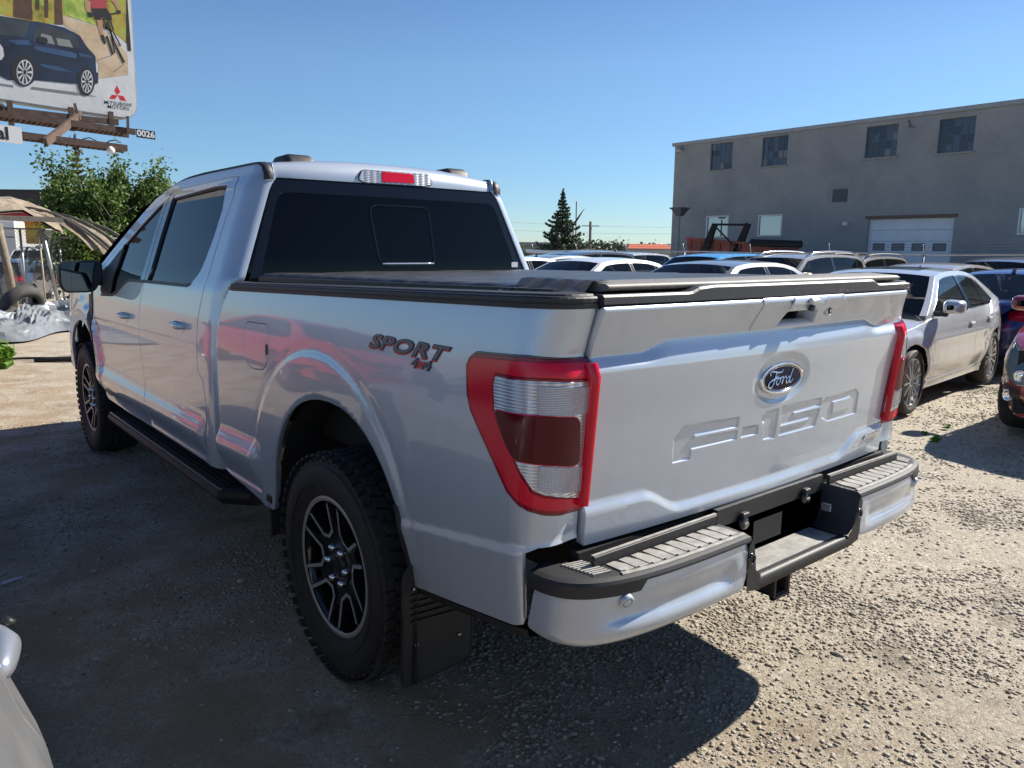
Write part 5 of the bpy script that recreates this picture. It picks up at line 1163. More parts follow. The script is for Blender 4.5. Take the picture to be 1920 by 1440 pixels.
    # plate recess
    panel('plate_recess', rounded([(-.27, R+.20), (-.27, R+.33), (.27, R+.33), (.27, R+.20)], .02), wrap_r, M['seal'], rbo, .08, (), .004, .004, False, (0, -1, 0))
    # hood and deck lids
    def lid(nm, y0, y1, rise, m, n=16):
        P = []
        for y in np.linspace(y0, y1, n):
            z = top(y); w_ = -float(BODY(np.array([s_y(y)]), np.array([z]))[0][0])
            P.append([(u*w_, y-np.sign(y)*.0, z+rise*(1-abs(u)**2.4)+.012*math.exp(-((abs(u)-.62)/.07)**2)*(detail > 1)-.002) for u in np.linspace(-1, 1, 17)])
        mb = MB(); mb.grid(P, m, flip=(y1 > y0)); return mb.build(nm, root)
    lid('hood', yA-.15, hl-.012, .045, paint)
    lid('trunk_lid' if kind == 'sedan' else 'rear_deck', -hl+.012, p['gh'][-1][0]+.12, .03, paint)
    # greenhouse
    gh = p['gh']; GY = [q[0] for q in gh]; GZ = [q[1] for q in gh]; wt = p['wt']; zroof = max(GZ); zb0 = min(GZ)
    hb = lambda y: np.interp(y, LY, LZ)
    def gx(z): return (hw-.085)-(hw-.085-wt)*np.clip((z-.95)/(zroof-.95), 0, 1.1)**1.15
    def GS(y, z):
        taper = .07*np.clip((np.abs(y+.2)-.8)/1.2, 0, 1)**2
        return np.stack([-(gx(z)-taper*.8)+.0*y, y+0*z, z+0*y], -1)
    base = [(GY[-1], top(GY[-1])-.03)]+[(y, top(y)-.03) for y in np.linspace(GY[-1]+.3, GY[0]-.1, 8)]+[(GY[0], top(GY[0])-.03)]
    outl = [(GY[0], GZ[0])]+[(GY[i], GZ[i]) for i in range(1, len(GY))]
    # smooth roof line
    Y_ = np.array(GY); Z_ = np.array(GZ)
    def rz(y): return np.interp(-y, -Y_, Z_)
    ys_ = np.linspace(GY[1], GY[-2], 14); kk = np.polyfit(ys_, rz(ys_), 4); rline = [(y, float(np.polyval(kk, y))) for y in ys_]
    side = [(GY[0], GZ[0])]+rline+[(GY[-1], GZ[-1])]+base
    bz = lambda y: top(y)+.015
    # glass outlines: inset from the outline
    def lo(y): return (y, bz(y))
    rw = lambda y, dz=.055: float(np.polyval(kk, y))-dz
    ym = yd2; sl_f = (GZ[1]-GZ[0])/(GY[1]-GY[0]); sl_r = (GZ[-2]-GZ[-1])/(GY[-2]-GY[-1])
    fw_ = [lo(ym+.04), (ym+.04, rw(ym+.04))]+[(y, rw(y)) for y in np.linspace(ym+.2, GY[1]-.08, 4)]+[(GY[0]-.20, bz(GY[0]-.2)+.02), lo(GY[0]-.22)]
    yq = GY[-2]+.02
    rwp = [lo(ym-.04), (ym-.04, rw(ym-.04))]+[(y, rw(y)) for y in np.linspace(ym-.2, yq+.25, 4)]
    if kind == 'sedan': rwp += [(yq+.05, rw(yq+.05)-.01), (GY[-1]+.42, bz(GY[-1]+.42)+.09), (GY[-1]+.36, bz(GY[-1]+.36)+.03), lo(GY[-1]+.5)]
    else: rwp += [(yq+.05, rw(yq)-.01), (yq-.02, rw(yq)-.05), (GY[-1]+.32, bz(GY[-1]+.3)+.08), lo(GY[-1]+.40)]
    fw_ = rounded(fw_, .02, 2); rwp = rounded(rwp, .03, 2)
    for mir in (False, True):
        so_ = panel('side_frame', side, GS, paint, root, step*1.2, [fw_, rwp], .015, 0, mir, out)
        for w_ in (fw_, rwp):
            panel('window_trim', inset(w_, -.014), GS, M['chrome'] if detail > 1 else M['seal'], so_, .08, [inset(w_, -.004)], .004, .004, mir, out)
            panel('side_window', inset(w_, -.006), GS, M['glass2'], so_, .12, (), .003, -.003, mir, out)
        panel('pillar_trim', [(ym-.045, bz(ym)), (ym-.045, rw(ym-.045)), (ym+.045, rw(ym+.045)), (ym+.045, bz(ym))], GS, M['black_paint'], so_, .08, (), .004, .002, mir, out)
        if kind != 'sedan' or True:
            yy = GY[-1]+.78 if kind == 'sedan' else GY[-2]+.30
            panel('quarter_bar', [(yy-.018, bz(yy)), (yy-.018, rw(yy-.018)), (yy+.018, rw(yy+.018)), (yy+.018, bz(yy))], GS, M['black_paint'], so_, .08, (), .004, .002, mir, out)
        sx = 1 if mir else -1
        mb = MB(); xm = float(gx(bz(GY[0]-.3))); y0 = GY[0]-.24; z0_ = bz(y0)
        prf = rounded([(.0, .0), (.0, .11), (.03, .145), (.17, .14), (.20, .11), (.19, .02), (.15, .0)], .03, 3); P = []
        for yy, sc_ in ((-.085, 1.0), (-.05, 1.03), (.02, .95), (.07, .75), (.09, .35)):
            P.append([(sx*(xm+.07+.09+(a-.09)*sc_), y0+yy, z0_+.03+.07+(b_-.07)*sc_) for a, b_ in prf+[prf[0]]])
        mb.grid(P, paint, flip=not mir); mb.add([q for q in P[0][:-1]], [tuple(range(len(prf)))], M['mirror'])
        mb.box(*sorted((sx*(xm-.02), sx*(xm+.12))), y0-.03, y0+.03, z0_+.0, z0_+.045, M['black_plastic'], .01); mb.build('side_mirror', root)
    def over(nm, i0, i1, u0, u1, m, off=0, nP=10, bow=.06, par=None, crown=.035, pts=None):
        if pts is None: pts = [(np.array(GY)[0]*0, 0)]
        P = []
        for (y, z) in pts:
            w_ = -float(GS(np.array([y]), np.array([z]))[0][0]); 
            P.append([(u*w_, y+bow*(1-u*u), z+crown*(1-abs(u)**2.2)+off) for u in np.linspace(u0, u1, 15)])
        mb = MB(); mb.grid(P, m, flip=False); return mb.build(nm, par or root)
    seg = lambda a, b_, n: [(a[0]+(b_[0]-a[0])*k/n, a[1]+(b_[1]-a[1])*k/n) for k in range(n+1)]
    P0 = (GY[0], GZ[0]); P1 = rline[0]; P2 = rline[-1]; P3 = (GY[-1], GZ[-1])
    cr = .035
    ro = over('roof', 0, 0, -1, 1, paint, pts=rline, bow=0, crown=cr)
    def curved(a, b_, k, n, arch_=.03): return [(y, z+arch_*math.sin(math.pi*j/n)*0) for j, (y, z) in enumerate(seg(a, b_, n))]
    def glassp(nm, A, B_, bow0, bow1, umax, m, off, n=8):
        P = []
        for j in range(n+1):
            t_ = j/n; y = A[0]+(B_[0]-A[0])*t_; z = A[1]+(B_[1]-A[1])*t_; w_ = -float(GS(np.array([y]), np.array([z]))[0][0]); bw = bow0+(bow1-bow0)*t_; c_ = cr*t_
            P.append([(u*w_, y+bw*(1-u*u)+off*np.sign(bow0), z+c_*(1-abs(u)**2.2)+off*.6) for u in np.linspace(-umax, umax, 15)])
        mb = MB(); mb.grid(P, m, flip=(bow0 < 0)); return mb.build(nm, root)
    glassp('windshield_frame', P0, P1, .16, .0, 1.0, M['black_paint'], 0) if False else None
    ws = glassp('windshield', P0, P1, .16, .0, .985, M['glass'], .0)
    bwd = glassp('rear_window', P3, P2, -.10, .0, .985, M['glass2'], .0)
    for sg in (-1, 1):   # slim body-coloured pillars over the glass edges
        for A, B_, b0 in ((P0, P1, .16), (P3, P2, -.10)):
            P = []
            for j in range(9):
                t_ = j/8; y = A[0]+(B_[0]-A[0])*t_; z = A[1]+(B_[1]-A[1])*t_; w_ = -float(GS(np.array([y]), np.array([z]))[0][0]); bw = b0*(1-t_); c_ = cr*t_
                P.append([(sg*u*w_, y+bw*(1-u*u)+.010*np.sign(b0), z+c_*(1-u**2.2)+.008) for u in (1.0, .97, .925)])
            mb = MB(); mb.grid(P, paint, flip=(sg < 0) ^ (b0 > 0)); mb.build('pillar_skin', root)
    if sunroof:
        P = [[(u*wt*.62, y, float(np.polyval(kk, y))+cr*(1-abs(u*.62)**2.2)+.004) for u in np.linspace(-1, 1, 9)] for y in np.linspace(.05, -.55, 6)]
        mb = MB(); mb.grid(P, M['black_paint'], flip=False); mb.build('sunroof', ro)
    mb = MB(); yfz = GY[-2]+.10; zf_ = float(np.polyval(kk, yfz))+cr; mb.add([(0, yfz+.09, zf_), (-.03, yfz-.06, zf_-.01), (.03, yfz-.06, zf_-.01), (0, yfz-.05, zf_+.065)], [(0, 1, 3), (0, 3, 2), (1, 2, 3)], M['black_paint']); mb.build('roof_fin', ro)
    if rails:
        for sg in (-1, 1):
            mb = MB(); pts = []
            for y in np.linspace(GY[1]-.15, GY[-2]+.1, 9): pts.append((sg*(wt-.03), y, float(np.polyval(kk, y))+.03+(.045 if GY[-2]+.15 < y < GY[1]-.2 else 0)))
            mb.tube(pts, .016, rails, 6); mb.build('roof_rail', ro)
    # cabin, floor, wheels
    mb = MB(); hwb = hw-.16
    mb.box(-hwb, hwb, -hl+.5, GY[0]+.1, sill-.02, sill+.10, M['dark']); mb.box(-hwb, hwb, GY[0]-.35, GY[0]+.05, sill+.1, top(GY[0])-.06, M['dark'], .03); mb.box(-hwb, hwb, -hl+.3, p['gh'][-1][0]+.35, sill+.1, top(-1.5)-.06, M['dark'])
    mb.box(-hw+.18, hw-.18, yr-.5, -hl+.1, sill, sill+.2, M['dark']); mb.box(-hw+.28, hw-.28, yf-.5, hl-.15, sill-.02, sill+.5, M['dark'])
    for x in (-.37, .37):
        mb.box(x-.24, x+.24, -.15, -.02, sill+.1, sill+.80, M['seat'], .05); mb.box(x-.13, x+.13, -.16, -.06, sill+.82, sill+.98, M['seat'], .04); mb.box(x-.25, x+.25, -.1, .45, sill+.1, sill+.3, M['seat'], .05)
    mb.box(-.62, .62, -1.05, -.90, sill+.1, sill+.72, M['seat'], .05)
    mb.tube([(.37+.17*math.cos(a), .50+.03*math.sin(a), sill+.62+.17*math.sin(a)) for a in np.linspace(0, 2*math.pi, 17)], .015, M['seal'], 5, False)
    for a in (math.pi*.5, math.pi*1.17, math.pi*1.83): mb.bar((.37, .52, sill+.62), (.37+.17*math.cos(a), .50, sill+.62+.17*math.sin(a)), .03, .012, M['seal'])
    mb.build('cabin', root)
    lin = MB()
    for yc in (yf, yr):
        for sx in (-1, 1):
            P = []
            for a in np.linspace(-15, 195, 15):
                c, s_ = math.cos(math.radians(a)), math.sin(math.radians(a)); rr = R+.06
                P.append([(sx*(hw-(.06 if yc < 0 else .075)), yc+rr*c, R+rr*s_), (sx*(hw-.30), yc+rr*c, R+rr*s_), (sx*(hw-.32), yc, R)])
            lin.grid(P, M['liner'], flip=sx > 0)
    lo_ = lin.build('wheel_well', root); lo_['kind'] = 'stuff'
    for yc in (yf, yr):
        for sx in (-1, 1):
            e = empty('wheel', (sx*(hw-.135), yc, R), math.pi if sx > 0 else 0); e.parent = root; e.scale = (1, R/WHR[wheel], R/WHR[wheel])
            e.rotation_euler = (0.3*yc, 0, math.pi if sx > 0 else 0)
            for nm, me in WH[wheel]: link(nm, me, e)
    return root
WHR = {'a': .335, 'b': .345, 'c': .345}
M['lamp_glass'] = glass_mat('headlight_cover', (.05, .05, .05), .97)
M['glass2'] = glass_mat('side_car_glass', (.012, .016, .016), .60)
M['lamp_bowl'] = mat('headlight_reflector', (.62, .63, .65), .25, .15)
M['amber'] = mat('amber_marker', (.45, .07, .01), .2, 0, 1)
M['seat'] = noisy(mat('dark_seat', (.045, .042, .040), .8), 20, .2)
CP = {k: car_paint(k+'_car_paint', c, me_, ro_, .06, dust=du) for k, c, me_, ro_, du in (
 ('silver', (.56, .57, .575), .40, .30, .35), ('deep_blue', (.018, .030, .15), .35, .28, .25), ('maroon', (.27, .016, .024), .25, .28, .2), ('white', (.70, .70, .68), 0, .35, .3),
 ('grey', (.26, .27, .28), .4, .3, .5), ('navy', (.020, .026, .045), .3, .28, .4), ('black', (.014, .014, .016), .2, .25, .5), ('bright_blue', (.05, .33, .66), .2, .3, .3),
 ('champagne', (.36, .32, .26), .4, .33, .5), ('tan', (.30, .27, .24), .35, .35, .6), ('pale_grey', (.45, .47, .50), .3, .3, .4), ('brown', (.07, .055, .05), .3, .3, .5), ('red', (.42, .015, .015), .1, .3, .2))}
CP['near_grey'] = car_paint('near_grey_car_paint', (.125, .13, .138), .2, .45, .06, dust=.6, coat=.2); M['chrome_dull'] = mat('satin_silver_trim', (.42, .45, .50), .30, .7)
HX = math.pi/2    # nose towards -x
def gz(x, y=0):   # the yard falls gently away to the east and north
    return -0.18*max(0.0, min(1.0, (x-7)/9.0))**1.0
def park(name, label, cat, kind, paint, x, y, rot=HX, **k):
    return make_car(name, label, cat, kind, CP[paint], loc=(x, y, gz(x)), heading=rot, **k)
ROW = 'cars parked in rows across the gravel yard'
silver_ = park('parked_car', 'dusty silver four-door sedan with many-spoked wheels, nose towards the pickup tailgate', 'sedan', 'sedan', 'silver', 6.80, 2.80, HX+.09, wheel='a', detail=2, sunroof=True, front='kidney', group=ROW); silver_.scale = (.95, .95, .97)
park('parked_car', 'maroon car at the right edge, its headlight and front bumper corner showing', 'car', 'hatch', 'maroon', 7.05, .22, HX, wheel='b', detail=2, group=ROW)
park('parked_car', 'deep blue sedan seen from behind, right of the silver sedan', 'sedan', 'sedan', 'deep_blue', 11.35, 2.60, -HX-.03, wheel='b', detail=2, group=ROW)
# front row (beside the silver sedan), second row, and the vehicles beyond the left fence
park('parked_car', 'dark grey car with roof fin between the silver sedan and the white sedan', 'car', 'sedan', 'grey', 7.1, 5.45, HX, wheel='b', group=ROW)
park('parked_car', 'white sedan behind the bed cover, in front of the bright blue hatchback', 'sedan', 'sedan', 'white', 7.2, 8.05, HX+.02, wheel='b', group=ROW)
park('parked_car', 'pale blue-grey sedan beside the right edge of the pickup cab, light window frames', 'sedan', 'sedan', 'pale_grey', 7.4, 10.85, HX-.03, wheel='b', group=ROW)
park('parked_car', 'low grey hatchback just right of the pickup cab, behind the pale blue-grey sedan', 'hatchback', 'hatch', 'grey', 10.5, 12.95, HX, wheel='b', group=ROW)
park('parked_car', 'navy crossover with arched roof, second row behind the pale blue-grey sedan', 'crossover', 'suv', 'navy', 13.4, 14.85, HX, wheel='c', group=ROW)
park('parked_car', 'black-windowed light hatchback between navy crossover and bright blue hatchback', 'hatchback', 'suv', 'pale_grey', 18.8, 17.9, HX, wheel='b', group=ROW)
park('parked_car', 'bright blue hatchback with dark rear glass in the second row', 'hatchback', 'suv', 'bright_blue', 13.7, 10.3, HX, wheel='b', group=ROW)
park('parked_car', 'champagne SUV with bright roof rails, right of the bright blue hatchback', 'SUV', 'suv', 'champagne', 13.4, 7.95, HX, wheel='b', rails=M['chrome'], group=ROW)
park('parked_car', 'tan SUV with roof rails in the second row, left of the garage door', 'SUV', 'suv', 'tan', 18.5, 9.2, HX, wheel='b', rails=M['seal'], group=ROW)
park('parked_car', 'champagne low wagon in front of the white garage door, above the silver sedan roof', 'wagon', 'hatch', 'champagne', 13.6, 5.2, HX, wheel='b', group=ROW)
park('parked_car', 'brown SUV at the right edge behind the deep blue sedan', 'SUV', 'suv', 'brown', 18.5, 5.45, HX, wheel='b', group=ROW)
make_car('parked_car', 'blue-grey hatchback behind the left chain-link fence, tail towards the camera', 'hatchback', 'hatch', CP['navy'], loc=(1.55, 30.2, -.42), heading=-.35, group='vehicles beyond the left fence')
make_car('parked_car', 'white high-roofed vehicle beyond the blue-grey hatchback behind the left fence', 'vehicle', 'suv', CP['white'], loc=(3.6, 40.5, -.25), heading=2.9, group='vehicles beyond the left fence')
make_car('parked_car', 'red sedan on the far left of the pickup, outside the picture, mirrored in its paint', 'sedan', 'sedan', CP['red'], loc=(-4.1, 7.9, 0), heading=0.05)
nc = make_car('parked_car', 'light grey car in the lower left corner, only door edge and silver handle in view', 'car', 'sedan', CP['near_grey'], loc=(-2.962, 1.17, -.015), heading=0.03)
# camper truck body
cb = empty('camper_truck', (2.9, 47.0, -.3), -.3, 'white box-bodied camper truck behind the left fence under the torn canopy', 'truck', None)
mb = MB(); mb.box(-2.6, 1.2, -1.2, 1.2, 1.1, 3.1, M['white_paint'] if 'white_paint' in M else CP['white'], .08); mb.build('box_body', cb)
mb = MB(); mb.box(-2.5, 1.1, -1.22, -1.205, 2.2, 2.25, M['seal']); mb.box(-1.2, .2, -1.215, -1.2, 1.7, 2.1, M['black_paint']); mb.build('box_window', cb)
mb = MB(); mb.box(1.2, 2.8, -1.0, 1.0, .5, 1.9, CP['white'], .15); mb.build('cab', cb)
mb = MB(); mb.box(-2.6, 2.7, -.9, .9, .4, 1.1, M['dark']); mb.build('frame', cb)
mb = MB(); mb.lathe([(-1.1, .01), (-1.1, .40), (-.85, .40), (-.85, .01)], M['rubber'], 20, 'y', (-1.6, 0, .40)); mb.lathe([(-1.1, .01), (-1.1, .40), (-.85, .40), (-.85, .01)], M['rubber'], 20, 'y', (1.8, 0, .40)); mb.build('wheel', cb)
# the near door's handle is a smooth rounded one with a key hole
for o in [c for c in bpy.data.objects if c.parent == nc and c.name.startswith('rear_door')]:
    for h_ in [c for c in bpy.data.objects if c.parent == o and c.name.startswith('door_handle')]:
        co = np.array([v.co[:] for v in h_.data.vertices]); 
        if co[:, 0].mean() < 0: continue
        a_, b_ = co.min(0), co.max(0); cx_, cy_, cz_ = b_[0]-.016, (a_[1]+b_[1])/2, (a_[2]+b_[2])/2+.006; mb = MB(); P = []
        for t in np.linspace(0, math.pi, 19):
            r = math.sin(t)**.55; P.append([(cx_+.024*r*math.cos(a)-.02*abs(math.cos(t)), cy_-.098*math.cos(t), cz_+.030*r*math.sin(a)) for a in np.linspace(0, 2*math.pi, 21)])
        mb.grid(P, M['chrome_dull'], flip=True); mb.tube([(cx_+.010, cy_+.050, cz_+.020), (cx_+.018, cy_+.050, cz_+.030)], .010, M['seal'], 12); n_ = mb.build('door_handle', o); n_.matrix_local = h_.matrix_local; bpy.data.objects.remove(h_)
# ================================================================ ground
def gz2(x, y):
    return -0.18*np.clip((x-7)/9.0, 0, 1)-0.38*np.clip((y-19)/6.0, 0, 1)*np.clip((6-x)/3, 0, 1)
M['gravel'] = m = mat('dusty_gravel', (.3, .27, .22), .92); b = m.node_tree.nodes['Principled BSDF']
tc = N(m, 'ShaderNodeTexCoord')
v1 = N(m, 'ShaderNodeTexVoronoi', Scale=70.0); v2 = N(m, 'ShaderNodeTexVoronoi', Scale=120.0)
nz = N(m, 'ShaderNodeTexNoise', Scale=1.3, Detail=8.0, Roughness=.62); nf_ = N(m, 'ShaderNodeTexNoise', Scale=220.0, Detail=3.0)
wn = N(m, 'ShaderNodeTexNoise', Scale=14.0, Detail=3.0); va = N(m, 'ShaderNodeMixRGB', blend_type='ADD'); va.inputs[0].default_value = .02
L(m, tc, 'Object', va, 1); L(m, tc, 'Object', wn, 'Vector'); L(m, wn, 'Color', va, 2)
for n_ in (v1, v2): L(m, va, 'Color', n_, 'Vector')
for n_ in (nz, nf_): L(m, tc, 'Object', n_, 'Vector')
sep = N(m, 'ShaderNodeSeparateColor'); L(m, v1, 'Color', sep, 'Color'); sep2 = N(m, 'ShaderNodeSeparateColor'); L(m, v2, 'Color', sep2, 'Color')
r1 = ramp(m, [(0, (.24, .20, .15)), (.25, (.37, .32, .24)), (.55, (.48, .425, .335)), (.8, (.40, .365, .295)), (1, (.66, .60, .48))]); L(m, sep, 'Red', r1, 'Fac')
r2 = ramp(m, [(0, (.24, .20, .145)), (.5, (.435, .375, .285)), (1, (.55, .50, .41))]); L(m, sep2, 'Red', r2, 'Fac')
rm = ramp(m, [(.42, (0, 0, 0)), (.60, (1, 1, 1))]); L(m, nz, 'Fac', rm, 'Fac')
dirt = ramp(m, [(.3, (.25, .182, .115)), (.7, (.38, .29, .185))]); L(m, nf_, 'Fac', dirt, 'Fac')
mx = N(m, 'ShaderNodeMixRGB'); L(m, rm, 'Color', mx, 0); L(m, r1, 'Color', mx, 1); L(m, r2, 'Color', mx, 2)
# compacted fine dirt on the west side of the yard, coarser gravel to the east
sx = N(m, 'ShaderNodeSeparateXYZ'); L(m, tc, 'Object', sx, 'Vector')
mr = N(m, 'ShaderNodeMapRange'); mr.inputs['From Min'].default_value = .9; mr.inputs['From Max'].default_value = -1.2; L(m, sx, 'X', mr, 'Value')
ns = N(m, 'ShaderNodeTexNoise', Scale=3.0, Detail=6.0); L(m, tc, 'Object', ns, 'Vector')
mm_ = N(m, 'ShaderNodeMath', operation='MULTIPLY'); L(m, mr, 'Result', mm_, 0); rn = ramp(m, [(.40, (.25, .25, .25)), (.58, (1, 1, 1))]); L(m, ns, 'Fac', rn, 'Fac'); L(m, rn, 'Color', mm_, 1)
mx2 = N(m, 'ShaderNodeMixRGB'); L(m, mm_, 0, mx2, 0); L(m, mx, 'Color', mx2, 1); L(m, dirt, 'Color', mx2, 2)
# damp and oily stains near the parking bay
nst = N(m, 'ShaderNodeTexNoise', Scale=1.9, Detail=5.0, Roughness=.7); L(m, tc, 'Object', nst, 'Vector'); rst = ramp(m, [(.56, (1, 1, 1)), (.70, (.55, .52, .50))]); L(m, nst, 'Fac', rst, 'Fac')
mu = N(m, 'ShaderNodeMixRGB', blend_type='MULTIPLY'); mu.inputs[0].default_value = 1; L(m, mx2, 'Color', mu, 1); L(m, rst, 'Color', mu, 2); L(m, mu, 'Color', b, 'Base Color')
h1 = N(m, 'ShaderNodeMath', operation='MULTIPLY'); L(m, v1, 'Distance', h1, 0); h1.inputs[1].default_value = -1.0
b1 = N(m, 'ShaderNodeBump', Strength=.7, Distance=.004); L(m, h1, 0, b1, 'Height')
b2 = N(m, 'ShaderNodeBump', Strength=.8, Distance=.004); L(m, v2, 'Distance', b2, 'Height'); b2.invert = True; L(m, b1, 'Normal', b2, 'Normal')
b3 = N(m, 'ShaderNodeBump', Strength=.9, Distance=.03); n3 = N(m, 'ShaderNodeTexNoise', Scale=11.0, Detail=9.0, Roughness=.78); L(m, tc, 'Object', n3, 'Vector'); L(m, n3, 'Fac', b3, 'Height'); L(m, b2, 'Normal', b3, 'Normal'); L(m, b3, 'Normal', b, 'Normal')
def axis(lo, hi, fine_lo, fine_hi, fs, n):
    a = list(np.arange(fine_lo, fine_hi, fs)); left = list(fine_lo-np.geomspace(.3, fine_lo-lo, n))[::-1]; right = list(fine_hi+np.geomspace(.3, hi-fine_hi, n)); return np.array(left+a+right)
gx_ = axis(-700, 1600, -3.2, 9.0, .06, 34); gy_ = axis(-700, 1600, -2.0, 12.0, .06, 34)
X, Y = np.meshgrid(gx_, gy_, indexing='ij')
def bumpy(x, y): return .010*np.sin(x*1.7+1.3*np.sin(y*1.1))*np.cos(y*1.9+x*.7)+.004*np.sin(x*6.1+y*3.7)*np.sin(y*7.3-x*2.9)+.002*np.sin(x*17+y*11)*np.sin(y*19-x*7)
near = np.exp(-((X-3)**2+(Y-4)**2)/180)
# shallow wheel dishes so that the tyres sit on the ground
Z = gz2(X, Y)+bumpy(X, Y)*near-.006
for (wx, wy) in ((-.865, RY), (.865, RY), (-.865, RY+WB), (.865, RY+WB)):
    d2_ = ((X-wx)/.30)**2+((Y-wy)/.35)**2; Z = Z*(1-np.exp(-d2_))+(-.006)*np.exp(-d2_)
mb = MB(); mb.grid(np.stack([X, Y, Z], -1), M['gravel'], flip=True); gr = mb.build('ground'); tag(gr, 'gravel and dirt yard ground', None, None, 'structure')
# loose stones near the camera
def stones(name, n, xr, yr, smin, smax, label, power=2.2, lift=.25):
    ico = bmesh.new(); bmesh.ops.create_icosphere(ico, subdivisions=1, radius=1); iv = np.array([v.co[:] for v in ico.verts]); fi = np.array([[v.index for v in f.verts] for f in ico.faces]); ico.free()
    x = RNG.uniform(*xr, n*3); y = RNG.uniform(*yr, n*3)
    w_ = np.sin(x*2.1+1.7*np.sin(y*1.3))*np.sin(y*2.6+x*.8)+.6*np.sin(x*5.3+2.1*np.sin(y*3.1+1))*np.cos(y*4.9-x*1.7)+.4*np.sin(x*11+y*7+2*np.sin(y*9))
    kp = np.argsort(-(w_+RNG.normal(size=n*3)*.75))[:n]; x = x[kp]; y = y[kp]; s = smin+(smax-smin)*RNG.rand(n)**power
    sc_ = np.stack([s*RNG.uniform(.8, 1.5, n), s*RNG.uniform(.7, 1.2, n), s*RNG.uniform(.35, .7, n)], -1)
    V = iv[None]*(1+RNG.uniform(-.22, .22, (n, len(iv), 1)))*sc_[:, None, :]
    a = RNG.uniform(0, 2*math.pi, n); c, s_ = np.cos(a), np.sin(a); Vx = V[..., 0]*c[:, None]-V[..., 1]*s_[:, None]; Vy = V[..., 0]*s_[:, None]+V[..., 1]*c[:, None]
    z0 = gz2(x, y)+bumpy(x, y)*np.exp(-((x-3)**2+(y-4)**2)/180)-.006
    V = np.stack([Vx+x[:, None], Vy+y[:, None], V[..., 2]+z0[:, None]+sc_[:, 2:3]*lift], -1).reshape(-1, 3)
    F = (fi[None]+np.arange(n)[:, None, None]*len(iv)).reshape(-1, 3)
    me = bpy.data.meshes.new(name); me.vertices.add(len(V)); me.vertices.foreach_set('co', V.ravel()); me.loops.add(F.size); me.loops.foreach_set('vertex_index', F.ravel().astype(np.int32))
    me.polygons.add(len(F)); me.polygons.foreach_set('loop_start', np.arange(0, F.size, 3, dtype=np.int32)); me.polygons.foreach_set('loop_total', np.full(len(F), 3, dtype=np.int32)); me.update(calc_edges=True)
    me.materials.append(M['stone']); me.polygons.foreach_set('use_smooth', [True]*len(F)); o = link(name, me); tag(o, label, None, None, 'stuff'); return o
M['stone'] = m = mat('loose_stone', (.4, .36, .3), .85); b = m.node_tree.nodes['Principled BSDF']; g_ = N(m, 'ShaderNodeNewGeometry')
r1 = ramp(m, [(0, (.22, .19, .15)), (.2, (.33, .275, .20)), (.55, (.44, .385, .30)), (.85, (.41, .37, .31)), (1, (.60, .53, .41))]); L(m, g_, 'Random Per Island', r1, 'Fac')
ng = N(m, 'ShaderNodeTexNoise', Scale=300.0, Detail=3.0); tc = N(m, 'ShaderNodeTexCoord'); L(m, tc, 'Object', ng, 'Vector'); mu = N(m, 'ShaderNodeMixRGB', blend_type='MULTIPLY'); mu.inputs[0].default_value = .5; L(m, r1, 'Color', mu, 1); L(m, ng, 'Color', mu, 2); L(m, mu, 'Color', b, 'Base Color')
stones('gravel_stones', 42000, (-.9, 3.6), (-1.6, 2.6), .003, .0105, 'loose gravel stones on the ground near the bumper')
stones('far_gravel_stones', 26000, (1.0, 8.5), (-1.2, 4.6), .005, .014, 'gravel stones between the parked cars')
stones('dirt_stones', 30000, (-2.4, 1.0), (.3, 6.5), .002, .011, 'small stones in the shaded dirt beside the pickup', 3.0)
stones('large_stones', 160, (-1.5, 5.0), (-1.2, 5.0), .011, .022, 'larger rounded stones in the gravel', 1.5)
# ================================================================ the grey building
M['block'] = m = mat('painted_block_wall', (.19, .195, .185), .85); b = m.node_tree.nodes['Principled BSDF']
tc = N(m, 'ShaderNodeTexCoord'); mp = N(m, 'ShaderNodeMapping'); mp.inputs['Rotation'].default_value = (0, math.radians(0), 0); L(m, tc, 'Object', mp, 'Vector')
cx = N(m, 'ShaderNodeSeparateXYZ'); L(m, tc, 'Object', cx, 'Vector'); cb_ = N(m, 'ShaderNodeCombineXYZ'); L(m, cx, 'Y', cb_, 'X'); L(m, cx, 'Z', cb_, 'Y')
bt = N(m, 'ShaderNodeTexBrick', Scale=1.0); bt.inputs['Mortar Size'].default_value = .012; bt.inputs['Brick Width'].default_value = .4; bt.inputs['Row Height'].default_value = .2
bt.inputs['Color1'].default_value = (.305, .308, .300, 1); bt.inputs['Color2'].default_value = (.295, .298, .292, 1); bt.inputs['Mortar'].default_value = (.280, .283, .277, 1); L(m, cb_, 'Vector', bt, 'Vector')
no = N(m, 'ShaderNodeTexNoise', Scale=.55, Detail=8.0, Roughness=.65); L(m, tc, 'Object', no, 'Vector'); rr_ = ramp(m, [(.3, (.80, .80, .82)), (.7, (1.12, 1.10, 1.05))]); L(m, no, 'Fac', rr_, 'Fac')
mu = N(m, 'ShaderNodeMixRGB', blend_type='MULTIPLY'); mu.inputs[0].default_value = 1; L(m, bt, 'Color', mu, 1); L(m, rr_, 'Color', mu, 2); L(m, mu, 'Color', b, 'Base Color')
bp = N(m, 'ShaderNodeBump', Strength=.4, Distance=.01); L(m, bt, 'Fac', bp, 'Height'); bp.invert = True; L(m, bp, 'Normal', b, 'Normal')
M['coping'] = noisy(mat('grey_metal_coping', (.30, .31, .31), .5, .2), 4, .15)
M['white_door'] = noisy(mat('white_door_panel', (.62, .66, .70), .5), 2, .08); M['frame_w'] = mat('white_window_frame', (.62, .62, .60), .5); M['rust'] = noisy(mat('rusty_lintel', (.16, .10, .08), .8), 10, .3)
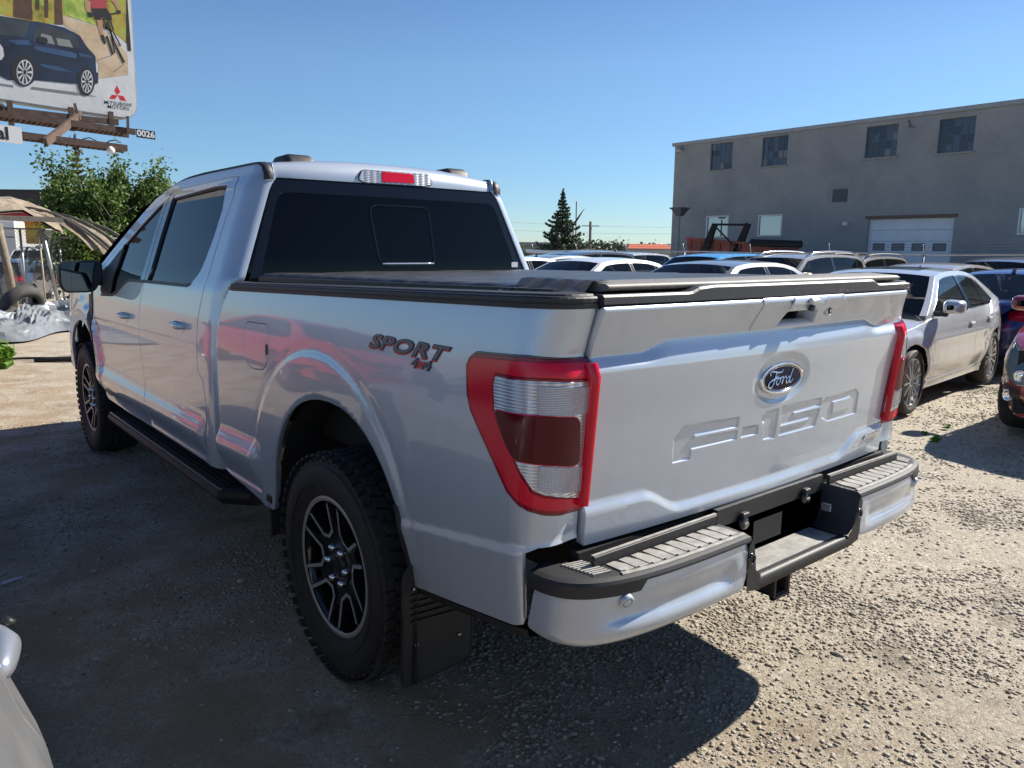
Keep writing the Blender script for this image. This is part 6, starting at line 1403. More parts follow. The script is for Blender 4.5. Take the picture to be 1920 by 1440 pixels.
M['conc'] = noisy(mat('concrete_sill', (.27, .27, .25), .85), 8, .2); M['steel_frame'] = mat('dark_steel_frame', (.10, .11, .12), .6)
M['pane_b'] = mat('blue_grey_pane', (.055, .070, .100), .08); M['pane_d'] = mat('dark_pane', (.022, .028, .040), .06); M['pane_p'] = mat('painted_over_pane', (.17, .185, .20), .6)
XW = 42.3; B_ = empty('grey_building', (XW, 10, -.3), 0, 'long two-storey grey block building with small steel windows and white garage door', 'building')
def WS(y, z): return np.stack([XW+0*y, y+0*z, z+0*y], -1)
ups = [(29.96, 31.72, 6.94, 8.67), (25.96, 27.78, 6.91, 8.69), (19.27, 21.08, 6.87, 8.60), (15.36, 17.15, 6.80, 8.54), (8.9, 10.7, 6.8, 8.5), (3.0, 4.8, 6.8, 8.5)]
los = [(29.95, 31.77, 2.48, 3.93), (25.99, 27.73, 2.53, 3.89), (11.1, 12.91, 2.51, 3.82)]
DR = (15.90, 20.52, -.30, 3.46)
rc = lambda q: [(q[0], q[2]), (q[1], q[2]), (q[1], q[3]), (q[0], q[3])]
big = [(-24, -.6), (34.75, -.6), (34.75, 8.82), (-24, 8.95)]
holes = [rc(q) for q in ups+los]+[[(DR[0], -.5), (DR[1], -.5), (DR[1], DR[3]), (DR[0], DR[3])]]
def bp_parent(o): o.parent = B_; o.location = (-XW, -10, .3); return o
def wall(name, poly, S, mat_, parent, holes_=(), th=.3, outward=(-1, 0, 0)):
    o = panel(name, poly, S, mat_, None, 3.0, holes_, th, 0, False, outward); return o
wo = wall('front_wall', big, WS, M['block'], B_, holes); bp_parent(wo)
# sharpen: flat shading on the wall
mb = MB(); mb.box(XW+.01, XW+24, 34.45, 34.75, -.6, 8.8, M['block']); mb.box(XW+23.7, XW+24, -24, 34.75, -.6, 8.8, M['block']); mb.box(XW+.3, XW+24, -24, 34.45, 8.3, 8.5, M['dark']); mb.box(XW+.01, XW+24, -24.3, -24, -.6, 8.9, M['block']); bp_parent(mb.build('side_and_back_walls'))
mb = MB(); 
mb.add([(XW-.10, -24.2, 8.92), (XW-.10, 34.95, 8.80), (XW-.10, 34.95, 9.02), (XW-.10, -24.2, 9.16), (XW+.3, -24.2, 9.16), (XW+.3, 34.95, 9.02), (XW+.0, -24.2, 8.92), (XW+.0, 34.95, 8.80)], [(0, 1, 2, 3), (3, 2, 5, 4), (0, 6, 7, 1), (1, 7, 5, 2)], M['coping']); mb.box(XW+.0, XW+24, 34.72, 34.95, 8.79, 9.03, M['coping']); bp_parent(mb.build('roof_coping'))
rr_ = random.Random(5)
def steel_window(q, nx_, nz_):
    y0, y1, z0, z1 = q; mb = MB(); f = .05; x = XW+.14
    mb.box(x-.03, x+.03, y0, y0+f, z0, z1, M['steel_frame']); mb.box(x-.03, x+.03, y1-f, y1, z0, z1, M['steel_frame']); mb.box(x-.03, x+.03, y0+f, y1-f, z0, z0+f, M['steel_frame']); mb.box(x-.03, x+.03, y0+f, y1-f, z1-f, z1, M['steel_frame'])
    for i in range(1, nx_): yy = y0+(y1-y0)*i/nx_; mb.box(x-.02, x+.02, yy-.018, yy+.018, z0+f, z1-f, M['steel_frame'])
    for j in range(1, nz_): zz = z0+(z1-z0)*j/nz_; mb.box(x-.022, x+.018, y0+f, y1-f, zz-.016, zz+.016, M['steel_frame'])
    w = bp_parent(mb.build('window'))
    for i in range(nx_):
        for j in range(nz_):
            ya = y0+(y1-y0)*i/nx_+.018; yb2 = y0+(y1-y0)*(i+1)/nx_-.018; za = z0+(z1-z0)*j/nz_+.016; zb2 = z0+(z1-z0)*(j+1)/nz_-.016
            mm = rr_.choice([M['pane_b'], M['pane_b'], M['pane_d'], M['pane_p'] if rr_.random() < .5 else M['pane_d']]); g = MB(); tx_ = rr_.uniform(-.004, .004)
            g.add([(x+tx_, ya, za), (x-tx_, yb2, za), (x-tx_, yb2, zb2), (x+tx_, ya, zb2)], [(0, 3, 2, 1)], mm); p = g.build('pane'); p.parent = w
    mb = MB(); mb.box(XW-.06, XW+.1, y0-.08, y1+.08, z0-.12, z0-.003, M['conc'], .01); s_ = mb.build('sill'); s_.parent = w
    return w
for q in ups: steel_window(q, 5, 4)
for q in los:
    y0, y1, z0, z1 = q; mb = MB(); f = .09; x = XW+.06
    mb.box(x-.09, x+.03, y0, y0+f, z0, z1, M['frame_w']); mb.box(x-.09, x+.03, y1-f, y1, z0, z1, M['frame_w']); mb.box(x-.09, x+.03, y0+f, y1-f, z0, z0+f, M['frame_w']); mb.box(x-.09, x+.03, y0+f, y1-f, z1-f, z1, M['frame_w']); w = bp_parent(mb.build('window'))
    g = MB(); g.add([(x, y0+f, z0+f), (x, y1-f, z0+f), (x, y1-f, z1-f), (x, y0+f, z1-f)], [(0, 3, 2, 1)], mat('reflective_window_glass', (.35, .38, .40), .03, .55)); p = g.build('pane'); p.parent = w
    g = MB(); g.box(XW-.05, XW+.02, y0-.06, y1+.06, z0-.10, z0-.004, M['conc']); p = g.build('sill'); p.parent = w
# sectional garage door
dr = empty('garage_door', (0, 0, 0)); bp_parent(dr); x = XW+.22; nrow = 6; hz = (DR[3]-DR[2])/nrow
for j in range(nrow):
    za = DR[2]+hz*j; zb2 = za+hz-.012; g = MB()
    if j == 3:
        ys_ = [DR[0]]; 
        wins = [(16.25, 16.95), (17.35, 18.05), (18.45, 19.15), (19.55, 20.22)]; cur = DR[0]
        for a, b2_ in wins: g.box(x, x+.05, cur, a, za, zb2, M['white_door']); g.box(x, x+.05, a, b2_, za, za+.10, M['white_door']); g.box(x, x+.05, a, b2_, zb2-.10, zb2, M['white_door']); cur = b2_
        g.box(x, x+.05, cur, DR[1], za, zb2, M['white_door']); p = g.build('door_section'); p.parent = dr
        for a, b2_ in wins:
            g = MB(); g.box(x-.015, x+.01, a, b2_, za+.10, za+.14, M['steel_frame']); g.box(x-.015, x+.01, a, b2_, zb2-.14, zb2-.10, M['steel_frame']); g.box(x-.015, x+.01, a, a+.04, za+.14, zb2-.14, M['steel_frame']); g.box(x-.015, x+.01, b2_-.04, b2_, za+.14, zb2-.14, M['steel_frame']); p = g.build('door_window'); p.parent = dr
            g = MB(); g.box(x+.01, x+.02, a+.04, b2_-.04, za+.14, zb2-.14, M['pane_p']); q_ = g.build('pane'); q_.parent = p
    else:
        g.box(x, x+.05, DR[0], DR[1], za, zb2, M['white_door'], .006); p = g.build('door_section'); p.parent = dr
g = MB(); g.box(XW-.05, XW+.2, DR[0]-.15, DR[1]+.15, DR[3]+.004, DR[3]+.17, M['rust']); bp_parent(g.build('door_lintel'))
g = MB(); g.box(XW-.03, XW+.2, DR[1]+.004, DR[1]+.28, -.3, DR[3], M['block']); bp_parent(g.build('door_jamb'))
g = MB(); g.box(XW-.02, XW+.01, 21.88, 22.80, 4.49, 5.24, mat('bricked_vent_patch', (.085, .09, .10), .8)); 
for k in range(6): g.box(XW-.04, XW-.02, 21.9, 22.78, 4.52+.12*k, 4.57+.12*k, M['steel_frame'])
bp_parent(g.build('wall_vent'))
g = MB(); g.box(XW-.18, XW, 21.7, 21.98, 3.12, 3.33, M['frame_w'], .02); bp_parent(g.build('alarm_box'))
g = MB(); g.box(XW-.35, XW, 34.0, 34.5, 8.45, 8.65, M['conc'], .03); g.box(XW-.33, XW-.05, 34.05, 34.45, 8.40, 8.45, M['frame_w']); bp_parent(g.build('wall_lamp'))
g = MB(); g.bar((XW-.05, 18.6, 8.3), (XW-.05, 18.75, 8.7), .05, .05, M['steel_frame']); g.bar((XW-.06, 18.4, 8.3), (XW-.06, 18.75, 8.35), .05, .05, M['steel_frame']); bp_parent(g.build('wall_bracket'))
# street lamp by the corner
lp = empty('street_lamp', (40, 32.25, -.3), 0, 'grey steel lamp post with square head in front of the building left corner', 'lamp post')
g = MB(); g.tube([(0, 0, 0), (0, 0, 4.1)], .06, M['conc'], 8, rr=[.08, .055]); g.build('pole', lp)
g = MB(); g.add([(-.42, -.42, 4.62), (.42, -.42, 4.62), (.42, .42, 4.62), (-.42, .42, 4.62), (-.16, -.16, 4.15), (.16, -.16, 4.15), (.16, .16, 4.15), (-.16, .16, 4.15)], [(0, 3, 2, 1), (4, 5, 6, 7), (0, 1, 5, 4), (1, 2, 6, 5), (2, 3, 7, 6), (3, 0, 4, 7)], M['steel_frame']); g.box(-.5, .5, -.5, .5, 4.62, 4.72, M['steel_frame'], .02); g.build('lamp_head', lp)
# ================================================================ container with black frame in front of the building
M['orange'] = noisy(mat('faded_orange_paint', (.30, .075, .045), .7), 2.5, .35, .3, 30)
dp = empty('orange_dumpster', (37, 25.3, -.3), 0, 'faded orange steel skip with black lifting arms in front of the building', 'dumpster')
g = MB(); g.add([(-1.2, -2.95, 0), (1.2, -2.95, 0), (1.2, 2.6, 0), (-1.2, 2.6, 0), (-1.2, -3.0, 2.15), (1.2, -3.0, 2.15), (1.2, 3.0, 2.60), (-1.2, 3.0, 2.60)], [(0, 3, 2, 1), (0, 1, 5, 4), (1, 2, 6, 5), (2, 3, 7, 6), (3, 0, 4, 7)], M['orange']); g.build('skip_body', dp)
for k in range(9): g = MB(); y = -2.8+.68*k; g.box(-1.28, -1.2, y-.05, y+.05, .1, 2.1+.075*(y+3)*.9, M['orange'], .01); g.build('rib', dp)
g = MB(); g.bar((-1.25, -3.0, 2.18), (-1.25, 3.0, 2.63), .12, .12, M['orange']); g.build('top_rail', dp)
for (yy, dx) in ((1.6, 0), (-.4, .3)):
    g = MB(); g.add([(-1.5+dx, yy+.5, 1.1), (-1.5+dx, yy-.1, 1.1), (-1.5+dx, yy-.9, 3.35), (-1.5+dx, yy-.6, 3.45), (-1.35+dx, yy+.5, 1.1), (-1.35+dx, yy-.1, 1.1), (-1.35+dx, yy-.9, 3.35), (-1.35+dx, yy-.6, 3.45)], [(0, 1, 2, 3), (7, 6, 5, 4), (0, 4, 5, 1), (1, 5, 6, 2), (2, 6, 7, 3), (3, 7, 4, 0)], M['dark']); g.build('lift_arm', dp)
g = MB(); g.bar((-1.45, .95, 3.38), (-1.15, -1.1, 3.33), .12, .12, M['dark']); g.bar((-1.5, .7, 3.2), (-1.5, -.9, 1.9), .07, .07, M['dark']); g.tube([(-1.4, -1.6, 2.35), (-1.4, -4.6, 2.25)], .20, M['dark'], 10); g.build('lift_frame', dp)
# ================================================================ chain-link fences
M['galv'] = noisy(mat('galvanised_steel', (.42, .43, .44), .45, .6), 20, .15)
M['wire'] = mat('fence_wire', (.30, .31, .32), .5, .5); M['wire_d'] = mat('dark_fence_wire', (.09, .09, .09), .6, .3)
def chainlink(name, label, A, B, zb, zt, cell, wr, postgap, arms, wm, pm, group=None, rail_fn=None):
    A = Vector(A); B = Vector(B); Ln = (B-A).length; d = (B-A)/Ln; e = empty(name, (A.x, A.y, zb), math.atan2(d.y, d.x), label, 'fence', group)
    h = zt-zb; g = MB(); zr = rail_fn or (lambda u: h)
    pts = [(u, 0, zr(u)) for u in np.linspace(0, Ln, int(Ln/1.5)+2)]; g.tube(pts, .022, pm, 6); g.build('top_rail', e)
    k = 0; u = 0
    while u <= Ln+.01:
        g = MB(); g.tube([(u, 0, 0), (u, 0, zr(u)+.02)], .03, pm, 8); 
        g.build('post', e)
        if arms:
            g = MB(); g.tube([(u, 0, zr(u)), (u+.03, -.16, zr(u)+.30)], .016, pm, 6); g.build('barb_arm', e)
        u += postgap
    vs = []; fs = []; n = int((Ln+h)/cell)
    for sgn in (1, -1):
        for i in range(n+1):
            c = i*cell; a0, z0_, a1, z1_ = (c-h, 0, c, h) if sgn > 0 else (c, 0, c-h, h)
            # clip to 0..Ln
            def clip(a, z, a2, z2):
                if a < 0: t = (0-a)/(a2-a); a, z = 0, z+(z2-z)*t
                if a > Ln: t = (Ln-a)/(a2-a); a, z = Ln, z+(z2-z)*t
                return a, z
            if max(a0, a1) <= 0 or min(a0, a1) >= Ln: continue
            p = clip(a0, z0_, a1, z1_); q = clip(a1, z1_, a0, z0_); b_i = len(vs); o = .004*sgn
            for (a, z) in (p, q): zz = min(z, zr(a)); vs += [(a-wr*.7, o-wr*.5, zz), (a+wr*.7, o-wr*.5, zz), (a, o+wr, zz)]
            fs += [(b_i, b_i+1, b_i+4, b_i+3), (b_i+1, b_i+2, b_i+5, b_i+4), (b_i+2, b_i, b_i+3, b_i+5)]
    g = MB(); g.add(vs, fs, wm); o = g.build('wire_mesh', e); o['kind'] = 'stuff'
    if arms:
        for q in (.12, .22, .30):
            g = MB(); g.tube([(u, -.16*q/.3+.0, zr(u)+q-.02*math.sin(math.pi*(u/postgap % 1))) for u in np.linspace(0, Ln, int(Ln/postgap*3))], .006, wm, 4, False); g.build('barbed_wire', e)
    return e
chainlink('chain_link_fence', 'long chain-link fence with slanted post tops running behind the second row of cars', (22.5, 30, 0), (22.5, -9, 0), -.2, 1.50, .075, .0035, 3.0, True, M['wire_d'], M['galv'], None, lambda u: 1.72+(.16-.055*u if u < 3 else 0)+.02*math.sin(u*1.1))
chainlink('chain_link_fence', 'chain-link fence under the torn canopy at the left, before the blue-grey hatchback', (-3.2, 19.6, 0), (1.75, 22.9, 0), -.15, 1.95, .085, .007, 2.45, False, M['wire'], M['galv'])
chainlink('chain_link_fence', 'chain-link fence in deep shade under the trees at the left', (1.85, 23.0, 0), (8.5, 23.8, 0), -.2, 1.75, .09, .004, 2.6, False, M['wire_d'], M['galv'])
# leaning posts
for (p0, p1, r, mt, lb) in (((.28, 19.3, -.1), (.05, 19.0, 2.0), .085, 'wood', 'thick weathered wooden post at the left edge beside the tyre'), ((1.62, 22.3, -.2), (1.32, 22.0, 1.95), .045, 'galv', 'leaning galvanised post under the trees, left of the door mirror'), ((1.22, 21.8, -.1), (1.20, 21.7, 1.75), .022, 'wood2', 'thin pale wooden stake in front of the blue-grey hatchback')):
    mt_ = {'wood': noisy(mat('weathered_wood', (.20, .16, .12), .85), 8, .3), 'galv': M['galv'], 'wood2': mat('pale_wood', (.45, .38, .28), .8)}[mt]
    g = MB(); g.tube([p0, tuple((Vector(p0)+Vector(p1))/2+Vector((.01, 0, 0))), p1], r, mt_, 10); o = g.build('leaning_post'); tag(o, lb, 'post')
# ================================================================ billboard
YB = 18.75
INK = {}
def ink(n, c, r=.55): INK[n] = mat('printed_'+n, c, r); return INK[n]
ink('p_bark', (.085, .045, .025)); noisy(INK['p_bark'], 6, .4); ink('p_dark', (.018, .018, .022)); ink('p_navy', (.012, .026, .060)); ink('p_glass', (.035, .045, .055)); ink('p_pane', (.22, .24, .23)); ink('p_blue', (.030, .075, .16))
noisy(INK['p_navy'], 1.1, .75); noisy(INK['p_blue'], 2.5, .5); noisy(INK['p_glass'], 2.0, .5); ink('p_silver', (.55, .56, .57)); ink('p_shadow', (.20, .20, .20)); ink('p_red', (.62, .01, .03)); ink('p_shirt', (.40, .05, .06)); ink('p_skin', (.45, .24, .15))
def patches(n, cols, sc_):
    m = mat('printed_'+n, (.5, .5, .5), .55); b = m.node_tree.nodes['Principled BSDF']; tc = N(m, 'ShaderNodeTexCoord'); no = N(m, 'ShaderNodeTexNoise', Scale=sc_, Detail=7.0, Roughness=.7); L(m, tc, 'Object', no, 'Vector')
    r = ramp(m, [(.30+.4*i/(len(cols)-1), c) for i, c in enumerate(cols)]); L(m, no, 'Fac', r, 'Fac'); L(m, r, 'Color', b, 'Base Color'); INK[n] = m
patches('p_forest', [(.10, .055, .02), (.20, .22, .03), (.45, .30, .05), (.30, .38, .06), (.62, .50, .12)], 3.0)
patches('p_leaf', [(.10, .18, .03), (.28, .40, .06), (.60, .62, .16)], 5.0); patches('p_path', [(.40, .27, .15), (.56, .42, .27), (.66, .53, .38)], 2.5)
M['poster'] = m = mat('vinyl_poster', (.62, .63, .62), .5); b = m.node_tree.nodes['Principled BSDF']; tc = N(m, 'ShaderNodeTexCoord'); no = N(m, 'ShaderNodeTexNoise', Scale=1.6, Detail=4.0); L(m, tc, 'Object', no, 'Vector'); bp = N(m, 'ShaderNodeBump', Strength=.5, Distance=.03); L(m, no, 'Fac', bp, 'Height'); L(m, bp, 'Normal', b, 'Normal')
M['brown_steel'] = noisy(mat('rusty_brown_steel', (.10, .065, .05), .75, .2), 9, .35); M['board_frame'] = noisy(mat('pale_board_frame', (.40, .41, .40), .5), 4, .15); M['lamp_w'] = mat('white_lamp_glass', (.7, .7, .66), .3); M['sign_b'] = mat('black_sign', (.015, .018, .02), .4); M['sign_w'] = mat('white_sign', (.68, .69, .68), .45)
BBX0, BBX1, BZ0, BZ1 = -3.2, 3.03, 4.40, 7.50
bb = empty('billboard', (0, YB, 0), 0, 'large billboard with a blue SUV and a mountain biker printed on it', 'billboard')
def bbp(o): o.parent = bb; o.location = (0, -YB, 0); return o
def lz(x): return 4.57-.045*(x-.3)     # bottom edge of the board leans slightly
out_ = rounded([(BBX0, lz(BBX0)), (BBX1-.02, lz(BBX1)-.02), (BBX1+.015, BZ1), (BBX0, BZ1)], [.4, .42, .4, .4], 8)
g = MB(); g.prism(out_, lambda u, v, w: (u, YB+.012-w, v), .30, M['board_frame']); bbp(g.build('board'))
inn = inset(out_, .055); g = MB(); g.prism(inn, lambda u, v, w: (u, YB+.004-w, v), .004, M['poster']); po = bbp(g.build('poster'))
g = MB()
for (mn, ly, pts) in AD:
    p = [(min(max(x, BBX0+.08), BBX1-.075), min(z, BZ1-.08)) for x, z in pts]
    # drop repeated corners left by the clamp
    q = [p[i] for i in range(len(p)) if abs(p[i][0]-p[i-1][0])+abs(p[i][1]-p[i-1][1]) > .002]
    if len(q) < 3: continue
    try: g.prism(q, lambda u, v, w, k=ly: (u, YB+.0035-.0012*k-w, v), .0005, INK[mn])
    except Exception as ex: print('ad', mn, ex)
o = g.build('printed_picture'); o.parent = po
for txt, size, key in (('MITSUBISHI', .108, 't1'), ('MOTORS', .108, 't2')):
    vs, fs = text_mesh(txt, size, 0, .0006, 0, 'CENTER', 1.08); cx_, cz_ = AD_TEXT[key]; g = MB(); g.add([(cx_+a*1.0, YB+.0005, cz_+b_) for a, b_, _ in vs], fs, INK['p_dark']); o = g.build('printed_lettering'); o.parent = po
# walkways
def grating(nm, x0, x1, y0, y1, z, sl):
    zf = lambda x: z-.045*(x-.3)
    g = MB()
    for y in (y0, y1): g.bar((x0, y, zf(x0)), (x1, y, zf(x1)), .05, .13, M['brown_steel'])
    f = bbp(g.build(nm)); g = MB(); n = int((x1-x0)/.10)
    for k in range(n): x = x0+.10*k; g.bar((x, y0+.03, zf(x)+.02), (x, y1-.03, zf(x)+.02), .03, .03, M['brown_steel'])
    for k in range(5): yy = y0+(y1-y0)*(k+1)/6; g.bar((x0, yy, zf(x0)+.03), (x1, yy, zf(x1)+.03), .012, .03, M['brown_steel'])
    o = g.build('grating'); o.parent = f; o['kind'] = 'stuff'; return f
grating('upper_walkway', -3.2, 2.72, 17.95, 18.55, 4.17, 0); grating('lower_walkway', -3.2, 2.30, 17.02, 17.38, 3.68, 0)
for x in (-1.8, 1.15):
    g = MB(); g.bar((x+.65, 18.75, lz(x)-.10), (x-.45, 16.5, lz(x)-1.02), .07, .16, M['brown_steel']); g.bar((x+.58, 18.5, 4.15), (x+.50, 18.5, 4.62), .05, .05, M['brown_steel']); bbp(g.build('cross_beam'))
for x in (-1.0, .45, 1.6, 2.4):
    g = MB(); g.box(x-.05, x+.05, 18.62, 18.72, 4.05, 4.55, M['brown_steel']); bbp(g.build('bracket'))
g = MB(); g.bar((-3.1, 18.68, 4.40), (2.55, 18.68, 4.33), .10, .12, M['brown_steel']); bbp(g.build('back_beam'))
for x in (-2.4,): g = MB(); g.tube([(x, 19.35, -.4), (x, 19.35, 7.2)], .22, M['brown_steel'], 16); bbp(g.build('column'))
g = MB(); g.bar((2.55, 17.9, 4.0), (2.57, 17.9, 4.38), .04, .05, M['brown_steel']); bbp(g.build('end_post'))
g = MB(); c = (1.97, 17.0, 3.60); g.lathe([(.0, .02), (-.03, .06), (-.08, .085), (-.13, .07), (-.155, .02), (-.155, .001)], M['lamp_w'], 16, 'z', c); g.tube([(2.0, 17.2, 3.66), (1.97, 17.0, 3.62)], .02, M['brown_steel'], 6); bbp(g.build('flood_lamp'))
g = MB(); g.tube([(2.2-k*.1, 17.1, 3.70+.05*math.sin(k*1.3)) for k in range(9)], .012, M['seal'], 5); bbp(g.build('cable'))
g = MB(); g.tube([(-.35, 17.6, 4.42), (.02, 17.6, 4.36), (.20, 17.6, 4.22)], .09, M['seal'], 10, rr=[.04, .11, .07]); bbp(g.build('lamp_cover'))
def plate(nm, x0, x1, z0, z1, y, bgm, txt, size, txm, tx, drop=.0, lab=None):
    g = MB(); sk = -.05; g.prism([(x0, z0), (x1, z0+sk*(x1-x0)), (x1, z1+sk*(x1-x0)), (x0, z1)], lambda u, v, w: (u, y-w, v), .02, bgm)
    o = g.build(nm)
    vs, fs = text_mesh(txt, size, 0, size*.03, 0, 'CENTER', 1.0); h = MB(); h.add([(tx+a, y-.004, (z0+z1)/2+b_+sk*(tx+a-x0)) for a, b_, _ in vs], fs, txm); q = h.build('lettering'); q.parent = o; return o
bbp(plate('number_plate', 2.68, 3.07, 3.925, 4.105, 17.72, M['sign_b'], '0026', .185, M['sign_w'], 2.875))
bbp(plate('owner_sign', -1.2, .375, 3.56, 3.88, 16.88, M['sign_w'], 'al', .33, M['sign_b'], .055))
# ================================================================ painted building far left
M['mural'] = m = mat('mural_paint', (.5, .3, .1), .8); b = m.node_tree.nodes['Principled BSDF']; tc = N(m, 'ShaderNodeTexCoord'); sx = N(m, 'ShaderNodeSeparateXYZ'); L(m, tc, 'Object', sx, 'Vector')
no = N(m, 'ShaderNodeTexNoise', Scale=.28, Detail=6.0, Roughness=.6); L(m, tc, 'Object', no, 'Vector'); ma = N(m, 'ShaderNodeMath', operation='MULTIPLY_ADD'); L(m, no, 'Fac', ma, 0); ma.inputs[1].default_value = 2.6; L(m, sx, 'Z', ma, 2)
mr = N(m, 'ShaderNodeMapRange'); mr.inputs['From Min'].default_value = 0.6; mr.inputs['From Max'].default_value = 7.6; L(m, ma, 0, mr, 'Value')
r = ramp(m, [(.0, (.30, .27, .25)), (.22, (.34, .06, .03)), (.38, (.55, .22, .02)), (.50, (.62, .45, .04)), (.62, (.60, .20, .03)), (.70, (.45, .03, .03)), (.78, (.30, .03, .035)), (.80, (.045, .04, .045))]); L(m, mr, 'Result', r, 'Fac'); L(m, r, 'Color', b, 'Base Color')
mu_ = empty('painted_building', (5, 73, -.4), -.68, 'low building with red, orange and yellow flame mural behind the left fence', 'building')
g = MB(); g.box(-16, 26, 0, 12, 0, 6.05, M['mural']); g.build('wall', mu_)
g = MB(); g.box(-16.1, 26.1, -.08, 12.1, 6.05, 6.22, M['seal']); g.build('roof_edge', mu_)
# ================================================================ torn canopy over the left fence
M['canopy'] = noisy(mat('sun_bleached_canopy', (.23, .185, .135), .85), 2.2, .35, .6, 9, dist=.05); M['old_wood'] = noisy(mat('grey_canopy_wood', (.17, .15, .13), .85), 7, .35)
cn = empty('torn_canopy', (0, 22.5, 0), 0, 'collapsed beige canopy roof with sagging ribs over the left fence', 'canopy')
P = []; R_ = np.random.RandomState(4)
for x in np.linspace(-3.5, 1.75, 26):
    row = []
    for k, y in enumerate(np.linspace(21.6, 24.3, 12)):
        t = k/11; ridge = 2.30+.50*math.sin(t*math.pi*.62)-(.45*max(0, x-.9)); row.append((x, y-22.5, ridge+.07*math.sin(x*3.1+y*2)+.05*R_.rand()))
    P.append(row)
g = MB(); g.grid(P, M['canopy'], smooth=False); g.grid([[(a, b_, c-.06) for a, b_, c in r_] for r_ in P], M['canopy'], smooth=False, flip=True); g.build('roof_sheet', cn)
for (a, b_, w) in (((-3.5, -.95, 2.22), (1.75, -.95, 2.18), .13), ((-3.5, -.9, 2.05), (-.2, -.9, 2.10), .10)): g = MB(); g.bar(a, b_, .08, w, M['old_wood']); g.build('front_beam', cn)
for k in range(9):
    g = MB(); x0 = .9+.16*k+.1*math.sin(k*2.3); y0 = .2+.1*k+.2*math.sin(k*1.7); pts = [(x0+1.9*t, y0-.9*t-.25*k*t*.3, 2.50-.04*k+.10*math.sin(t*2.5)-1.15*t**1.8) for t in np.linspace(0, 1, 7)]
    for i in range(6): g.bar(pts[i], pts[i+1], .05+.01*(k % 3), .06, M['old_wood'])
    g.build('sagging_rib', cn)
for k in range(5):
    P = []; x0 = 1.5+.25*k
    for t in np.linspace(0, 1, 8): P.append([(x0+1.1*t+w*.16, .1-.6*t+w*.05, 2.38-.1*k-.95*t**1.5+.05*R_.rand()-abs(w)*.03) for w in (-1, 0, 1)])
    g = MB(); g.grid(P, M['canopy'], smooth=False); g.build('torn_strip', cn)
for x in (-2.8, -.9): g = MB(); g.bar((x, -.9, -.3), (x, -.9, 2.15), .1, .1, M['old_wood']); g.build('canopy_post', cn)
# ================================================================ silver tarpaulin, tyres, junk
M['tarp'] = noisy(mat('silver_tarpaulin', (.23, .245, .25), .38, .35), 3, .15, .4, 20)
from mathutils import noise as mn_
def tz(x, y):
    v = Vector((x*1.1, y*1.1, 0)); r = 1-abs(mn_.noise(v*1.3)); r2 = 1-abs(mn_.noise(v*3.1+Vector((5, 2, 1)))); r3 = 1-abs(mn_.noise(v*7+Vector((1, 9, 3))))
    return .34*max(0, r-.45)+.11*max(0, r2-.4)+.012*r3
P = []
for i, u in enumerate(np.linspace(0, 1, 90)):
    row = []
    for j, v in enumerate(np.linspace(0, 1, 60)):
        x = -3.2+6.0*u; y = 13.3+.62*(x+.7)+.35*math.sin(x*2.2)+.2*math.sin(x*5.1)+v*(2.8+.5*math.sin(x*1.7)); ed = min(1, 6*min(u, 1-u, v, 1-v)+.05); row.append((x, y, .02+tz(x, y)*ed*(1.0+.9*v)))
    P.append(row)
g = MB(); g.grid(P, M['tarp'], smooth=False, flip=True); o = g.build('tarpaulin'); tag(o, 'crumpled silver tarpaulin spread on the ground in front of the left fence', 'tarpaulin')
def loose_tyre(loc, rot, R, w, lb):
    g = MB(); h = w/2; rr = R*.60
    g.lathe([(-h+.03, rr), (-h+.005, rr+.03), (-h, (R+rr)/2), (-h+.02, R-.05), (-h+.06, R-.01), (0, R), (h-.06, R-.01), (h-.02, R-.05), (h, (R+rr)/2), (h-.005, rr+.03), (h-.03, rr), (h-.05, rr+.02), (h-.03, (R+rr)/2), (0, R-.05), (-h+.03, (R+rr)/2), (-h+.05, rr+.02)], M['tyre_old'], 40, 'x', closed=True)
    o = g.build('loose_tyre'); o.location = loc; o.rotation_euler = rot; tag(o, lb, 'tyre', 'old tyres by the left fence')
M['tyre_old'] = noisy(mat('weathered_tyre', (.055, .050, .046), .8), 9, .35)
loose_tyre((.05, 16.55, .36), (0, math.radians(28), math.radians(-62)), .44, .27, 'big worn tyre leaning upright behind the silver tarpaulin')
loose_tyre((-.45, 16.2, .18), (0, math.radians(75), math.radians(20)), .42, .24, 'worn tyre lying flat left of the leaning tyre')
def lump(name, c, s, m, lb, cat, seed, sub=4):
    bm = bmesh.new(); bmesh.ops.create_icosphere(bm, subdivisions=sub, radius=1)
    for v in bm.verts:
        n_ = mn_.noise(v.co*1.7+Vector((seed, 0, 0)))*.35+mn_.noise(v.co*5+Vector((0, seed, 0)))*.13; v.co = v.co*(1+n_); v.co = Vector((v.co.x*s[0], v.co.y*s[1], v.co.z*s[2]))
    me = bpy.data.meshes.new(name); bm.to_mesh(me); bm.free(); me.materials.append(m); o = link(name, me); o.location = c; tag(o, lb, cat); return o
M['bag'] = mat('black_plastic_bag', (.012, .012, .013), .35)
lump('plastic_bag', (2.0, 20.6, .15), (.55, .4, .38), M['bag'], 'black plastic rubbish bag slumped beside the leaning galvanised post', 'rubbish bag', 2); lump('plastic_bag', (2.75, 20.4, .05), (.65, .5, .28), M['bag'], 'low black rubbish bag left of the pickup door mirror', 'rubbish bag', 7)
lump('plastic_bag', (2.35, 21.0, .35), (.30, .3, .26), M['bag'], 'small round black bag on top of the rubbish heap', 'rubbish bag', 11)
g = MB(); pts = [(-.9+.14*k, 10.95-.05*k+.05*math.sin(k*1.1), .02) for k in range(16)]; g.tube(pts, .018, M['seal'], 6); o = g.build('black_hose'); tag(o, 'black hose lying on the dirt ahead of the pickup front wheel', 'hose')
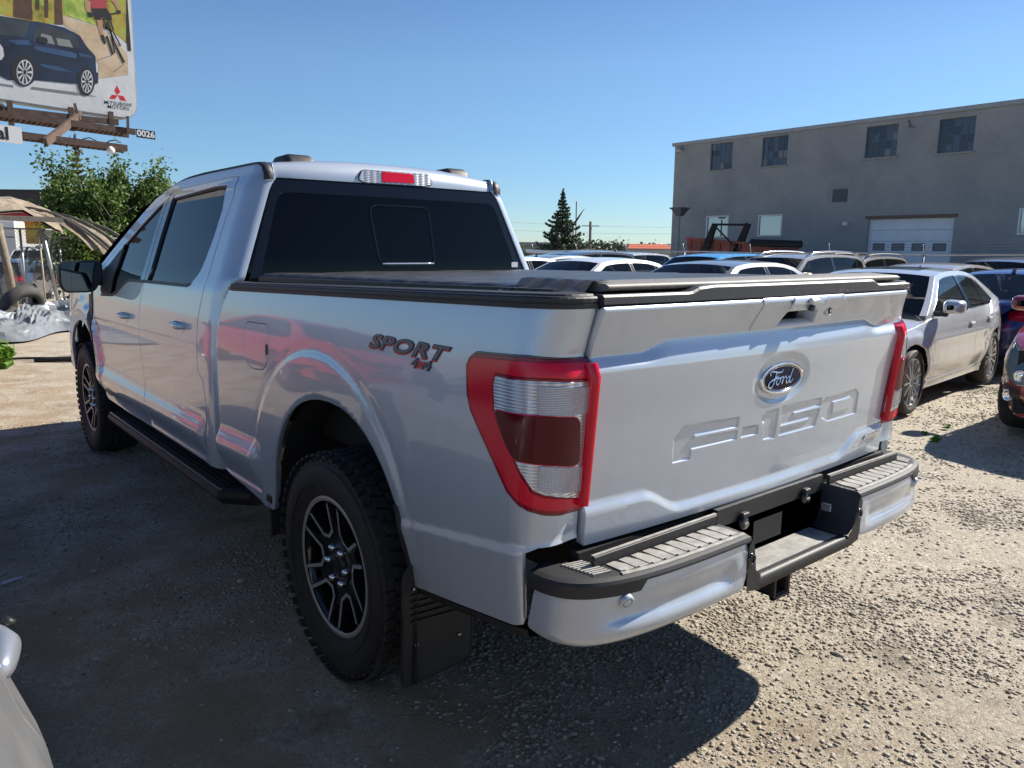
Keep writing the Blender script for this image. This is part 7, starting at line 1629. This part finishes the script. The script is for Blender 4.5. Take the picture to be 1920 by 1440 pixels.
g = MB(); pts = [(-.6+.14*k, 10.6-.06*k+.04*math.sin(k*.8+1), .02) for k in range(14)]; g.tube(pts, .03, M['seal'], 6); o = g.build('black_hose'); tag(o, 'thicker flattened black hose just nearer than the thin hose', 'hose')
# pale feather in the shade
g = MB(); P = [[(-1.84+.012*k, 2.72+.006*k+.002*math.sin(k*2), .006), (-1.84+.012*k, 2.74+.006*k+.010*math.sin(k*.7+.4), .010)] for k in range(8)]; g.grid(P, mat('pale_feather', (.45, .47, .52), .7), smooth=False); o = g.build('feather'); tag(o, 'pale grey feather on the shaded dirt at the left edge', 'feather')
# ================================================================ trees and weeds
def leaf_mat(n, c, tr=.25):
    m = mat(n, c, .55); b = m.node_tree.nodes['Principled BSDF']; g_ = N(m, 'ShaderNodeNewGeometry'); r = ramp(m, [(0, tuple(x*.6 for x in c)), (.5, c), (1, (c[0]*1.6, c[1]*1.45, c[2]*1.1))]); L(m, g_, 'Random Per Island', r, 'Fac'); L(m, r, 'Color', b, 'Base Color')
    t = N(m, 'ShaderNodeBsdfTranslucent'); L(m, r, 'Color', t, 'Color'); mx = N(m, 'ShaderNodeMixShader'); mx.inputs[0].default_value = tr; L(m, b, 'BSDF', mx, 1); L(m, t, 'BSDF', mx, 2); L(m, mx, 'Shader', m.node_tree.nodes['Material Output'], 'Surface'); return m
M['leaf'] = leaf_mat('green_leaf', (.10, .165, .040), .35); M['needle'] = leaf_mat('spruce_needles', (.060, .095, .060), .15); M['weed'] = leaf_mat('bright_weed', (.12, .24, .03), .35); M['far_leaf'] = leaf_mat('far_foliage', (.060, .085, .050), .1); M['brown_needle'] = leaf_mat('brown_needles', (.13, .085, .055), .1)
M['bark'] = noisy(mat('grey_bark', (.11, .09, .07), .9), 12, .3)
def leaves(name, pts, size, m, parent, seed=0, flat=0.0, aspect=1.7, kind=None):
    r = np.random.RandomState(seed); P = np.asarray(pts); n = len(P); a = r.normal(size=(n, 3)); a /= np.linalg.norm(a, axis=1, keepdims=True)
    b_ = r.normal(size=(n, 3)); b_[:, 2] *= (1-flat); b_ -= (b_*a).sum(1, keepdims=True)*a; b_ /= np.linalg.norm(b_, axis=1, keepdims=True); s = size*r.uniform(.55, 1.25, (n, 1))
    c = np.cross(a, b_)*.18
    V = np.stack([P-a*s*aspect*.5, P+b_*s*.5+c*s, P+a*s*aspect*.5, P-b_*s*.5+c*s], 1).reshape(-1, 3); me = bpy.data.meshes.new(name)
    me.vertices.add(4*n); me.vertices.foreach_set('co', V.ravel()); me.loops.add(6*n); base = np.arange(n)[:, None]*4; F = np.concatenate([base+np.array([[0, 1, 2]]), base+np.array([[0, 2, 3]])], 1).reshape(-1)
    me.loops.foreach_set('vertex_index', F.astype(np.int32)); me.polygons.add(2*n); me.polygons.foreach_set('loop_start', np.arange(0, 6*n, 3, dtype=np.int32)); me.polygons.foreach_set('loop_total', np.full(2*n, 3, dtype=np.int32)); me.update(calc_edges=True); me.materials.append(m)
    o = link(name, me, parent)
    if kind: o['kind'] = kind
    return o
def bushy_tree(name, label, loc, h, rad, n, seed, size, zlow=.12, m=None, lean=0):
    r = random.Random(seed); e = empty(name, loc, 0, label, 'tree', 'green trees behind the left fence'); g = MB(); tips = []
    def limb(p, d, L_, rad_, dep):
        pts = [p]; q = p.copy()
        for k in range(4): d = (d+Vector((r.uniform(-.25, .25), r.uniform(-.25, .25), r.uniform(-.05, .2)))).normalized(); q = q+d*L_/4; pts.append(q.copy())
        g.tube([tuple(x) for x in pts], rad_, M['bark'], 6, False, rr=[rad_*(1-.16*k) for k in range(5)])
        if dep == 0: tips.append((pts, L_)); return
        for k in range(4 if dep > 1 else 4):
            b0 = pts[r.randint(1, 4)]; a = r.uniform(0, 6.28); dd = (d*.7+Vector((math.cos(a), math.sin(a), r.uniform(-.1, .7)))*.9).normalized(); limb(b0, dd, L_*r.uniform(.55, .8), rad_*.5, dep-1)
        tips.append((pts[2:], L_))
    for k in range(5): a = k*1.256+r.uniform(0, .6); limb(Vector((0, 0, h*.03)), Vector((math.cos(a)*.45+lean, math.sin(a)*.45, 1)).normalized(), h*.42, .05*h/4, 2)
    g.build('trunk', e)
    P = []
    R_ = np.random.RandomState(seed)
    per = max(3, n//len(tips)+1)
    for pts, L_ in tips:
        for k in range(per):
            b0 = pts[R_.randint(len(pts))]; P.append(np.array(b0[:])+R_.normal(size=3)*L_*.20)
    P = np.array(P); P[:, 0] *= rad/max(.1, np.percentile(np.abs(P[:, 0]), 96)); P[:, 1] *= rad/max(.1, np.percentile(np.abs(P[:, 1]), 96)); P[:, 2] *= h/np.percentile(P[:, 2], 99.6); P = P[P[:, 2] > h*zlow]
    leaves('crown', P, size, m or M['leaf'], e, seed)
    return e
bushy_tree('leafy_tree', 'left of two bushy green trees behind the left fence, under the walkway lamp', (3.15, 26.2, -.4), 4.55, 1.05, 26000, 3, .085)
bushy_tree('leafy_tree', 'right of two bushy green trees, just left of the pickup roof', (4.55, 25.6, -.4), 4.45, .95, 22000, 8, .085)
bushy_tree('leafy_tree', 'low shady green tree in front of the pair, behind the door mirror', (3.0, 24.0, -.4), 2.75, 1.25, 13000, 12, .085, .05)
bushy_tree('leafy_tree', 'low spreading green tree close behind the pickup front door', (4.7, 23.4, -.4), 2.5, 1.3, 8000, 14, .10, .05)
def conifer(name, label, loc, h, rad, tiers, m, seed, size, group=None, bare=0):
    r = random.Random(seed); R_ = np.random.RandomState(seed); e = empty(name, loc, 0, label, 'tree', group); g = MB(); g.tube([(0, 0, 0), (0, 0, h*.6), (0, 0, h)], .09*h/4.7, M['bark'], 7, rr=[.1*h/4.7, .05*h/4.7, .008]); g.build('trunk', e); g = MB(); P = []
    for k in range(tiers):
        t = k/(tiers-1); z = h*(.05+.90*t); L_ = rad*(1-t)**1.05*r.uniform(.66, 1.12)+.06
        nb = 9 if t < .6 else 6
        for j in range(nb):
            a = 2*math.pi*(j+r.random()*.8)/nb; l = L_*r.uniform(.6, 1.12); pts = []
            for q in range(6): u = q/5; pts.append((math.cos(a)*l*u, math.sin(a)*l*u, z-.22*l*math.sin(u*2.2)+.20*l*u*u))
            g.tube(pts, .010, M['bark'], 4, False)
            nn_ = int(95*l/rad)+20; tt = R_.uniform(.12, 1, nn_)**.8
            for u in tt:
                i = min(4, int(u*5)); f = u*5-i; p = np.array(pts[i])*(1-f)+np.array(pts[i+1])*f; sd = R_.normal()*l*.10*(1.25-u); P.append(p+np.array([-math.sin(a)*sd, math.cos(a)*sd, -abs(R_.normal())*.05*l-.01]))
    for k in range(60): z = h*R_.uniform(.85, 1.0); P.append(np.array([R_.normal()*.02, R_.normal()*.02, z]))
    g.build('branches', e)['kind'] = 'stuff'; leaves('crown', P, size, m, e, seed, .5, 2.0); return e
conifer('spruce_tree', 'dark spruce standing alone on the horizon between the pickup cab and the grey building', (24.45, 27.1, -.45), 4.95, 2.35, 30, M['needle'], 5, .10)
conifer('spruce_tree', 'brownish spruce top rising behind the two bushy green trees', (5.2, 37.5, -.4), 6.7, 1.3, 26, M['brown_needle'], 9, .10)
# low pale shrubs around the spruce foot
bushy_tree('shrub', 'pale green shrub at the foot of the lone spruce', (23.5, 27.9, -.45), 2.3, .9, 1800, 21, .10)
# far wood along the horizon
R_ = np.random.RandomState(2); P = []
for k in range(480):
    az = R_.uniform(math.radians(28), math.radians(62)); D = R_.uniform(230, 330); hh = R_.uniform(2.6, 4.8)*(1.45 if .75 < az < .83 else 1); w = R_.uniform(2.5, 8); cx_, cy_ = CAM.x+D*math.sin(az), CAM.y+D*math.cos(az); n = 200
    q = R_.normal(size=(n, 3))*np.array([w*.5, w*.5, hh*.32]); q[:, 2] = np.abs(q[:, 2])+.2; narrow = R_.rand() < .35
    if narrow: q[:, :2] *= .25*(1-np.clip(q[:, 2:3]/hh, 0, .9))+.05
    P.append(q+np.array([cx_, cy_, -.6]))
o = leaves('far_wood', np.vstack(P), .9, M['far_leaf'], None, 4, 0, 1.2); tag(o, 'low far-off wood along the horizon between cab and building', None, None, 'stuff')
# weeds
def weed(label, c, h, n, seed, size):
    R_ = np.random.RandomState(seed); e = empty('weed', c, 0, label, 'weed', 'weeds in the gravel'); g = MB(); P = []
    for k in range(max(5, n//14)):
        a = R_.uniform(0, 6.28); l = h*R_.uniform(.5, 1.1); pts = [(math.cos(a)*l*.75*u, math.sin(a)*l*.75*u, l*(u-.35*u*u)) for u in np.linspace(0, 1, 5)]; g.tube(pts, .003, M['weed'], 4, False)
        for j in range(12): u = R_.uniform(.2, 1); i = int(u*4*.99); P.append(np.array(pts[i])+R_.normal(size=3)*h*.11)
    P = np.array(P); P[:, 2] = np.maximum(P[:, 2], .008); g.build('stems', e); leaves('foliage', P, size, M['weed'], e, seed, .5, 1.5)
weed('bright green leafy weed on the dirt at the left edge, ahead of the front wheel', (-1.12, 10.3, 0), .42, 520, 3, .10)
weed('small green weed in the gravel between pickup bumper and silver sedan', (4.53, 1.25, -.005), .07, 60, 4, .028); weed('tiny green weed at the tip of the mirror shadow', (5.16, 1.40, -.005), .05, 30, 5, .022)
weed('green weed beside the maroon car headlight', (8.0, 1.45, -.03), .14, 60, 6, .03); weed('sparse flat weed near the small weed by the silver sedan', (4.75, 1.42, -.005), .03, 30, 7, .022)
# poles, wires and low structures on the horizon
M['pole'] = noisy(mat('grey_pole_wood', (.13, .12, .11), .85), 5, .2)
for (x, y, h, r, arm, lb) in ((40.83, 43.04, 5.9, .05, 0, 'thin tall mast right behind the lone spruce'), (62.0, 62.5, 5.4, .16, 1, 'taller of two utility poles right of the lone spruce'), (61.3, 64.0, 3.9, .15, 0, 'shorter utility pole right of the lone spruce'), (55.4, 42.3, 3.9, .12, 2, 'dark pole with small lamp arm left of the building corner')):
    e = empty('utility_pole', (x, y, -.6), 0, lb, 'pole'); g = MB(); g.tube([(0, 0, 0), (0, 0, h)], r, M['pole'], 7); g.build('pole', e)
    if arm: g = MB(); g.bar((-.9 if arm == 1 else -1.6, .5, h-.5 if arm == 1 else h+.1), (.9 if arm == 1 else 0, -.5 if arm == 1 else 0, h-.5 if arm == 1 else h-.1), .08, .1, M['pole']); g.build('cross_arm', e)
g = MB()
for z0, z1 in ((4.4, 4.9), (3.6, 4.3)):
    a = np.array([45., 62, z0]); b_ = np.array([82., 45, z1]); g.tube([tuple(a+(b_-a)*t-np.array([0, 0, 1.2*math.sin(math.pi*t)*.5])) for t in np.linspace(0, 1, 14)], .011, M['pole'], 4, False)
o = g.build('power_line'); tag(o, 'thin power lines crossing the sky left of the grey building', 'power line'); 
g = MB(); P = [[(29.0+.52*t+w*.12*math.sin(math.pi*t*.9+.2), 31.2-.5*t, 2.95+.95*t**1.3+w*.22*math.sin(math.pi*t*.9+.2)) for w in (-1, 0, 1)] for t in np.linspace(0, 1, 9)]
g.grid(P, M['brown_steel']); g.tube([(28.9, 31.3, 2.6), (28.4, 31.6, 2.95), (29.1, 31.15, 3.05)], .12, M['brown_steel'], 6, rr=[.02, .10, .14]); g.tube([(29.1, 31.15, -.4), (29.1, 31.15, 3.0)], .05, M['pole'], 6); o = g.build('rusty_vane'); tag(o, 'brown leaf-shaped rusty vane beside the top right of the lone spruce', 'ornament')
e = empty('low_roof', (91.7, 79.3, -.6), -.68, 'long low orange-roofed shed on the horizon left of the grey building', 'building'); g = MB(); g.box(-3.2, 3.2, -2, 2, 0, 2.5, M['conc']); g.build('wall', e); g = MB(); g.add([(-3.6, -2.3, 2.5), (3.6, -2.3, 2.5), (3.6, 2.3, 2.5), (-3.6, 2.3, 2.5), (-2.9, 0, 3.2), (2.9, 0, 3.2)], [(0, 1, 5, 4), (1, 2, 5), (2, 3, 4, 5), (3, 0, 4), (3, 2, 1, 0)], mat('orange_roof', (.50, .12, .05), .6)); g.build('roof', e)
e = empty('low_shed', (33.0, 41.0, -.5), -.6, 'low grey flat-roofed shed between the cab and the lone spruce', 'building'); g = MB(); g.box(-3.0, 3.0, -2, 2, 0, 2.35, M['conc']); g.build('wall', e); g = MB(); g.box(-3.2, 3.2, -2.2, 2.2, 2.35, 2.55, M['coping']); g.build('roof', e)
for (x, y, c, w, lb) in ((24.6, 27.2, (.45, .25, .12), 1.1, 'tan plastic drum behind the fence near the pickup cab'), (26.0, 21.3, (.50, .27, .12), 1.9, 'orange-tan tank lying behind the fence, under the orange roof'), (26.4, 18.6, (.14, .03, .03), 1.0, 'dark red barrel lying behind the fence left of the bright blue hatchback')):
    e = empty('tank', (x, y, .35), .1, lb, 'tank'); g = MB(); g.lathe([(-w/2, .001), (-w/2, .42), (-w/2+.06, .50), (w/2-.06, .50), (w/2, .42), (w/2, .001)], mat('tank_'+str(int(x*10)), c, .5), 24, 'y', (0, 0, .42)); g.build('drum', e); g = MB(); g.box(-.4, .4, -w*.4, w*.4, -.7, -.05, M['dark']); g.build('cradle', e)
# pale storage sheeting hung along the fence top
g = MB(); P = [[(22.43, 27.5-.55*k, 1.58-.045*math.sin(k*.55)-.02*k*.3), (22.40, 27.5-.55*k, 1.44-.05*math.sin(k*.55+.4)-.02*k*.3)] for k in range(16)]; g.grid(P, M['sign_w']); o = g.build('hanging_sheet'); tag(o, 'pale strip of sheeting sagging along the fence top right of the cab', 'sheeting')
